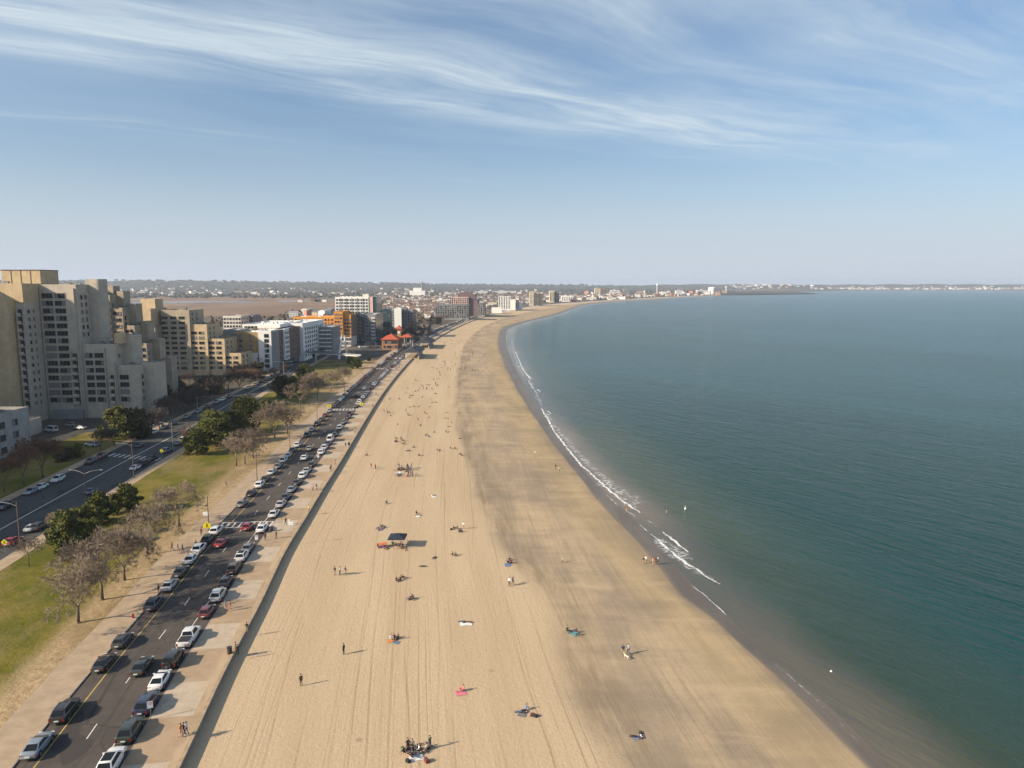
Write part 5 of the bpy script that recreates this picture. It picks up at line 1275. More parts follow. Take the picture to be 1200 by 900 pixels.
for a in (('far tan slab above the houses, left of the red water tower', 697, 703, 338, 3900, yellow_tan), ('far brown block beside the tan slab above the houses', 704, 711, 338.5, 4000, brick), ('far white mid-rise between the brown block and the water tower', 716, 726, 340, 4200, white),
          ('far grey block right of the far white mid-rise', 731, 738, 339, 4400, greyw), ('wide low white hall left of the white gas tank', 817, 830, 340, 4300, white), ('wide pale low hall above the bend', 792, 800, 340.4, 4500, white), ('long white shed below the hills', 577, 605, 341.2, 4700, white), ('second long white shed below the hills', 515, 535, 343, 3900, white), ('white low shed right of the far power station', 560, 571, 341, 4100, white),
          ('white waterside hall on the far point', 884, 906, 338.6, 8800, white), ('white landmark block on the low far shore', 1066, 1080, 338.4, 9200, white), ('pale slab on the far shore near the middle of the bay', 1020, 1026, 336.6, 9500, pale)):
    far_block(*a)
B = Building('power_station', 'white power station with one tall slim chimney far beyond the town', 'power station', (x_at(489, 3300), 3320, 0))
B.wing(x_at(480, 3300), x_at(498, 3300), 3300, 3340, 0, z_at(341, 3300), m=white, roof=roof_white); B.wing(x_at(484, 3300), x_at(494, 3300), 3305, 3335, z_at(341, 3300) + 1, z_at(337.5, 3300), m=white, roof=roof_white)
mb = MB(); l = B.L(x_at(493, 3300), 3350, 0); mb.tube((l[0], l[1], 0), (l[0], l[1], z_at(329.5, 3350)), 3.6, 2.4, 10); mb.build('chimney', greyw, B.o); B.done()
t = empty('gas_tank', (x_at(834, 4200), 4200, 0)); tag(t, 'big white cylindrical gas tank with a domed top beyond the far beach', 'gas tank')
mb = MB(); hz = z_at(337.5, 4200); mb.prism([(21 * math.cos(a), 21 * math.sin(a)) for a in np.linspace(0, 6.28, 20, endpoint=False)], -1, hz); mb.build('tank_shell', white, t)
mb = MB(); mb.ball((0, 0, hz), 21, 21, 6, 16, 8); mb.build('dome', white, t)
t = empty('water_tower', (x_at(770, 4400), 4400, 0)); tag(t, 'slim white water tower rising over the far houses', 'water tower')
mb = MB(); hz = z_at(333, 4400); mb.tube((0, 0, 0), (0, 0, hz - 8), 4, 3.2, 8); mb.build('leg', pale, t); mb = MB(); mb.ball((0, 0, hz - 4), 8, 8, 7, 12, 8); mb.build('tank', white, t)
t = empty('water_tower', (x_at(851, 5200), 5200, 0)); tag(t, 'pale water tower right of the white gas tank', 'water tower')
mb = MB(); hz = z_at(335.5, 5200); mb.tube((0, 0, 0), (0, 0, hz - 8), 5, 4.2, 8); mb.build('leg', pale, t); mb = MB(); mb.ball((0, 0, hz - 6), 11, 11, 7, 12, 8); mb.build('tank', pale, t)

# ------------------------------------------------------------------ air
haze_m = bpy.data.materials.new('haze'); haze_m.use_nodes = True
nt = NT(haze_m.node_tree); haze_m.node_tree.nodes.remove(haze_m.node_tree.nodes['Principled BSDF'])
pv = nt.add('ShaderNodeVolumePrincipled'); pv.inputs['Color'].default_value = (0.74, 0.85, 1.0, 1); pv.inputs['Density'].default_value = 7.0e-5; pv.inputs['Anisotropy'].default_value = 0.1
nt.l.new(pv.outputs[0], haze_m.node_tree.nodes['Material Output'].inputs['Volume'])
mb = MB(); mb.box(-14000, 26000, -400, 15500, -9.0, 135.0); hz_o = stuff(mb.build('haze', haze_m))
# ------------------------------------------------------------------ vehicles
paint = tint_mat('car_paint', 0.32, 0.0, 0.6)
_pt = bpy.data.materials['car_paint'].node_tree
tyre_m = mat('tyre_rubber', (0.02, 0.02, 0.02), 0.9, 0.1, 4)
rim_m = mat('wheel_rim', (0.42, 0.42, 0.43), 0.35, 0.1, 6, metal=0.8)
trim_m = mat('black_trim', (0.018, 0.018, 0.02), 0.6, 0.1, 4)
lamp_red = mat('tail_lamp_red', (0.28, 0.012, 0.010), 0.25, 0.1, 6)
lamp_clear = mat('head_lamp_clear', (0.72, 0.74, 0.76), 0.2, 0.05, 6)
plate_m = mat('number_plate', (0.66, 0.64, 0.58), 0.6, 0.08, 8)
car_glass = glass_mat('car_glass', (0.016, 0.020, 0.024), 0.05); bpy.data.materials['car_glass'].node_tree.nodes['Principled BSDF'].inputs['Specular IOR Level'].default_value = 0.10
bed_m = mat('pickup_bed_liner', (0.03, 0.03, 0.032), 0.8, 0.15, 4)
# length, width, then stations: (y, z_top_of_lower_body, half_width_factor); greenhouse: base y0,y1, roof y0,y1, z_belt, z_roof
KIND = {
 'sedan': dict(L=4.75, W=1.83, st=[(-2.37, .72, .82), (-2.30, .98, .93), (-1.55, 1.04, .99), (-.2, 1.00, 1), (.95, .98, 1), (1.6, .88, .98), (2.2, .78, .90), (2.37, .60, .80)], gh=(-1.95, 1.25, -.95, .15, 1.00, 1.45)),
 'suv': dict(L=4.75, W=1.92, st=[(-2.37, .80, .90), (-2.33, 1.10, .96), (-1.4, 1.16, 1), (0, 1.13, 1), (1.0, 1.12, 1), (1.65, 1.06, .98), (2.25, .96, .92), (2.37, .70, .84)], gh=(-2.24, 1.22, -1.62, .30, 1.12, 1.70)),
 'hatch': dict(L=4.2, W=1.79, st=[(-2.1, .76, .88), (-2.05, 1.02, .95), (-1.2, 1.06, 1), (0, 1.02, 1), (.95, .99, 1), (1.45, .92, .97), (1.95, .80, .90), (2.1, .62, .82)], gh=(-1.98, 1.20, -1.35, .20, 1.02, 1.50)),
 'jeep': dict(L=4.3, W=1.88, st=[(-2.15, 1.10, .94), (-2.12, 1.16, .95), (-1, 1.18, .95), (0, 1.18, .95), (.9, 1.16, .92), (1.2, 1.14, .86), (2.0, 1.10, .82), (2.15, .9, .8)], gh=(-2.10, .92, -2.06, .55, 1.16, 1.84)),
 'pickup': dict(L=5.8, W=2.02, st=[(-2.9, .95, .95), (-2.86, 1.12, .96), (-1.0, 1.15, 1), (0, 1.14, 1), (1.5, 1.13, 1), (2.1, 1.08, .97), (2.75, 1.0, .93), (2.9, .75, .86)], gh=(-.85, 1.75, -.62, .85, 1.13, 1.86)),
 'van': dict(L=5.4, W=2.05, st=[(-2.7, 1.1, .95), (-2.66, 1.2, .97), (-1, 1.22, 1), (0, 1.22, 1), (1.4, 1.2, 1), (2.0, 1.12, .98), (2.55, 1.0, .92), (2.7, .7, .85)], gh=(-2.64, 1.95, -2.58, 1.05, 1.2, 2.35)),
}
def ring(y, hw, zb, zt): return [(-hw * .86, y, zb), (-hw, y, zb + .16), (-hw, y, zt - .17), (-hw * .95, y, zt - .05), (-hw * .80, y, zt), (0, y, zt + .03), (hw * .80, y, zt), (hw * .95, y, zt - .05), (hw, y, zt - .17), (hw, y, zb + .16), (hw * .86, y, zb)]
def body_mb(k, roof_rail=False):
    K = KIND[k]; hw = K['W'] / 2; mb = MB(); rings = []
    for y, zt, f in K['st']: rings.append(ring(y, hw * f, .24 if abs(y) < 2 else .34, zt))
    n = len(rings[0])
    for r in rings: mb.v += r
    for i in range(len(rings) - 1):
        for j in range(n):
            j2 = (j + 1) % n; mb.f.append((i * n + j, i * n + j2, (i + 1) * n + j2, (i + 1) * n + j)); mb.m.append(0)
    mb.f.append(tuple(range(n - 1, -1, -1))); mb.m.append(0); b0 = (len(rings) - 1) * n; mb.f.append(tuple(b0 + j for j in range(n))); mb.m.append(0)
    # cabin with pillars and roof
    g0, g1, r0, r1, zb, zr = K['gh']; wb, wr = hw * .93, hw * .70; i = len(mb.v); zb -= .06
    mb.v += [(-wb, g0, zb), (wb, g0, zb), (wb, g1, zb), (-wb, g1, zb), (-wr, r0, zr - .06), (wr, r0, zr - .06), (wr, r1, zr - .05), (-wr, r1, zr - .05), (-wr * .86, r0 + .12, zr), (wr * .86, r0 + .12, zr), (wr * .86, r1 - .14, zr), (-wr * .86, r1 - .14, zr)]
    for q in ((0, 1, 5, 4), (1, 2, 6, 5), (2, 3, 7, 6), (3, 0, 4, 7), (4, 5, 9, 8), (5, 6, 10, 9), (6, 7, 11, 10), (7, 4, 8, 11), (8, 9, 10, 11)): mb.f.append(tuple(i + t for t in q)); mb.m.append(0)
    y0, y1 = K['st'][0][0], K['st'][-1][0]
    mb.box(-hw * .80, hw * .80, y0 - .06, y0 + .2, .30, .50, 1); mb.box(-hw * .78, hw * .78, y1 - .2, y1 + .05, .28, .44, 1)      # dark bumpers
    for s in (-1, 1): mb.box(s * hw - .03 * (s > 0), s * hw + .03 * (s < 0) + (.012 if s > 0 else -.012), -1.1, 1.1, .24, .36, 1)   # sills
    ax = wheel_y(k)
    for y in ax:
        for s in (-1, 1):                                                # dark arches around the wheels
            a0 = len(mb.v); pts = [(s * (hw + .006), y + .44 * math.cos(t), .33 + .44 * math.sin(t)) for t in np.linspace(-.3, math.pi + .3, 10)]
            mb.face(pts if s > 0 else pts[::-1], 1)
    if k == 'jeep':
        mb.box(-hw - .06, hw + .06, 1.25, 1.95, .74, .80, 1); mb.box(-hw - .06, hw + .06, -1.9, -1.1, .74, .80, 1)
    return mb
def soften(me):
    bm = bmesh.new(); bm.from_mesh(me)
    bmesh.ops.remove_doubles(bm, verts=bm.verts, dist=1e-4); bm.normal_update()
    es = [e for e in bm.edges if e.is_manifold and e.calc_face_angle(0) > 0.42 and e.calc_length() > .22]
    bmesh.ops.bevel(bm, geom=es, offset=.055, offset_type='OFFSET', segments=2, affect='EDGES', clamp_overlap=True, profile=.6)
    bmesh.ops.recalc_face_normals(bm, faces=bm.faces); bm.to_mesh(me); bm.free()
    me.polygons.foreach_set('use_smooth', [True] * len(me.polygons)); me.update(); return me
def wheel_y(k): L = KIND[k]['L']; return (-L * .295, L * .305)
def lerp(a, b_, t): return tuple(x + (y - x) * t for x, y in zip(a, b_))
def panes(k):
    K = KIND[k]; hw = K['W'] / 2; g0, g1, r0, r1, zb, zr = K['gh']; wb, wr = hw * .93, hw * .70; zr -= .06; out = {}
    def quad(a, b_, c, d, m0=.08, mz=.10, nudge=(0, 0, 0)):
        def P(u, v): p = lerp(lerp(a, b_, u), lerp(d, c, u), v); return tuple(x + y for x, y in zip(p, nudge))
        return [P(m0, mz), P(1 - m0, mz), P(1 - m0 * .9, 1 - mz * .9), P(m0 * .9, 1 - mz * .9)]
    def solid(q, n):
        mb = MB(); i = len(mb.v); q2 = [tuple(x - y * .02 for x, y in zip(p, n)) for p in q]; mb.v += q + q2
        mb.f += [(0, 1, 2, 3), (7, 6, 5, 4), (0, 4, 5, 1), (1, 5, 6, 2), (2, 6, 7, 3), (3, 7, 4, 0)]; mb.m += [0] * 6; return mb
    out['rear_window'] = solid(quad((-wb, g0, zb), (wb, g0, zb), (wr, r0, zr), (-wr, r0, zr), .09, .10, (0, -.012, .01)), (0, -1, .4))
    out['windscreen'] = solid(quad((wb, g1, zb), (-wb, g1, zb), (-wr, r1, zr), (wr, r1, zr), .06, .06, (0, .012, .012)), (0, .7, .7))
    out['side_window'] = [solid(quad((wb, g0, zb), (wb, g1, zb), (wr, r1, zr), (wr, r0, zr), .09, .12, (.014, 0, .004)), (1, 0, 0)), solid(quad((-wb, g1, zb), (-wb, g0, zb), (-wr, r0, zr), (-wr, r1, zr), .09, .12, (-.014, 0, .004)), (-1, 0, 0))]
    return out
def make_car(k, glass_roof=False, rack=False):
    K = KIND[k]; hw = K['W'] / 2; o = empty('parked_car' if k not in ('pickup', 'van') else ('pickup_truck' if k == 'pickup' else 'van'))
    link('body', soften(body_mb(k).mesh('body', [paint, trim_m])), o)
    g = panes(k)
    g['rear_window'].build('rear_window', car_glass, o); g['windscreen'].build('windscreen', car_glass, o)
    for q in g['side_window']: q.build('side_window', car_glass, o)
    y0, y1 = K['st'][0][0], K['st'][-1][0]; zt = K['st'][1][1]
    wr = MB(); wr.tube((-.11, 0, 0), (.11, 0, 0), .335, .335, 18, 0); wm = wr.mesh('wheel', tyre_m)
    rm = MB(); rm.tube((-.125, 0, 0), (.125, 0, 0), .21, .21, 12, 0)
    for t in np.linspace(0, 6.28, 5, endpoint=False):
        for s in (-1, 1): rm.box(s * .126 - .008, s * .126 + .008, -.02 + .12 * math.cos(t), .02 + .12 * math.cos(t), .12 * math.sin(t) - .02, .12 * math.sin(t) + .02, 1)
    rmm = rm.mesh('rim', [rim_m, trim_m])
    for y in wheel_y(k):
        for s in (-1, 1):
            w = link('wheel', wm, o); w.location = (s * (hw - .085), y, .335); link('rim', rmm, w)
    for s in (-1, 1):
        mb = MB(); x = s * hw * .70
        if k in ('suv', 'jeep', 'pickup', 'van'): mb.box(s * hw * .84 - .07, s * hw * .84 + .07, y0 - .035, y0 + .12, zt - .55, zt - .14)
        else: mb.box(x - .20, x + .20, y0 - .03 + .05, y0 + .13, zt - .28, zt - .12)
        mb.build('tail_light', lamp_red, o)
        mb = MB(); mb.box(x - .20, x + .20, y1 - .17, y1 - .01, K['st'][-1][1] + .02, K['st'][-1][1] + .15); mb.build('headlight', lamp_clear, o)
        mb = MB(); gz = K['gh'][4]; mb.box(s * (hw - .02) - .02, s * (hw - .02) + s * .17 if s > 0 else s * (hw - .02) + .02, .72, .84, gz, gz + .14) if s > 0 else mb.box(-hw - .15, -hw + .04, .72, .84, gz, gz + .14); mb.build('mirror', paint, o)
    mb = MB(); mb.box(-.26, .26, y0 - .075, y0 - .03, .58 if k != 'sedan' else .56, .72); mb.build('number_plate', plate_m, o)
    if k == 'pickup':
        mb = MB(); mb.box(-hw * .80, hw * .80, -2.78, -.95, 1.186, 1.20); mb.build('truck_bed', bed_m, o)
    if k == 'jeep':
        mb = MB(); mb.tube((0, -2.30, .98), (0, -2.13, .98), .36, .36, 16); mb.build('spare_wheel', tyre_m, o)
    if glass_roof:
        mb = MB(); r0, r1, zr = K['gh'][2], K['gh'][3], K['gh'][5]; w = hw * .56; mb.box(-w, w, r0 + .2, r1 - .2, zr + .002, zr + .02); mb.build('roof_window', car_glass, o)
    if rack:
        for s in (-1, 1):
            mb = MB(); r0, r1, zr = K['gh'][2], K['gh'][3], K['gh'][5]; x = s * hw * .62; mb.box(x - .025, x + .025, r0 + .15, r1 - .2, zr + .05, zr + .09); mb.box(x - .02, x + .02, r0 + .2, r0 + .26, zr - .02, zr + .05); mb.box(x - .02, x + .02, r1 - .3, r1 - .24, zr - .02, zr + .05); mb.build('roof_rail', metal_gy, o)
    return o
def lod_mesh(k):
    """The same car at a size where its parts no longer show: one mesh."""
    mb = body_mb(k); g = panes(k)
    def addm(q, m, dx=(0, 0, 0)):
        b_ = len(mb.v); mb.v += [tuple(a + c for a, c in zip(p, dx)) for p in q.v]; mb.f += [tuple(b_ + i for i in f) for f in q.f]; mb.m += [m] * len(q.f)
    addm(g['rear_window'], 2); addm(g['windscreen'], 2); [addm(q, 2) for q in g['side_window']]
    hw = KIND[k]['W'] / 2; y0 = KIND[k]['st'][0][0]; zt = KIND[k]['st'][1][1]
    for y in wheel_y(k):
        for s in (-1, 1): q = MB(); q.tube((s * (hw - .085) - .11, y, .335), (s * (hw - .085) + .11, y, .335), .335, .335, 10); addm(q, 1)
    for s in (-1, 1): mb.box(s * hw * .7 - .2, s * hw * .7 + .2, y0 - .03, y0 + .13, zt - .3, zt - .12, 3)
    return mb.mesh('car', [paint, trim_m, car_glass, lamp_red])
C_ = dict(white=(.78, .78, .76), silver=(.46, .47, .48), grey=(.17, .175, .18), black=(.012, .012, .014), dark=(.035, .038, .045), navy=(.018, .028, .065), blue=(.03, .07, .16), red=(.34, .012, .014), maroon=(.13, .018, .020), green=(.020, .032, .026), tan=(.33, .29, .22), brown=(.07, .045, .035), steel=(.22, .26, .31), light=(.60, .61, .62))
WORD = dict(white='white', silver='silver', grey='grey', black='black', dark='charcoal', navy='dark blue', blue='blue', red='red', maroon='dark red', green='dark green', tan='tan', brown='dark brown', steel='blue grey', light='pale silver')
KW = dict(sedan='sedan', suv='SUV', hatch='hatchback', jeep='boxy off-roader', pickup='pickup truck', van='van')
PC, LC, LODH = {}, {}, {}
def car(k, colour, s, u, label, group, near=True, extra='', flip=False, pos=None, rz=None):
    key = k + extra
    if near:
        if key not in PC: o = PC[key] = make_car(k, extra == 'glassroof', extra == 'rack')
        else: o = copy_tree(PC[key])
    else:
        if k not in LC: LC[k] = lod_mesh(k)
        o = link('parked_car' if k not in ('pickup', 'van') else ('pickup_truck' if k == 'pickup' else 'van'), LC[k])
    if pos is None: pos = place(s, u, 0.001); rz = heading(s) + rng.uniform(-.015, .015) + (math.pi if flip else 0)
    o.location = pos; o.rotation_euler = (0, 0, rz); c = C_[colour]; f = rng.uniform(.9, 1.1); tint(o, tuple(min(1, q * f) for q in c))
    tag(o, label, 'car' if k not in ('pickup', 'van') else ('pickup truck' if k == 'pickup' else 'van'), group); return o
U_PL, U_PR = U_L + 1.15, U_R - 1.2                       # the parking lanes
GL, GR, GT = 'cars parked along the grass side kerb', 'cars parked along the promenade kerb', 'cars driving along the boulevard'
# (kind, colour, px, py, extra) measured on the photograph; lane position comes from the row
LEFT = [('sedan', 'steel', 45, 876, ''), ('suv', 'black', 76, 836, 'rack'), ('sedan', 'black', 122, 779, ''), ('hatch', 'dark', 145, 753, ''), ('suv', 'navy', 178, 710, 'rack'), ('sedan', 'silver', 199, 688, ''), ('sedan', 'dark', 212, 672, ''), ('sedan', 'light', 225, 657, ''), ('suv', 'white', 234, 645, ''), ('suv', 'black', 243, 634, ''), ('suv', 'white', 252, 624, 'rack'),
        ('sedan', 'grey', 283, 592, ''), ('hatch', 'black', 292, 580, ''), ('suv', 'white', 301, 570, ''), ('sedan', 'dark', 308, 563, ''), ('sedan', 'light', 315, 555, ''), ('sedan', 'grey', 322, 548, ''), ('suv', 'white', 329, 541, ''), ('sedan', 'silver', 335, 535, ''), ('sedan', 'dark', 341, 529, ''), ('suv', 'white', 346, 523, ''), ('suv', 'dark', 358, 511, ''), ('sedan', 'steel', 364, 505, ''), ('suv', 'navy', 370, 498, ''), ('sedan', 'dark', 375, 493, ''), ('hatch', 'maroon', 380, 488, ''), ('sedan', 'steel', 385, 482.5, '')]
RIGHT = [('suv', 'white', 132, 896, 'glassroof'), ('suv', 'green', 158, 858, ''), ('suv', 'navy', 177, 827, ''), ('sedan', 'white', 194, 799, ''), ('jeep', 'black', 206, 775, ''), ('pickup', 'white', 223, 749, ''), ('hatch', 'maroon', 242, 719, ''), ('suv', 'silver', 254, 700, ''), ('sedan', 'black', 268, 684, ''), ('suv', 'brown', 276.5, 668, ''), ('suv', 'white', 286, 654, 'glassroof'), ('sedan', 'grey', 293, 644, ''), ('sedan', 'white', 310, 621, ''),
         ('sedan', 'light', 321, 604, ''), ('sedan', 'silver', 328, 592.5, ''), ('sedan', 'navy', 336, 584, ''), ('sedan', 'steel', 343, 575, ''), ('sedan', 'dark', 348.5, 567, ''), ('suv', 'white', 354, 559, ''), ('sedan', 'silver', 359.5, 553, ''), ('hatch', 'black', 364.5, 546, ''), ('suv', 'white', 373, 531.5, ''), ('suv', 'light', 377.5, 526, ''), ('sedan', 'dark', 382, 521, ''), ('van', 'white', 386.5, 516.5, ''), ('sedan', 'black', 391, 511, ''), ('suv', 'white', 397, 502.5, ''), ('sedan', 'grey', 402.5, 496, ''), ('sedan', 'dark', 407, 490, ''), ('suv', 'black', 410.5, 486, '')]
def ordw(i): return ORD[i] if i < len(ORD) else f'{i + 1}th'
def row_label(k, colour, j, s, side):
    ahead = 'before' if s < S_X1 else ('beyond' if s < S_X2 else 'past')
    return WORD[colour] + ' ' + KW[k]
for side, rows_, u, g in (('grass', LEFT, U_PL, GL), ('promenade', RIGHT, U_PR, GR)):
    near_n = [r for r in rows_ if road_pos(r[2], r[3])[0] < S_X1]; n0 = len(near_n)
    for i, (k, c, px, py, ex) in enumerate(rows_):
        s = road_pos(px, py)[0] - .4
        if i < n0:
            d = n0 - 1 - i; w = 'nearest to' if d == 0 else ordw(d) + ' before'
            lab = f'{WORD[c]} {KW[k]} at the {side} kerb, {w} the nearer zebra crossing'
        else:
            d = i - n0; w = 'first' if d == 0 else ordw(d)
            lab = f'{WORD[c]} {KW[k]} at the {side} kerb, {w} beyond the nearer zebra crossing'
        car(k, c, s, u + rng.uniform(-.12, .12), lab, g, near=s < s_of(330), extra=ex)
for k, c, px, py, lab in [('sedan', 'green', 168, 783, 'dark green sedan driving in the right lane beside the white parked sedan'), ('sedan', 'red', 260, 638, 'red sedan driving just before the nearer zebra crossing, in the left lane'), ('hatch', 'red', 291, 619, 'bright red hatchback driving onto the nearer zebra crossing'),
                          ('sedan', 'white', 357, 538, 'white sedan driving mid road between the two zebra crossings'), ('sedan', 'tan', 363, 527, 'tan sedan driving ahead of the white sedan'), ('suv', 'dark', 418, 465.5, 'charcoal SUV driving beyond the second zebra crossing'), ('sedan', 'white', 427.5, 456.5, 'white sedan driving beyond the second zebra crossing, in the left lane'), ('sedan', 'white', 464.5, 421, 'white car driving just past the third crossing')]:
    s, u = road_pos(px, py); car(k, c, s - .4, min(-10.4, max(-14.6, u)), lab, GT, near=s < s_of(330))
# the long rows farther on
far_cols = ['dark', 'black', 'grey', 'white', 'silver', 'navy', 'dark', 'white', 'maroon', 'steel', 'black', 'light', 'grey']
SB = s_of(1180)
for side, u, g in (('grass', U_PL, GL), ('promenade', U_PR, GR)):
    s = S_X2 + 6; i = 0
    while s < SB:
        if abs(s - S_X3) > 6 and not (side == 'promenade' and s_of(560) < s < s_of(585)) and rng.random() < .93:
            k = rng.choice(('sedan', 'suv', 'sedan', 'hatch', 'suv')); c = rng.choice(far_cols if side == 'grass' else far_cols + ['white', 'light', 'white'])
            if s < S_X3: i += 1; lab = f'{WORD[c]} {KW[k]} at the {side} kerb, {"first" if i == 1 else ordw(i - 1)} beyond the second zebra crossing'
            else: lab = 'tiny parked car in the long line at the ' + side + ' kerb beyond the third crossing'
            car(k, c, s, u, lab, g, near=False)
        s += rng.uniform(5.7, 6.7)
# the avenue: parked on both kerbs, a few driving
GA = 'cars along the avenue'
def ave_rz(y): return math.atan2(1, (ave_l(y + 1) - ave_l(y))) - math.pi / 2
AV = [('sedan', 'white', 48, 573, 'white sedan parked first at the far avenue kerb opposite the near pines'), ('suv', 'white', 68, 564, 'white SUV parked ahead of the white sedan at the far avenue kerb'), ('sedan', 'steel', 37, 578, 'blue grey sedan parked behind the white sedan at the far avenue kerb'), ('suv', 'black', 6, 596, 'black SUV parked at the far avenue kerb by the left edge'), ('suv', 'dark', 105, 543, 'charcoal SUV waiting at the far kerb before the avenue crossing'), ('suv', 'maroon', 115, 537, 'dark red SUV ahead of the charcoal SUV before the avenue crossing'),
      ('sedan', 'dark', 163, 524, 'charcoal sedan driving on the avenue just past the crossing'), ('sedan', 'white', 177, 508, 'white sedan parked under the dark bare trees of the avenue bank'), ('sedan', 'dark', 188, 502.5, 'charcoal sedan parked ahead of the white sedan under the dark bare trees'), ('suv', 'black', 196, 498, 'black SUV under the dark bare trees of the avenue bank'), ('sedan', 'grey', 213, 490, 'grey sedan in the shaded far row of the avenue'), ('suv', 'steel', 226, 483.5, 'blue grey SUV in the shaded far row of the avenue'), ('sedan', 'dark', 237, 478, 'charcoal sedan in the shaded far row of the avenue'), ('suv', 'grey', 247, 473, 'grey SUV in the shaded far row of the avenue, near the yellow blossom'), ('sedan', 'white', 257, 469.5, 'white sedan in the far avenue row just below the yellow blossom'), ('suv', 'dark', 269, 466, 'charcoal SUV at the avenue junction beyond the yellow blossom'),
      ('sedan', 'white', 291, 455.5, 'white sedan parked in front of the tan block'), ('sedan', 'grey', 300, 451.5, 'grey sedan parked in front of the tall white corner'), ('suv', 'black', 306, 448.5, 'black SUV parked by the glass street front'),
      ('sedan', 'white', 159, 550, 'white sedan at the grass side avenue kerb by the street lamp'), ('suv', 'black', 169, 545, 'black SUV parked ahead of the white sedan at the grass side avenue kerb'), ('sedan', 'dark', 178, 539, 'charcoal sedan nearest the crossing at the grass side avenue kerb'), ('suv', 'steel', 195, 530, 'blue grey SUV by the yellow warning sign on the avenue'), ('sedan', 'grey', 210, 521, 'grey sedan at the grass side avenue kerb by the big pine clump'), ('suv', 'white', 215, 517, 'white SUV half hidden behind the pale bare tree by the pine clump'),
      ('suv', 'dark', 46, 620, 'charcoal SUV parked on the grass side avenue kerb behind the near pines'), ('sedan', 'silver', 39, 621, 'silver sedan parked behind the charcoal SUV near the lamp post'), ('sedan', 'red', 15, 637, 'red sedan at the avenue kerb beside the yellow diamond sign'), ('sedan', 'blue', 107, 578, 'blue sedan at the foot of the dark lamp post on the avenue')]
for k, c, px, py, lab in AV:
    q = at(px, py, 0.0); q.z = .001; lo, hi = ave_l(q.y) + 1.3, ave_r(q.y) - 1.3; q.x = min(hi, max(lo, q.x)); car(k, c, 0, 0, lab, GA, near=q.y < 210, pos=q, rz=ave_rz(q.y) + (math.pi if q.x < mid(q.y) else 0))
q = at(60, 506, .05); car('van', 'light', 0, 0, 'pale blue white van on the forecourt below the stepped tower', 'vehicles on the tower forecourt', pos=q, rz=1.2)
for k, c, px, py, lab in [('sedan', 'light', 94, 503, 'pale sedan on the forecourt right of the van'), ('suv', 'grey', 84, 500, 'grey SUV between the van and the pale sedan on the forecourt'), ('suv', 'silver', 108, 523, 'silver SUV leaving the tower forecourt drive')]:
    car(k, c, 0, 0, lab, 'vehicles on the tower forecourt', near=False, pos=at(px, py, .05), rz=1.3)
GP = 'cars in the car park beside the station'
for i in range(26):
    r_, cidx = divmod(i, 9); px = 423 + cidx * 2.9 - r_ * .6; py = 401.3 + r_ * 3.1 - cidx * .05
    car(rng.choice(('sedan', 'suv')), rng.choice(('white', 'silver', 'dark', 'grey', 'light', 'maroon')), 0, 0, 'small parked car in the crowded car park left of the red roofed station', GP, near=False, pos=at(px, py, .03), rz=.5)
for i in range(9):
    car(rng.choice(('sedan', 'suv')), rng.choice(('dark', 'grey', 'silver', 'black')), 0, 0, 'small dark car along the avenue beyond the glass street front', GA, near=False, pos=at(312 + i * 3.6, 446 - i * 2.1, .003), rz=ave_rz(430))
# ------------------------------------------------------------------ lamps, poles, signs, bins
wood = mat('pole_wood', (0.17, 0.115, 0.075), 0.95, 0.25, 2.0)
steel = mat('pole_steel', (0.34, 0.34, 0.33), 0.55, 0.12, 1.5, metal=0.5)
sign_y = mat('sign_yellow', (0.72, 0.62, 0.02), 0.6, 0.05, 3); sign_w = mat('sign_white', (0.74, 0.74, 0.72), 0.6, 0.05, 3); sign_k = mat('sign_black', (0.015, .015, .015), 0.6, 0.05, 3); sign_r = mat('sign_red', (.42, .02, .02), .6, .05, 3)
lens = mat('lamp_lens', (.7, .69, .64), .3, .05, 4)
def street_lamp(px, py, h, arm, label, m=None, arms=((-1, 0),), rz=0.0, pos=None):
    q = pos or at(px, py, .1); o = empty('street_lamp', q, rz); m = m or steel; tag(o, label, 'street lamp', 'street lamps')
    mb = MB(); mb.tube((0, 0, 0), (0, 0, .6), .19, .16, 8); mb.tube((0, 0, .6), (0, 0, h), .125, .085, 8); mb.build('pole', m, o)
    for ax, ay in arms:
        d = Vector((ax, ay, 0)).normalized(); mb = MB(); p0 = Vector((0, 0, h - 1.0)); pts = [p0, p0 + d * arm * .35 + Vector((0, 0, .55)), p0 + d * arm * .75 + Vector((0, 0, .8)), p0 + d * arm + Vector((0, 0, .82))]
        for a, b_ in zip(pts, pts[1:]): mb.tube(a, b_, .055, .05, 6)
        am = mb.build('arm', metal_gy, o); mb = MB(); e = pts[-1]; n = Vector((-d.y, d.x, 0))
        mb.prism([tuple((e + d * t + n * w).xy) for t, w in ((-.1, -.12), (.55, -.2), (.75, 0), (.55, .2), (-.1, .12))], e.z - .06, e.z + .12, 0); hd = mb.build('lamp_head', metal_gy, o)
        mb = MB(); mb.prism([tuple((e + d * t + n * w).xy) for t, w in ((.1, -.12), (.5, -.14), (.5, .14), (.1, .12))], e.z - .10, e.z - .061, 0); mb.build('lens', lens, hd)
    return o
street_lamp(24, 641, 9.6, 4.0, 'wooden street lamp pole nearest the camera, its arm reaching over the avenue', wood)
street_lamp(102, 598, 9.8, 3.4, 'dark street lamp pole rising behind the near pines', metal_dk, arms=((-1, .2), (1, .2)))
street_lamp(157, 560, 10.0, 3.6, 'wooden lamp pole with pale arm at the grass side of the avenue crossing', wood)
street_lamp(203, 528, 9.4, 3.2, 'lamp pole by the dark bare trees, left of the large pine clump', steel)
street_lamp(232, 489, 8.6, 2.8, 'low arched lamp over the shaded far row of the avenue', steel, arms=((1, 0),))
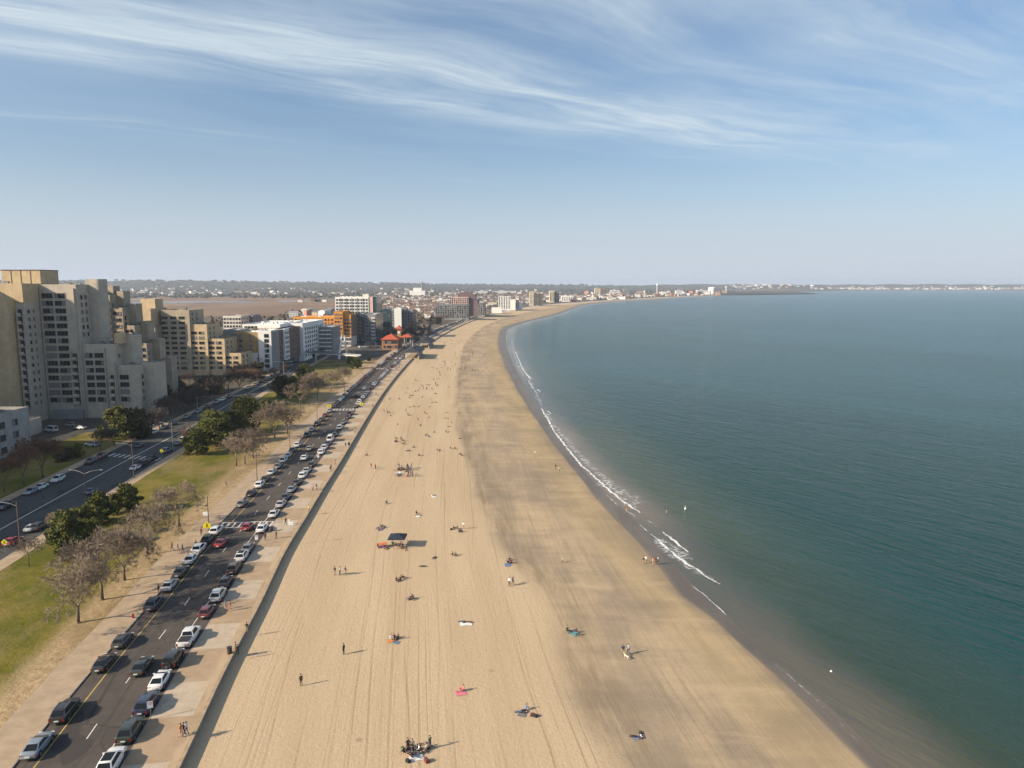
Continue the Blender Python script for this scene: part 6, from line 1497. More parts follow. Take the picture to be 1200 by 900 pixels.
street_lamp(264, 473, 9.5, 2.8, 'dark lamp pole just right of the yellow blossoming tree', metal_dk)
street_lamp(294, 466, 9.0, 2.8, 'dark lamp pole at the avenue junction before the tan block', metal_dk)
street_lamp(316, 457, 11.0, 3.4, 'two armed lamp in front of the tall white corner', steel, arms=((-1, 0), (1, .1)))
street_lamp(333, 449, 12.0, 4.2, 'tall two armed lamp above the flat topped pine', steel, arms=((-1, .1), (1, .1)))
for px, py, lab in ((245, 622, 'thin tall pole behind the yellow pedestrian sign on the grass side walk'), (301.5, 564, 'thin tall pole on the grass side walk beyond the nearer crossing, first of its row'), (340, 526, 'thin tall pole on the grass side walk by the first far bare trees'), (372, 496, 'thin tall pole on the grass side walk shortly before the second crossing'), (404, 464, 'thin tall pole on the grass side walk just past the second crossing')):
    q = at(px, py, .13); o = empty('light_pole', q, heading(s_of(q.y))); tag(o, lab, 'light pole', 'light poles on the grass side walk')
    mb = MB(); mb.tube((0, 0, 0), (0, 0, 7.4), .10, .06, 8); mb.build('pole', metal_dk, o); mb = MB(); mb.tube((0, 0, 7.4), (0, 0, 7.55), .10, .22, 8); mb.tube((0, 0, 7.551), (0, 0, 7.9), .2, .12, 8); mb.build('lamp_head', metal_gy, o); mb = MB(); mb.tube((0, 0, 0), (0, 0, .5), .17, .15, 8); mb.build('base', metal_dk, o)
def sign(px, py, h, kind, label, cat='road sign', z=.13, turn=0.0):
    q = at(px, py, z); o = empty('road_sign', q, heading(s_of(q.y)) + turn); tag(o, label, cat); mb = MB(); mb.tube((0, 0, 0), (0, 0, h), .035, .03, 6); mb.build('post', steel, o)
    mb = MB()
    if kind == 'diamond':
        r = .62; mb.face([(0, -.05, h - r), (r, -.05, h), (0, -.05, h + r), (-r, -.05, h)]); mb.face([(0, -.035, h - r), (-r, -.035, h), (0, -.035, h + r), (r, -.035, h)]); p = mb.build('sign_panel', sign_y, o)
        mb = MB(); mb.ball((0, -.06, h + .26), .07, .012, .07); mb.box(-.05, .05, -.07, -.055, h - .05, h + .18); mb.tube((-.03, -.062, h - .03), (-.14, -.062, h - .34), .03, .03, 5); mb.tube((.03, -.062, h - .03), (.15, -.062, h - .32), .03, .03, 5); mb.tube((-.03, -.062, h + .14), (-.18, -.062, h - .05), .022, .022, 5); mb.tube((.03, -.062, h + .14), (.17, -.062, h), .022, .022, 5); mb.build('walking_figure', sign_k, p)
    elif kind == 'penta':
        r = .8; mb.prism([(-r, -r * .8), (r, -r * .8), (r, .15), (0, r), (-r, .15)], 0, .03); p = mb.build('sign_panel', sign_y, o); p.rotation_euler = (R(90), 0, 0); p.location = (0, -.05, h)
        mb = MB(); mb.ball((0, .42, .034), .09, .09, .012); mb.box(-.06, .06, -.05, .3, .031, .045); mb.tube((-.04, -.03, .036), (-.18, -.5, .036), .04, .04, 5); mb.tube((.04, -.03, .036), (.2, -.48, .036), .04, .04, 5); mb.tube((-.04, .24, .036), (-.24, 0, .036), .03, .03, 5); mb.tube((.04, .24, .036), (.24, .04, .036), .03, .03, 5); mb.build('walking_figure', sign_k, p)
    elif kind == 'white': mb.box(-.32, .32, -.055, -.035, h - .9, h, 0); p = mb.build('sign_panel', sign_w, o); mb = MB(); mb.box(-.24, .24, -.062, -.056, h - .22, h - .14); mb.box(-.2, .2, -.062, -.056, h - .4, h - .34); mb.build('sign_stripe', sign_r, p)
    else: mb.box(-.5, .5, -.05, -.035, h - .3, h + .5, 0); mb.build('sign_panel', sign_w, o)
    return o
sign(243.5, 631, 2.9, 'penta', 'bright yellow pedestrian sign on a post at the nearer zebra crossing')
sign(242, 625, 4.3, 'white2', 'small white sign above the yellow pedestrian sign, seen on its own post')
sign(6.5, 650, 2.6, 'diamond', 'yellow diamond sign at the avenue kerb by the red sedan')
sign(423.5, 480, 2.6, 'penta', 'yellow pedestrian sign at the promenade end of the second crossing')
sign(386, 482.5, 2.6, 'penta', 'yellow pedestrian sign at the grass end of the second crossing')
sign(190, 538, 2.6, 'diamond', 'yellow diamond sign by the blue grey SUV on the avenue')
sign(177, 843, 2.4, 'white', 'white parking sign on a post behind the dark blue SUV', turn=.2)
sign(301, 639, 2.1, 'white', 'white parking sign on a post in the gap before the nearer crossing')
sign(341.5, 635, 3.9, 'white2', 'tall post with a small white panel at the sea wall near the crossing')
sign(373, 541, 2.2, 'white', 'white parking sign on a post beside the white SUV and the sea wall path')
bin_m = mat('bin_brown', (.055, .04, .035), .7, .2, 3)
def barrel(px, py, label):
    q = at(px, py, .13); o = empty('litter_bin', q); tag(o, label, 'litter bin'); mb = MB(); mb.tube((0, 0, 0), (0, 0, .95), .33, .36, 14); mb.build('barrel', bin_m, o); mb = MB(); mb.tube((0, 0, .951), (0, 0, 1.02), .38, .38, 14); mb.build('rim', metal_dk, o); mb = MB(); mb.tube((0, 0, .96), (0, 0, 1.0), .3, .3, 12); mb.build('liner', sign_k, o)
barrel(269.2, 766, 'dark round litter bin on the pale promenade panel by the sea wall')
barrel(318, 622.5, 'small dark litter bin near the promenade end of the nearer crossing')
barrel(409, 522, 'distant dark litter bin at the sea wall')
# ------------------------------------------------------------------ people
skin_m = mat('skin', (0.42, 0.25, 0.17), 0.6, 0.06, 6); hair_m = mat('hair', (0.03, 0.02, 0.014), 0.7, 0.2, 20); shoe_m = mat('shoes', (0.05, 0.045, 0.045), 0.7, 0.2, 20)
cloth_t = tint_mat('shirt_cloth', 0.9); eye_m = mat('eye', (.02, .015, .012), .3, .05, 20)
CL = dict(black=(.014, .014, .016), navy=(.02, .03, .07), grey=(.14, .14, .145), white=(.74, .73, .71), red=(.42, .03, .025), orange=(.62, .20, .03), blue=(.10, .17, .30), teal=(.12, .28, .29), pink=(.62, .17, .22), purple=(.16, .08, .22), yellow=(.68, .55, .05), green=(.05, .12, .05), tan=(.42, .31, .2), maroon=(.16, .03, .035), brown=(.09, .055, .035))
trou = {k: mat('trousers_' + k, c, .9, .12, 5) for k, c in (('dark', (.02, .022, .03)), ('denim', (.06, .09, .16)), ('khaki', (.30, .23, .15)), ('skin', (.42, .25, .17)))}
def pose(kind):
    """Joints in metres: a standing person faces +y."""
    P = dict(pel=(0, 0, .94), waist=(0, 0, 1.08), chest=(0, .01, 1.28), neck=(0, .0, 1.45), head=(0, .03, 1.60),
             ls=(-.19, 0, 1.40), le=(-.24, -.03, 1.12), lw=(-.25, .05, .87), rs=(.19, 0, 1.40), re=(.24, -.03, 1.12), rw=(.25, .05, .87),
             lh=(-.10, 0, .90), lk=(-.11, .03, .49), la=(-.12, 0, .08), lt=(-.13, .16, .035), rh=(.10, 0, .90), rk=(.11, .03, .49), ra=(.12, 0, .08), rt=(.13, .16, .035))
    if kind == 'walk':
        P.update(lk=(-.10, .20, .51), la=(-.10, .24, .09), lt=(-.10, .40, .06), rk=(.10, .06, .48), ra=(.10, -.28, .14), rt=(.10, -.16, .04), le=(-.25, -.14, 1.14), lw=(-.24, -.10, .89), re=(.25, .10, 1.14), rw=(.22, .30, 1.0))
    if kind == 'lean':
        P.update(re=(.30, .10, 1.16), rw=(.16, .30, 1.16), lk=(-.13, .06, .49), la=(-.17, .02, .08), lt=(-.2, .17, .035))
    if kind == 'sit':
        P.update({k: (v[0], v[1] - .1 + (v[2] - .94) * -.12, v[2] - .94 + .13) for k, v in P.items() if k in ('pel', 'waist', 'chest', 'neck', 'head', 'ls', 'rs')})
        P.update(lh=(-.11, -.06, .12), rh=(.11, -.06, .12), lk=(-.17, .36, .43), rk=(.17, .36, .43), la=(-.14, .62, .08), ra=(.14, .62, .08), lt=(-.14, .78, .04), rt=(.14, .78, .04), le=(-.27, .06, .36), re=(.27, .06, .36), lw=(-.14, .30, .42), rw=(.14, .30, .42))
    if kind == 'sitback':
        P.update(pel=(0, -.05, .12), waist=(0, -.16, .24), chest=(0, -.26, .44), neck=(0, -.34, .60), head=(0, -.33, .75), ls=(-.19, -.32, .54), rs=(.19, -.32, .54), le=(-.30, -.52, .33), re=(.30, -.52, .33), lw=(-.32, -.62, .06), rw=(.32, -.62, .06),
                 lh=(-.10, 0, .12), rh=(.10, 0, .12), lk=(-.13, .42, .20), rk=(.12, .42, .14), la=(-.15, .84, .08), ra=(.13, .86, .08), lt=(-.17, .90, .22), rt=(.15, .92, .22))
    if kind == 'lie':
        P.update(pel=(0, 0, .12), waist=(0, -.14, .12), chest=(0, -.34, .14), neck=(0, -.50, .13), head=(0, -.66, .13), ls=(-.19, -.45, .12), rs=(.19, -.45, .12), le=(-.34, -.28, .08), re=(.34, -.28, .08), lw=(-.38, -.03, .05), rw=(.38, -.03, .05),
                 lh=(-.10, .04, .12), rh=(.10, .04, .12), lk=(-.13, .45, .16), rk=(.13, .45, .13), la=(-.16, .86, .07), ra=(.15, .87, .07), lt=(-.2, .92, .2), rt=(.2, .92, .2))
    return P
BONES = [('pel', 'waist'), ('waist', 'chest'), ('chest', 'neck'), ('neck', 'head'), ('chest', 'ls'), ('ls', 'le'), ('le', 'lw'), ('chest', 'rs'), ('rs', 're'), ('re', 'rw'), ('pel', 'lh'), ('lh', 'lk'), ('lk', 'la'), ('la', 'lt'), ('pel', 'rh'), ('rh', 'rk'), ('rk', 'ra'), ('ra', 'rt')]
RAD = dict(pel=(.155, .115), waist=(.145, .10), chest=(.165, .115), neck=(.055, .055), head=(.06, .06), ls=(.068, .065), rs=(.068, .065), le=(.045, .045), re=(.045, .045), lw=(.03, .03), rw=(.03, .03), lh=(.095, .095), rh=(.095, .095), lk=(.062, .062), rk=(.062, .062), la=(.042, .042), ra=(.042, .042), lt=(.035, .03), rt=(.035, .03))
def seg_d(p, a, b_):
    ab = b_ - a; t = max(0, min(1, (p - a).dot(ab) / max(1e-9, ab.length_squared))); return (p - (a + ab * t)).length
def person_mesh(kind, trousers, long_sleeve):
    P = {k: Vector(v) for k, v in pose(kind).items()}; names = list(P); me = bpy.data.meshes.new('skel')
    me.from_pydata([P[k] for k in names], [(names.index(a), names.index(b_)) for a, b_ in BONES], []); o = bpy.data.objects.new('skel', me); COL.objects.link(o)
    sk = o.modifiers.new('skin', 'SKIN'); sk.use_smooth_shade = True
    for i, k in enumerate(names): me.skin_vertices[0].data[i].radius = RAD[k]; me.skin_vertices[0].data[i].use_root = (k == 'pel')
    sub = o.modifiers.new('sub', 'SUBSURF'); sub.levels = 1; sub.render_levels = 1
    dg = bpy.context.evaluated_depsgraph_get(); dg.update(); full = bpy.data.meshes.new_from_object(o.evaluated_get(dg)); COL.objects.unlink(o); bpy.data.objects.remove(o); bpy.data.meshes.remove(me)
    mb = MB(); mb.v = [tuple(v.co) for v in full.vertices]; lowb = {('pel', 'lh'), ('pel', 'rh'), ('lh', 'lk'), ('lk', 'la'), ('rh', 'rk'), ('rk', 'ra')}
    for p in full.polygons:
        c = p.center; bn = min(BONES, key=lambda q: seg_d(c, P[q[0]], P[q[1]])); mb.f.append(tuple(p.vertices))
        if bn in (('la', 'lt'), ('ra', 'rt')): m = 3
        elif bn in lowb or (bn == ('pel', 'waist') and (c - P['pel']).length < .1): m = 1
        elif bn == ('neck', 'head') and (c - P['neck']).length > .03: m = 2
        elif bn in (('le', 'lw'), ('re', 'rw')): m = 0 if long_sleeve else 2
        else: m = 0
        mb.m.append(m)
    # head with face, hair and ears, set on the neck
    up = (P['head'] - P['neck']).normalized(); fwd = Vector((0, 1, 0)) if kind != 'lie' else Vector((0, .15, 1)); fwd = (fwd - up * fwd.dot(up)).normalized(); rt = fwd.cross(up); H = P['head'] + up * .04
    M = Matrix((rt, fwd, up)).transposed()
    hb = MB(); hb.ball((0, 0, 0), .076, .095, .115, 12, 9, 2)
    hb.tube((0, .088, .02), (0, .125, -.025), .008, .018, 5, 2); hb.ball((0, .088, -.058), .026, .010, .008, 6, 4, 4)
    for s in (-1, 1): hb.ball((s * .033, .085, .012), .012, .010, .009, 6, 4, 5); hb.ball((s * .078, 0, -.005), .012, .022, .032, 6, 4, 2)
    i0 = len(hb.v); hb.ball((0, -.016, .024), .086, .100, .112, 12, 9, 4)
    keep = [k for k, f in enumerate(hb.f) if not (f[0] >= i0 and sum(hb.v[i][1] for i in f) / len(f) > .035 and sum(hb.v[i][2] for i in f) / len(f) < .085)]
    hb.f = [hb.f[k] for k in keep]; hb.m = [hb.m[k] for k in keep]
    # hands: palm, four unequal bent fingers and a thumb from the side of the palm
    for w, e, s in ((P['lw'], P['le'], -1), (P['rw'], P['re'], 1)):
        d = (w - e).normalized(); sd = Vector((0, 1, 0)); sd = (sd - d * sd.dot(d)).normalized(); nn = d.cross(sd); q = MB()
        pc = w + d * .05
        q.tube(w, w + d * .09, .030, .036, 6, 2)
        for j, ln in enumerate((.062, .074, .068, .052)):
            b0 = w + d * .085 + sd * (.027 - .018 * j); b1 = b0 + d * ln * .6; q.tube(b0, b1, .009, .008, 4, 2); q.tube(b1, b1 + d * ln * .45 + nn * (.02 * s), .008, .006, 4, 2)
        b0 = w + d * .03 + sd * .030; q.tube(b0, b0 + sd * .03 + d * .03, .011, .009, 4, 2); q.tube(b0 + sd * .03 + d * .03, b0 + sd * .032 + d * .06, .009, .007, 4, 2)
        b = len(mb.v); mb.v += q.v; mb.f += [tuple(b + i for i in f) for f in q.f]; mb.m += q.m
    b = len(mb.v); mb.v += [tuple(H + M @ Vector(v)) for v in hb.v]; mb.f += [tuple(b + i for i in f) for f in hb.f]; mb.m += hb.m
    out = mb.mesh('person', [cloth_t, trou[trousers], skin_m, shoe_m, hair_m, eye_m], True); bpy.data.meshes.remove(full); return out
_pm = {}
def person_data(kind, tr, ls):
    if (kind, tr, ls) not in _pm: _pm[(kind, tr, ls)] = person_mesh(kind, tr, ls)
    return _pm[(kind, tr, ls)]
def sand_z(x, y):
    ks = [wall_x(y), tide_x(y), wet_x(y), shore_x(y) + 2]; zs = [-.62, -1.35, -2.15, -2.72]
    for i in range(3):
        if x <= ks[i + 1]: t = max(0, (x - ks[i]) / (ks[i + 1] - ks[i])); return zs[i] + (zs[i + 1] - zs[i]) * t
    return WATER_Z
def on_sand(px, py):
    z = -1.2
    for _ in range(3): q = at(px, py, z); z = sand_z(q.x, q.y)
    q = at(px, py, z); q.z = z; return q
PW = dict(stand='standing', walk='walking', lean='standing with one arm raised', sit='sitting', sitback='leaning back', lie='lying')
SEEN = {}
def person(kind, colour, pos, label, group, rz=None, tr=None, ls=None, sc=1.0):
    tr = tr or rng.choice(('dark', 'denim', 'khaki', 'skin', 'dark')); ls = rng.random() < .5 if ls is None else ls
    o = link('person', person_data(kind, tr, ls)); o.location = pos; k = sc * rng.uniform(.95, 1.04); o.scale = (k, k, k); o.rotation_euler = (0, 0, rng.uniform(0, 6.28) if rz is None else rz)
    o.color = (*CL[colour], 1); return tag(o, label, 'person', group)
def zone_word(x, y):
    t, w = tide_x(y), wet_x(y); a = wall_x(y)
    if x < a + (t - a) * .33: return 'on sand near the sea wall'
    if x < t - 3: return 'on mid sand'
    if x < t + (w - t) * .5: return 'on streaky damp sand'
    if x < w: return 'near the water'
    return 'on the wet sand'
def band_word(y):
    for lim, w in ((100, 'closest to the camera'), (128, 'before the canopy'), (168, 'level with the canopy'), (215, 'between canopy and big huddle'), (262, 'level with the big huddle'), (340, 'beyond the big huddle'), (430, 'before the beach pavilions'), (560, 'level with the beach pavilions')):
        if y < lim: return w
    return 'beyond the beach pavilions'
def beach_person(kind, colour, px, py, extra=None, **kw):
    q = on_sand(px, py); base = extra or f'person in {colour} {PW[kind]} {zone_word(q.x, q.y)}, {band_word(q.y)}'
    n = SEEN.get(base, 0); SEEN[base] = n + 1
    lab = base if n == 0 else ORD[min(n, 19)] + ' ' + base
    return person(kind, colour, q, lab, 'people on the beach', **kw)
# things people lie on or brought along
towel_m = tint_mat('towel_cloth', 0.95)
def towel(px, py, w, d, col, label, rz=None):
    q = on_sand(px, py); mb = MB(); n = 6; h = .02; w *= .74; d *= .74
    for i in range(n):
        for j in range(n):
            x0, x1, y0, y1 = -w/2 + w * i / n, -w/2 + w * (i + 1) / n, -d/2 + d * j / n, -d/2 + d * (j + 1) / n
            f = lambda x, y: h + .025 * math.sin(x * 5 + q.x) * math.cos(y * 4 + q.y)
            mb.face([(x0, y0, f(x0, y0)), (x1, y0, f(x1, y0)), (x1, y1, f(x1, y1)), (x0, y1, f(x0, y1))])
    o = mb.build('beach_towel', towel_m); o.location = (q.x, q.y, q.z + .02); o.rotation_euler = (0, 0, rng.uniform(0, 3.1) if rz is None else rz); o.color = (*CL[col], 1); tag(o, label, 'beach towel', 'towels and blankets on the sand'); return q
def bag(px, py, col, label, s=.5):
    q = on_sand(px, py); o = empty('beach_bag', (q.x, q.y, q.z), rng.uniform(0, 3)); tag(o, label, 'bag', 'bags on the sand'); mb = MB(); mb.prism([(-s * .6, -s * .35), (s * .6, -s * .35), (s * .52, s * .35), (-s * .52, s * .35)], 0, s * .62); mb.box(-s * .45, s * .45, -s * .25, s * .25, s * .621, s * .72); b_ = mb.build('body', towel_m, o); mb = MB()
    for a, c in zip(np.linspace(0, math.pi, 7), np.linspace(0, math.pi, 7)[1:]): mb.tube((s * .3 * math.cos(a), 0, s * .70 + s * .3 * math.sin(a)), (s * .3 * math.cos(c), 0, s * .70 + s * .3 * math.sin(c)), .015, .015, 4)
    mb.build('handle', trim_m, o); tint(o, CL[col])
DARKS = ['black', 'navy', 'grey', 'maroon', 'brown', 'purple', 'black', 'white', 'navy', 'blue', 'red', 'tan']
rc = lambda: rng.choice(DARKS)
# near beach
beach_person('stand', 'black', 403, 767, 'lone person in black standing on the raked sand near the sea wall', rz=1.2, tr='dark', ls=True)
beach_person('stand', 'black', 353, 804, 'lone person in dark clothes standing closest to the sea wall, nearest the camera', rz=.6, tr='dark', ls=True)
towel(488, 888, 2.2, 1.6, 'white', 'white blanket under the large group at the bottom of the beach', .3); towel(484, 880, 2.4, 1.8, 'grey', 'grey blanket behind the white one in the large near group', .2)
for kind, c, dx, dy in [('sit', 'black', -8, -6), ('sit', 'grey', -4, -9), ('sitback', 'navy', -1, -5), ('sit', 'white', 3, -4), ('sit', 'black', 7, -2), ('sitback', 'tan', 11, -4), ('stand', 'black', -9, -3), ('sit', 'grey', 15, -6), ('lean', 'green', 17, -6), ('lie', 'navy', 0, 3), ('sit', 'brown', -5, 2), ('sitback', 'black', -12, 0)]:
    beach_person(kind, c, 487 + dx, 884 + dy, f'person in {c} {PW[kind]} in the blanket group nearest the camera')
bag(478, 893, 'black', 'dark bag left of the white blanket in the near group'); bag(500, 893, 'maroon', 'dark red bag right of the white blanket in the near group', .6); bag(472, 879, 'green', 'green bag at the left of the near group')
towel(540, 812, 1.9, 1.9, 'pink', 'bright pink blanket alone on the raked sand'); beach_person('sit', 'pink', 542, 810, 'person in pink sitting on the bright pink blanket', rz=2)
towel(546, 731, 2.6, 1.8, 'white', 'pale blanket with two people lying on it, mid beach', .1); beach_person('lie', 'black', 543, 729, 'person in black lying on the pale mid beach blanket', rz=1.5); beach_person('lie', 'maroon', 549, 729.5, 'person in dark red lying on the pale mid beach blanket', rz=1.6)
towel(460, 751, 2.0, 1.4, 'orange', 'orange blanket of a small group on raked sand'); towel(465, 753, 1.3, 1.2, 'blue', 'blue towel beside the orange blanket'); beach_person('sit', 'white', 459, 750, 'person in white sitting on the orange blanket'); beach_person('sitback', 'maroon', 462, 749, 'person in dark red leaning back on the orange blanket'); beach_person('sit', 'black', 466, 749, 'person in black sitting by the blue towel')
beach_person('sit', 'black', 481, 702, 'person in black hunched on the sand below the black canopy'); beach_person('sit', 'grey', 484, 702, 'person in grey beside the hunched person in black'); bag(478, 703, 'grey', 'dark bag beside the two hunched sitters')
beach_person('lie', 'navy', 611, 835, 'person in navy lying nearest the damp sand'); beach_person('sitback', 'blue', 615, 833, 'person in blue leaning back beside the one in navy'); towel(613, 836, 2.2, 1.4, 'grey', 'grey towel under the pair beside the damp sand'); bag(624, 839, 'maroon', 'dark red bag to the right of the pair on the grey towel'); bag(627, 840, 'black', 'black bag next to the dark red bag')
towel(748, 864, 2.0, 1.2, 'blue', 'blue towel on the streaky damp sand, nearest the camera'); beach_person('lie', 'navy', 746, 864, 'person in navy lying on the blue towel'); beach_person('lie', 'white', 751, 862, 'person in white lying on the blue towel')
towel(672, 743, 2.2, 1.4, 'teal', 'pale teal towel on the damp sand'); beach_person('sit', 'green', 665, 740, 'person in green sitting left of the teal towel'); beach_person('sitback', 'black', 673, 741, 'person in black leaning back on the teal towel'); beach_person('sitback', 'teal', 675, 744, 'person in teal sitting on the teal towel')
beach_person('walk', 'navy', 730, 768, 'left person of the pair walking a pale dog on damp sand', rz=3.0); beach_person('walk', 'white', 736, 767, 'person in white of the pair walking a pale dog on damp sand', rz=3.2)
beach_person('stand', 'white', 597, 687, 'person in white standing with another in black on pale sand'); beach_person('walk', 'black', 601, 685, 'person in black standing beside the one in white on pale sand')
towel(595, 662, 2.4, 1.6, 'blue', 'dusty blue blanket at the edge of the damp sand'); beach_person('sit', 'black', 595, 660, 'person in black sitting on the dusty blue blanket'); beach_person('sit', 'maroon', 599, 660, 'person in dark red sitting on the dusty blue blanket'); beach_person('sit', 'navy', 597, 657, 'person in navy sitting behind the dusty blue blanket')
beach_person('stand', 'white', 659, 659, 'small child in white alone on the damp sand', sc=.62)
for kind, c, px, py, w in [('stand', 'black', 754, 661, 'leftmost of the group at the wet edge, in black'), ('lean', 'white', 757, 660, 'person in white bending in the group at the wet edge'), ('stand', 'tan', 765, 662, 'person in tan standing in the group at the wet edge'), ('stand', 'maroon', 768, 661, 'person in dark red standing in the group at the wet edge'), ('walk', 'white', 771, 661, 'rightmost of the group at the wet edge, in white')]:
    beach_person(kind, c, px, py, w, sc=.9, tr='skin')
beach_person('stand', 'red', 734, 600, 'wader in red standing in the swash below the foam line', tr='skin')
beach_person('stand', 'black', 781, 602, 'wader in black standing in the sea', tr='skin')
o = empty('sea_buoy', at(803, 597, WATER_Z)); tag(o, 'small white buoy floating offshore from the foam', 'buoy'); mb = MB(); mb.ball((0, 0, .2), .28, .28, .3, 12, 8); mb.build('float', sign_w, o); mb = MB(); mb.tube((0, 0, .45), (0, 0, .95), .07, .04, 8); mb.build('topmark', sign_w, o)
o = empty('sea_buoy', at(974, 787, WATER_Z)); tag(o, 'tiny pale buoy in the shallows near the bottom right', 'buoy'); mb = MB(); mb.ball((0, 0, .05), .17, .17, .15, 10, 6); mb.build('float', sign_w, o); mb = MB(); mb.tube((0, 0, .18), (0, 0, .36), .04, .03, 6); mb.build('topmark', metal_gy, o)
beach_person('stand', 'black', 651, 550, 'person in black at the left of a pair near the wet sand'); beach_person('walk', 'white', 655, 553, 'person in white at the right of a pair near the wet sand'); beach_person('stand', 'white', 627, 534, 'lone person in white far down the damp sand')
q = at(156, 724, .13); o = empty('fire_hydrant', q); tag(o, 'small red fire hydrant on the kerb behind the dark blue SUV', 'hydrant'); hyd = mat('hydrant_red', (.42, .03, .02), .5, .1, 4)
mb = MB(); mb.tube((0, 0, 0), (0, 0, .12), .19, .19, 10); mb.tube((0, 0, .121), (0, 0, .62), .13, .13, 10); mb.ball((0, 0, .62), .15, .15, .14, 10, 6); mb.build('barrel', hyd, o)
for s in (-1, 1): mb = MB(); mb.tube((s * .10, 0, .46), (s * .24, 0, .46), .065, .065, 8); mb.build('outlet', hyd, o)
# dog
dog_m = mat('dog_coat', (.62, .52, .38), .9, .12, 8)
q = on_sand(734, 772); o = empty('dog', q, .6); tag(o, 'pale dog walked by two people on the damp sand', 'dog')
me = bpy.data.meshes.new('dogskel'); V = [(0, -.32, .46), (0, 0, .46), (0, .26, .48), (0, .42, .62), (0, .52, .70), (0, .64, .66), (0, -.5, .58), (-.08, -.34, .32), (-.08, -.42, .2), (-.08, -.36, .03), (.08, -.34, .32), (.08, -.42, .2), (.08, -.36, .03), (-.08, .26, .30), (-.08, .25, .16), (-.08, .28, .03), (.08, .26, .30), (.08, .25, .16), (.08, .28, .03)]
E_ = [(0, 1), (1, 2), (2, 3), (3, 4), (4, 5), (0, 6), (0, 7), (7, 8), (8, 9), (0, 10), (10, 11), (11, 12), (2, 13), (13, 14), (14, 15), (2, 16), (16, 17), (17, 18)]
me.from_pydata(V, E_, []); t_ = bpy.data.objects.new('dogskel', me); COL.objects.link(t_); sk = t_.modifiers.new('s', 'SKIN')
for i, r_ in enumerate((.10, .11, .13, .07, .075, .04, .02, .07, .035, .03, .07, .035, .03, .05, .035, .03, .05, .035, .03)): me.skin_vertices[0].data[i].radius = (r_, r_); me.skin_vertices[0].data[i].use_root = i == 1
t_.modifiers.new('u', 'SUBSURF').levels = 1; dg = bpy.context.evaluated_depsgraph_get(); dg.update(); dm = bpy.data.meshes.new_from_object(t_.evaluated_get(dg)); bpy.data.objects.remove(t_); dm.materials.clear(); dm.materials.append(dog_m); link('body', dm, o)
for s in (-1, 1): mb = MB(); mb.tube((s * .05, .49, .76), (s * .08, .47, .84), .035, .012, 5); mb.build('ear', dog_m, o)
# black canopy with its people
q = on_sand(466, 640); o = empty('beach_canopy', q, -.02); tag(o, 'square black canopy tent on four legs in the middle of the beach', 'canopy'); hw = 1.75
mb = MB(); c4 = [(-hw, -hw), (hw, -hw), (hw, hw), (-hw, hw)]
for a, b_ in zip(c4, c4[1:] + c4[:1]): mb.face([(*a, 2.15), (*b_, 2.15), (0, 0, 2.85)]); mb.face([(*a, 1.9), (*b_, 1.9), (*b_, 2.15), (*a, 2.15)])
canvas = mat('canopy_cloth', (.022, .028, .045), .85, .15, 1); mb.build('roof', canvas, o)
for x, y in c4: mb = MB(); mb.tube((x * .97, y * .97, -.03), (x * .97, y * .97, 2.15), .03, .03, 6); mb.build('leg', metal_gy, o)
for kind, c, px, py in [('sit', 'green', 460, 638), ('sit', 'black', 464, 640), ('sitback', 'grey', 467, 641), ('sit', 'maroon', 470, 643), ('sit', 'navy', 472, 641), ('lie', 'black', 474, 644), ('sit', 'purple', 469, 639)]: beach_person(kind, c, px, py, f'person in {c} {PW[kind]} at the black canopy')
q = on_sand(448, 641); o = empty('beach_tent', q, .4); tag(o, 'small orange pop-up shade tent left of the black canopy', 'tent'); mb = MB(); prev = None
arcs = [[(x, 1.0 * math.cos(t) * .9, .95 * math.sin(t)) for t in np.linspace(.0, math.pi * .78, 7)] for x in (-.9, -.45, 0, .45, .9)]
for a, b_ in zip(arcs, arcs[1:]):
    for i in range(6): mb.face([a[i], b_[i], b_[i + 1], a[i + 1]])
mb.build('shell', mat('tent_orange', (.60, .20, .07), .8, .1, 2), o); mb = MB(); mb.box(-.9, .9, -.7, .9, .01, .03); mb.build('floor', mat('tent_floor', (.12, .06, .12), .9, .1, 2), o)
beach_person('sit', 'purple', 450, 643, 'person in purple sitting at the orange shade tent'); beach_person('lie', 'black', 453, 643, 'person in black lying between the orange tent and the canopy')
beach_person('sit', 'purple', 444, 620, 'person in purple sitting in a close group left above the canopy'); beach_person('sit', 'navy', 447, 619, 'person in navy sitting in a close group left above the canopy'); beach_person('sitback', 'grey', 449, 618, 'person in grey leaning back in a close group left above the canopy')
towel(446, 621, 1.8, 1.4, 'purple', 'purple blanket left above the canopy')
for kind, c, px, py in [('sit', 'black', 532, 620), ('sit', 'grey', 536, 620), ('sit', 'purple', 538, 624), ('sitback', 'black', 540, 623), ('stand', 'white', 543, 620)]: beach_person(kind, c, px, py, f'person in {c} {PW[kind]} in the circle to the right of the canopy')
bag(529, 621, 'black', 'black bag at the circle right of the canopy')
beach_person('sit', 'black', 530, 651, 'person in black sitting right below the canopy, beside another in tan'); beach_person('sit', 'tan', 534, 651, 'person in tan sitting beside one in black, right below the canopy'); beach_person('lie', 'brown', 509, 654, 'person in brown lying alone between the canopy and the damp sand'); beach_person('lie', 'black', 495, 664, 'person in black lying alone just below the canopy')
beach_person('sit', 'maroon', 465, 681, 'person in dark red of a pair sitting below the canopy'); beach_person('sit', 'brown', 469, 680, 'person in brown of a pair sitting below the canopy'); beach_person('sit', 'black', 472, 678, 'person in black sitting near the pair below the canopy')
for kind, c, px in [('stand', 'black', 392.5), ('stand', 'white', 398.5), ('walk', 'navy', 405)]: beach_person(kind, c, px, 674, f'person in {c} in the row of three standing below the sea wall')
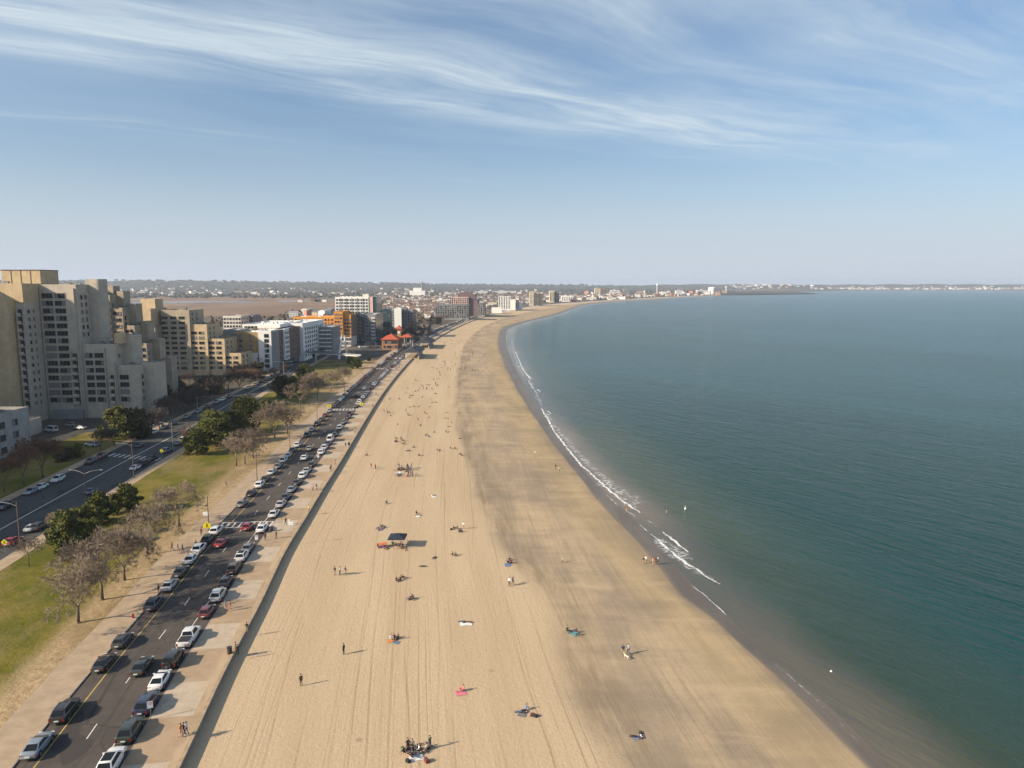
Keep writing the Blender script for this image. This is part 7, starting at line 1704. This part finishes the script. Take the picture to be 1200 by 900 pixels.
beach_person('sit', 'black', 488, 602, 'person in black sitting up on a white blanket beyond the canopy'); beach_person('lie', 'maroon', 491, 604, 'person in dark red lying on a white blanket beyond the canopy'); towel(490, 605, 2.0, 1.3, 'white', 'white blanket under a pair beyond the canopy')
beach_person('lie', 'white', 507, 581, 'person in white lying on a white towel, alone'); towel(508, 582, 2.2, 1.4, 'white', 'white towel under a lone person in white'); beach_person('sit', 'brown', 453, 590, 'person in brown sitting alone beyond the canopy, near the raked lines')
# the big huddle
for i in range(30):
    kind = rng.choice(('stand', 'stand', 'sit', 'sit', 'sitback', 'lie')); c = rc(); up_ = kind == 'stand'
    px = rng.uniform(464, 484); py = rng.choice((rng.uniform(548, 553), rng.uniform(549, 552), rng.uniform(556, 559)))
    beach_person(kind, c, px, py, f'person in {c} {PW[kind]} in the big huddle of beachgoers')
towel(468, 554, 3, 2, 'white', 'white blanket among the big huddle'); towel(477, 558, 2.4, 1.6, 'pink', 'pink blanket at the front of the big huddle')
# farther groups, read off one by one
FARP = [(440, 550, 'stand'), (435, 549, 'stand'), (465, 518, 'sit'), (463, 518, 'sit'), (509, 507, 'sit'), (466, 498, 'sit'), (430, 534, 'sit'), (491, 534, 'sit'), (494, 534, 'lie'), (528, 526, 'sit'), (533, 526, 'sit'), (539, 533, 'sit'), (541, 534, 'sit'), (478, 486, 'sit'), (480, 487, 'lie'), (485, 477, 'sit'), (450, 484, 'stand'), (454, 485, 'stand'), (456, 484, 'sit'), (450, 471, 'walk'), (457, 468, 'sit'), (468, 468, 'sit'), (476, 483, 'stand'), (490, 494, 'stand'), (493, 499, 'sit'), (495, 466, 'sit'), (491, 477, 'sit'), (505, 470, 'stand'), (511, 472, 'sit'), (503, 477, 'lie'), (524, 484, 'lie'), (526, 500, 'lie'), (529, 496, 'sit'), (539, 514, 'lie'), (487, 459, 'sit'), (490, 458, 'sit'), (492, 457, 'stand'), (496, 456, 'stand'), (500, 457, 'stand'), (480, 467, 'stand'), (512, 453, 'sit'), (526, 454, 'lie'), (508, 445, 'sit'), (487, 446, 'sit'), (494, 452, 'sit'), (484, 463, 'walk'), (515, 438, 'stand'), (516, 440, 'sit'), (514, 444, 'lie'), (522, 441, 'stand'), (503, 442, 'lie'), (540, 434, 'walk'), (545, 433, 'stand')]
for px, py, kind in FARP: beach_person(kind, rc(), px, py)
for i in range(26):
    for _ in range(50):
        px, py = rng.uniform(440, 545), rng.uniform(438, 530); q = on_sand(px, py)
        if wall_x(q.y) + 8 < q.x < tide_x(q.y) - 4: break
    beach_person(rng.choice(('sit', 'sit', 'sitback', 'lie', 'stand')), rc(), px, py)
    if i % 2: beach_person(rng.choice(('sit', 'lie', 'sit')), rc(), px + 2.2, py + .3)
for i in range(62):
    for _ in range(50):
        px, py = rng.uniform(505, 572), rng.uniform(398, 438); q = on_sand(px, py)
        if wall_x(q.y) + 10 < q.x < wet_x(q.y) - 4: break
    person(rng.choice(('sit', 'sit', 'stand', 'walk', 'lie')), rc(), q, 'tiny person far off on the crowded sand near the beach pavilions', 'far crowd on the sand')
# promenade and walks
def walker(px, py, kind, c, lab, **kw): q = at(px, py, .135); return person(kind, c, q, lab, 'people on the promenade and walks', **kw)
for a in [(212, 864, 'walk', 'orange', 'person in orange of the three walking abreast at the bottom of the promenade'), (215.5, 862, 'walk', 'black', 'person in black of the three walking abreast at the bottom of the promenade'), (219, 861, 'walk', 'white', 'person in white of the three walking abreast at the bottom of the promenade'),
          (264.5, 714, 'walk', 'teal', 'person in teal walking beside the silver SUV'), (270, 716, 'walk', 'red', 'person in red walking beside the silver SUV'), (276, 765, 'stand', 'grey', 'person in grey at the sea wall beside the litter bin'), (278.5, 768, 'stand', 'black', 'person in black at the sea wall beside the litter bin'), (289.5, 741, 'stand', 'black', 'person in black leaning at the sea wall farther from the litter bin'),
          (335, 615, 'walk', 'maroon', 'person in dark red waiting near the promenade end of the nearer crossing'), (340, 616, 'walk', 'white', 'person in white waiting near the promenade end of the nearer crossing'), (324, 631, 'lean', 'black', 'person in black beside the pale panel before the nearer crossing'), (311, 633, 'stand', 'maroon', 'small person in dark red by the kerb before the nearer crossing'), (362, 600, 'stand', 'yellow', 'person in yellow sitting at the sea wall beyond the nearer crossing'),
          (367, 575, 'walk', 'pink', 'person in pink of a pair on the promenade'), (371, 574, 'walk', 'black', 'person in black of a pair on the promenade'), (387, 553, 'walk', 'black', 'person in black walking toward the sea wall bend'), (388, 551, 'walk', 'navy', 'person in navy walking close behind one in black'), (393, 545, 'walk', 'red', 'person in red on the promenade by the white SUV'), (405, 524, 'walk', 'black', 'lone person in black walking at the middle of the promenade'), (416, 507, 'walk', 'white', 'person in white on the promenade before the second crossing'), (437, 478, 'walk', 'navy', 'person in navy walking by the second crossing'),
          (202, 645, 'walk', 'black', 'left one of three walkers in dark clothes on the grass side walk'), (209, 647, 'walk', 'navy', 'middle one of three walkers in dark clothes on the grass side walk'), (214, 647, 'walk', 'black', 'right one of three walkers in dark clothes on the grass side walk'), (265, 571, 'walk', 'black', 'lone walker in black on the grass side walk beyond the crossing'), (230, 643, 'stand', 'black', 'person in black standing by the parked white SUV'), (236, 627, 'stand', 'red', 'person in red standing near the yellow pedestrian sign'), (186, 696, 'stand', 'black', 'person standing at the back of the silver sedan')]:
    walker(*a[:4], a[4])
for i in range(40):
    if i < 22: s, u = S_X3 + rng.uniform(-14, 12), rng.uniform(U_L - 3, -1)
    else: s, u = rng.uniform(S_X2 + 20, s_of(900)), rng.choice((rng.uniform(-5.5, -1), rng.uniform(U_L - 4.5, U_L - 1)))
    person(rng.choice(('walk', 'walk', 'stand')), rc(), place(s, u, .136 if not (U_L < u < U_R) else .012), 'tiny walker in the throng at the third crossing' if i < 22 else 'tiny walker strolling the promenade toward the pavilions', 'far walkers on the boulevard')
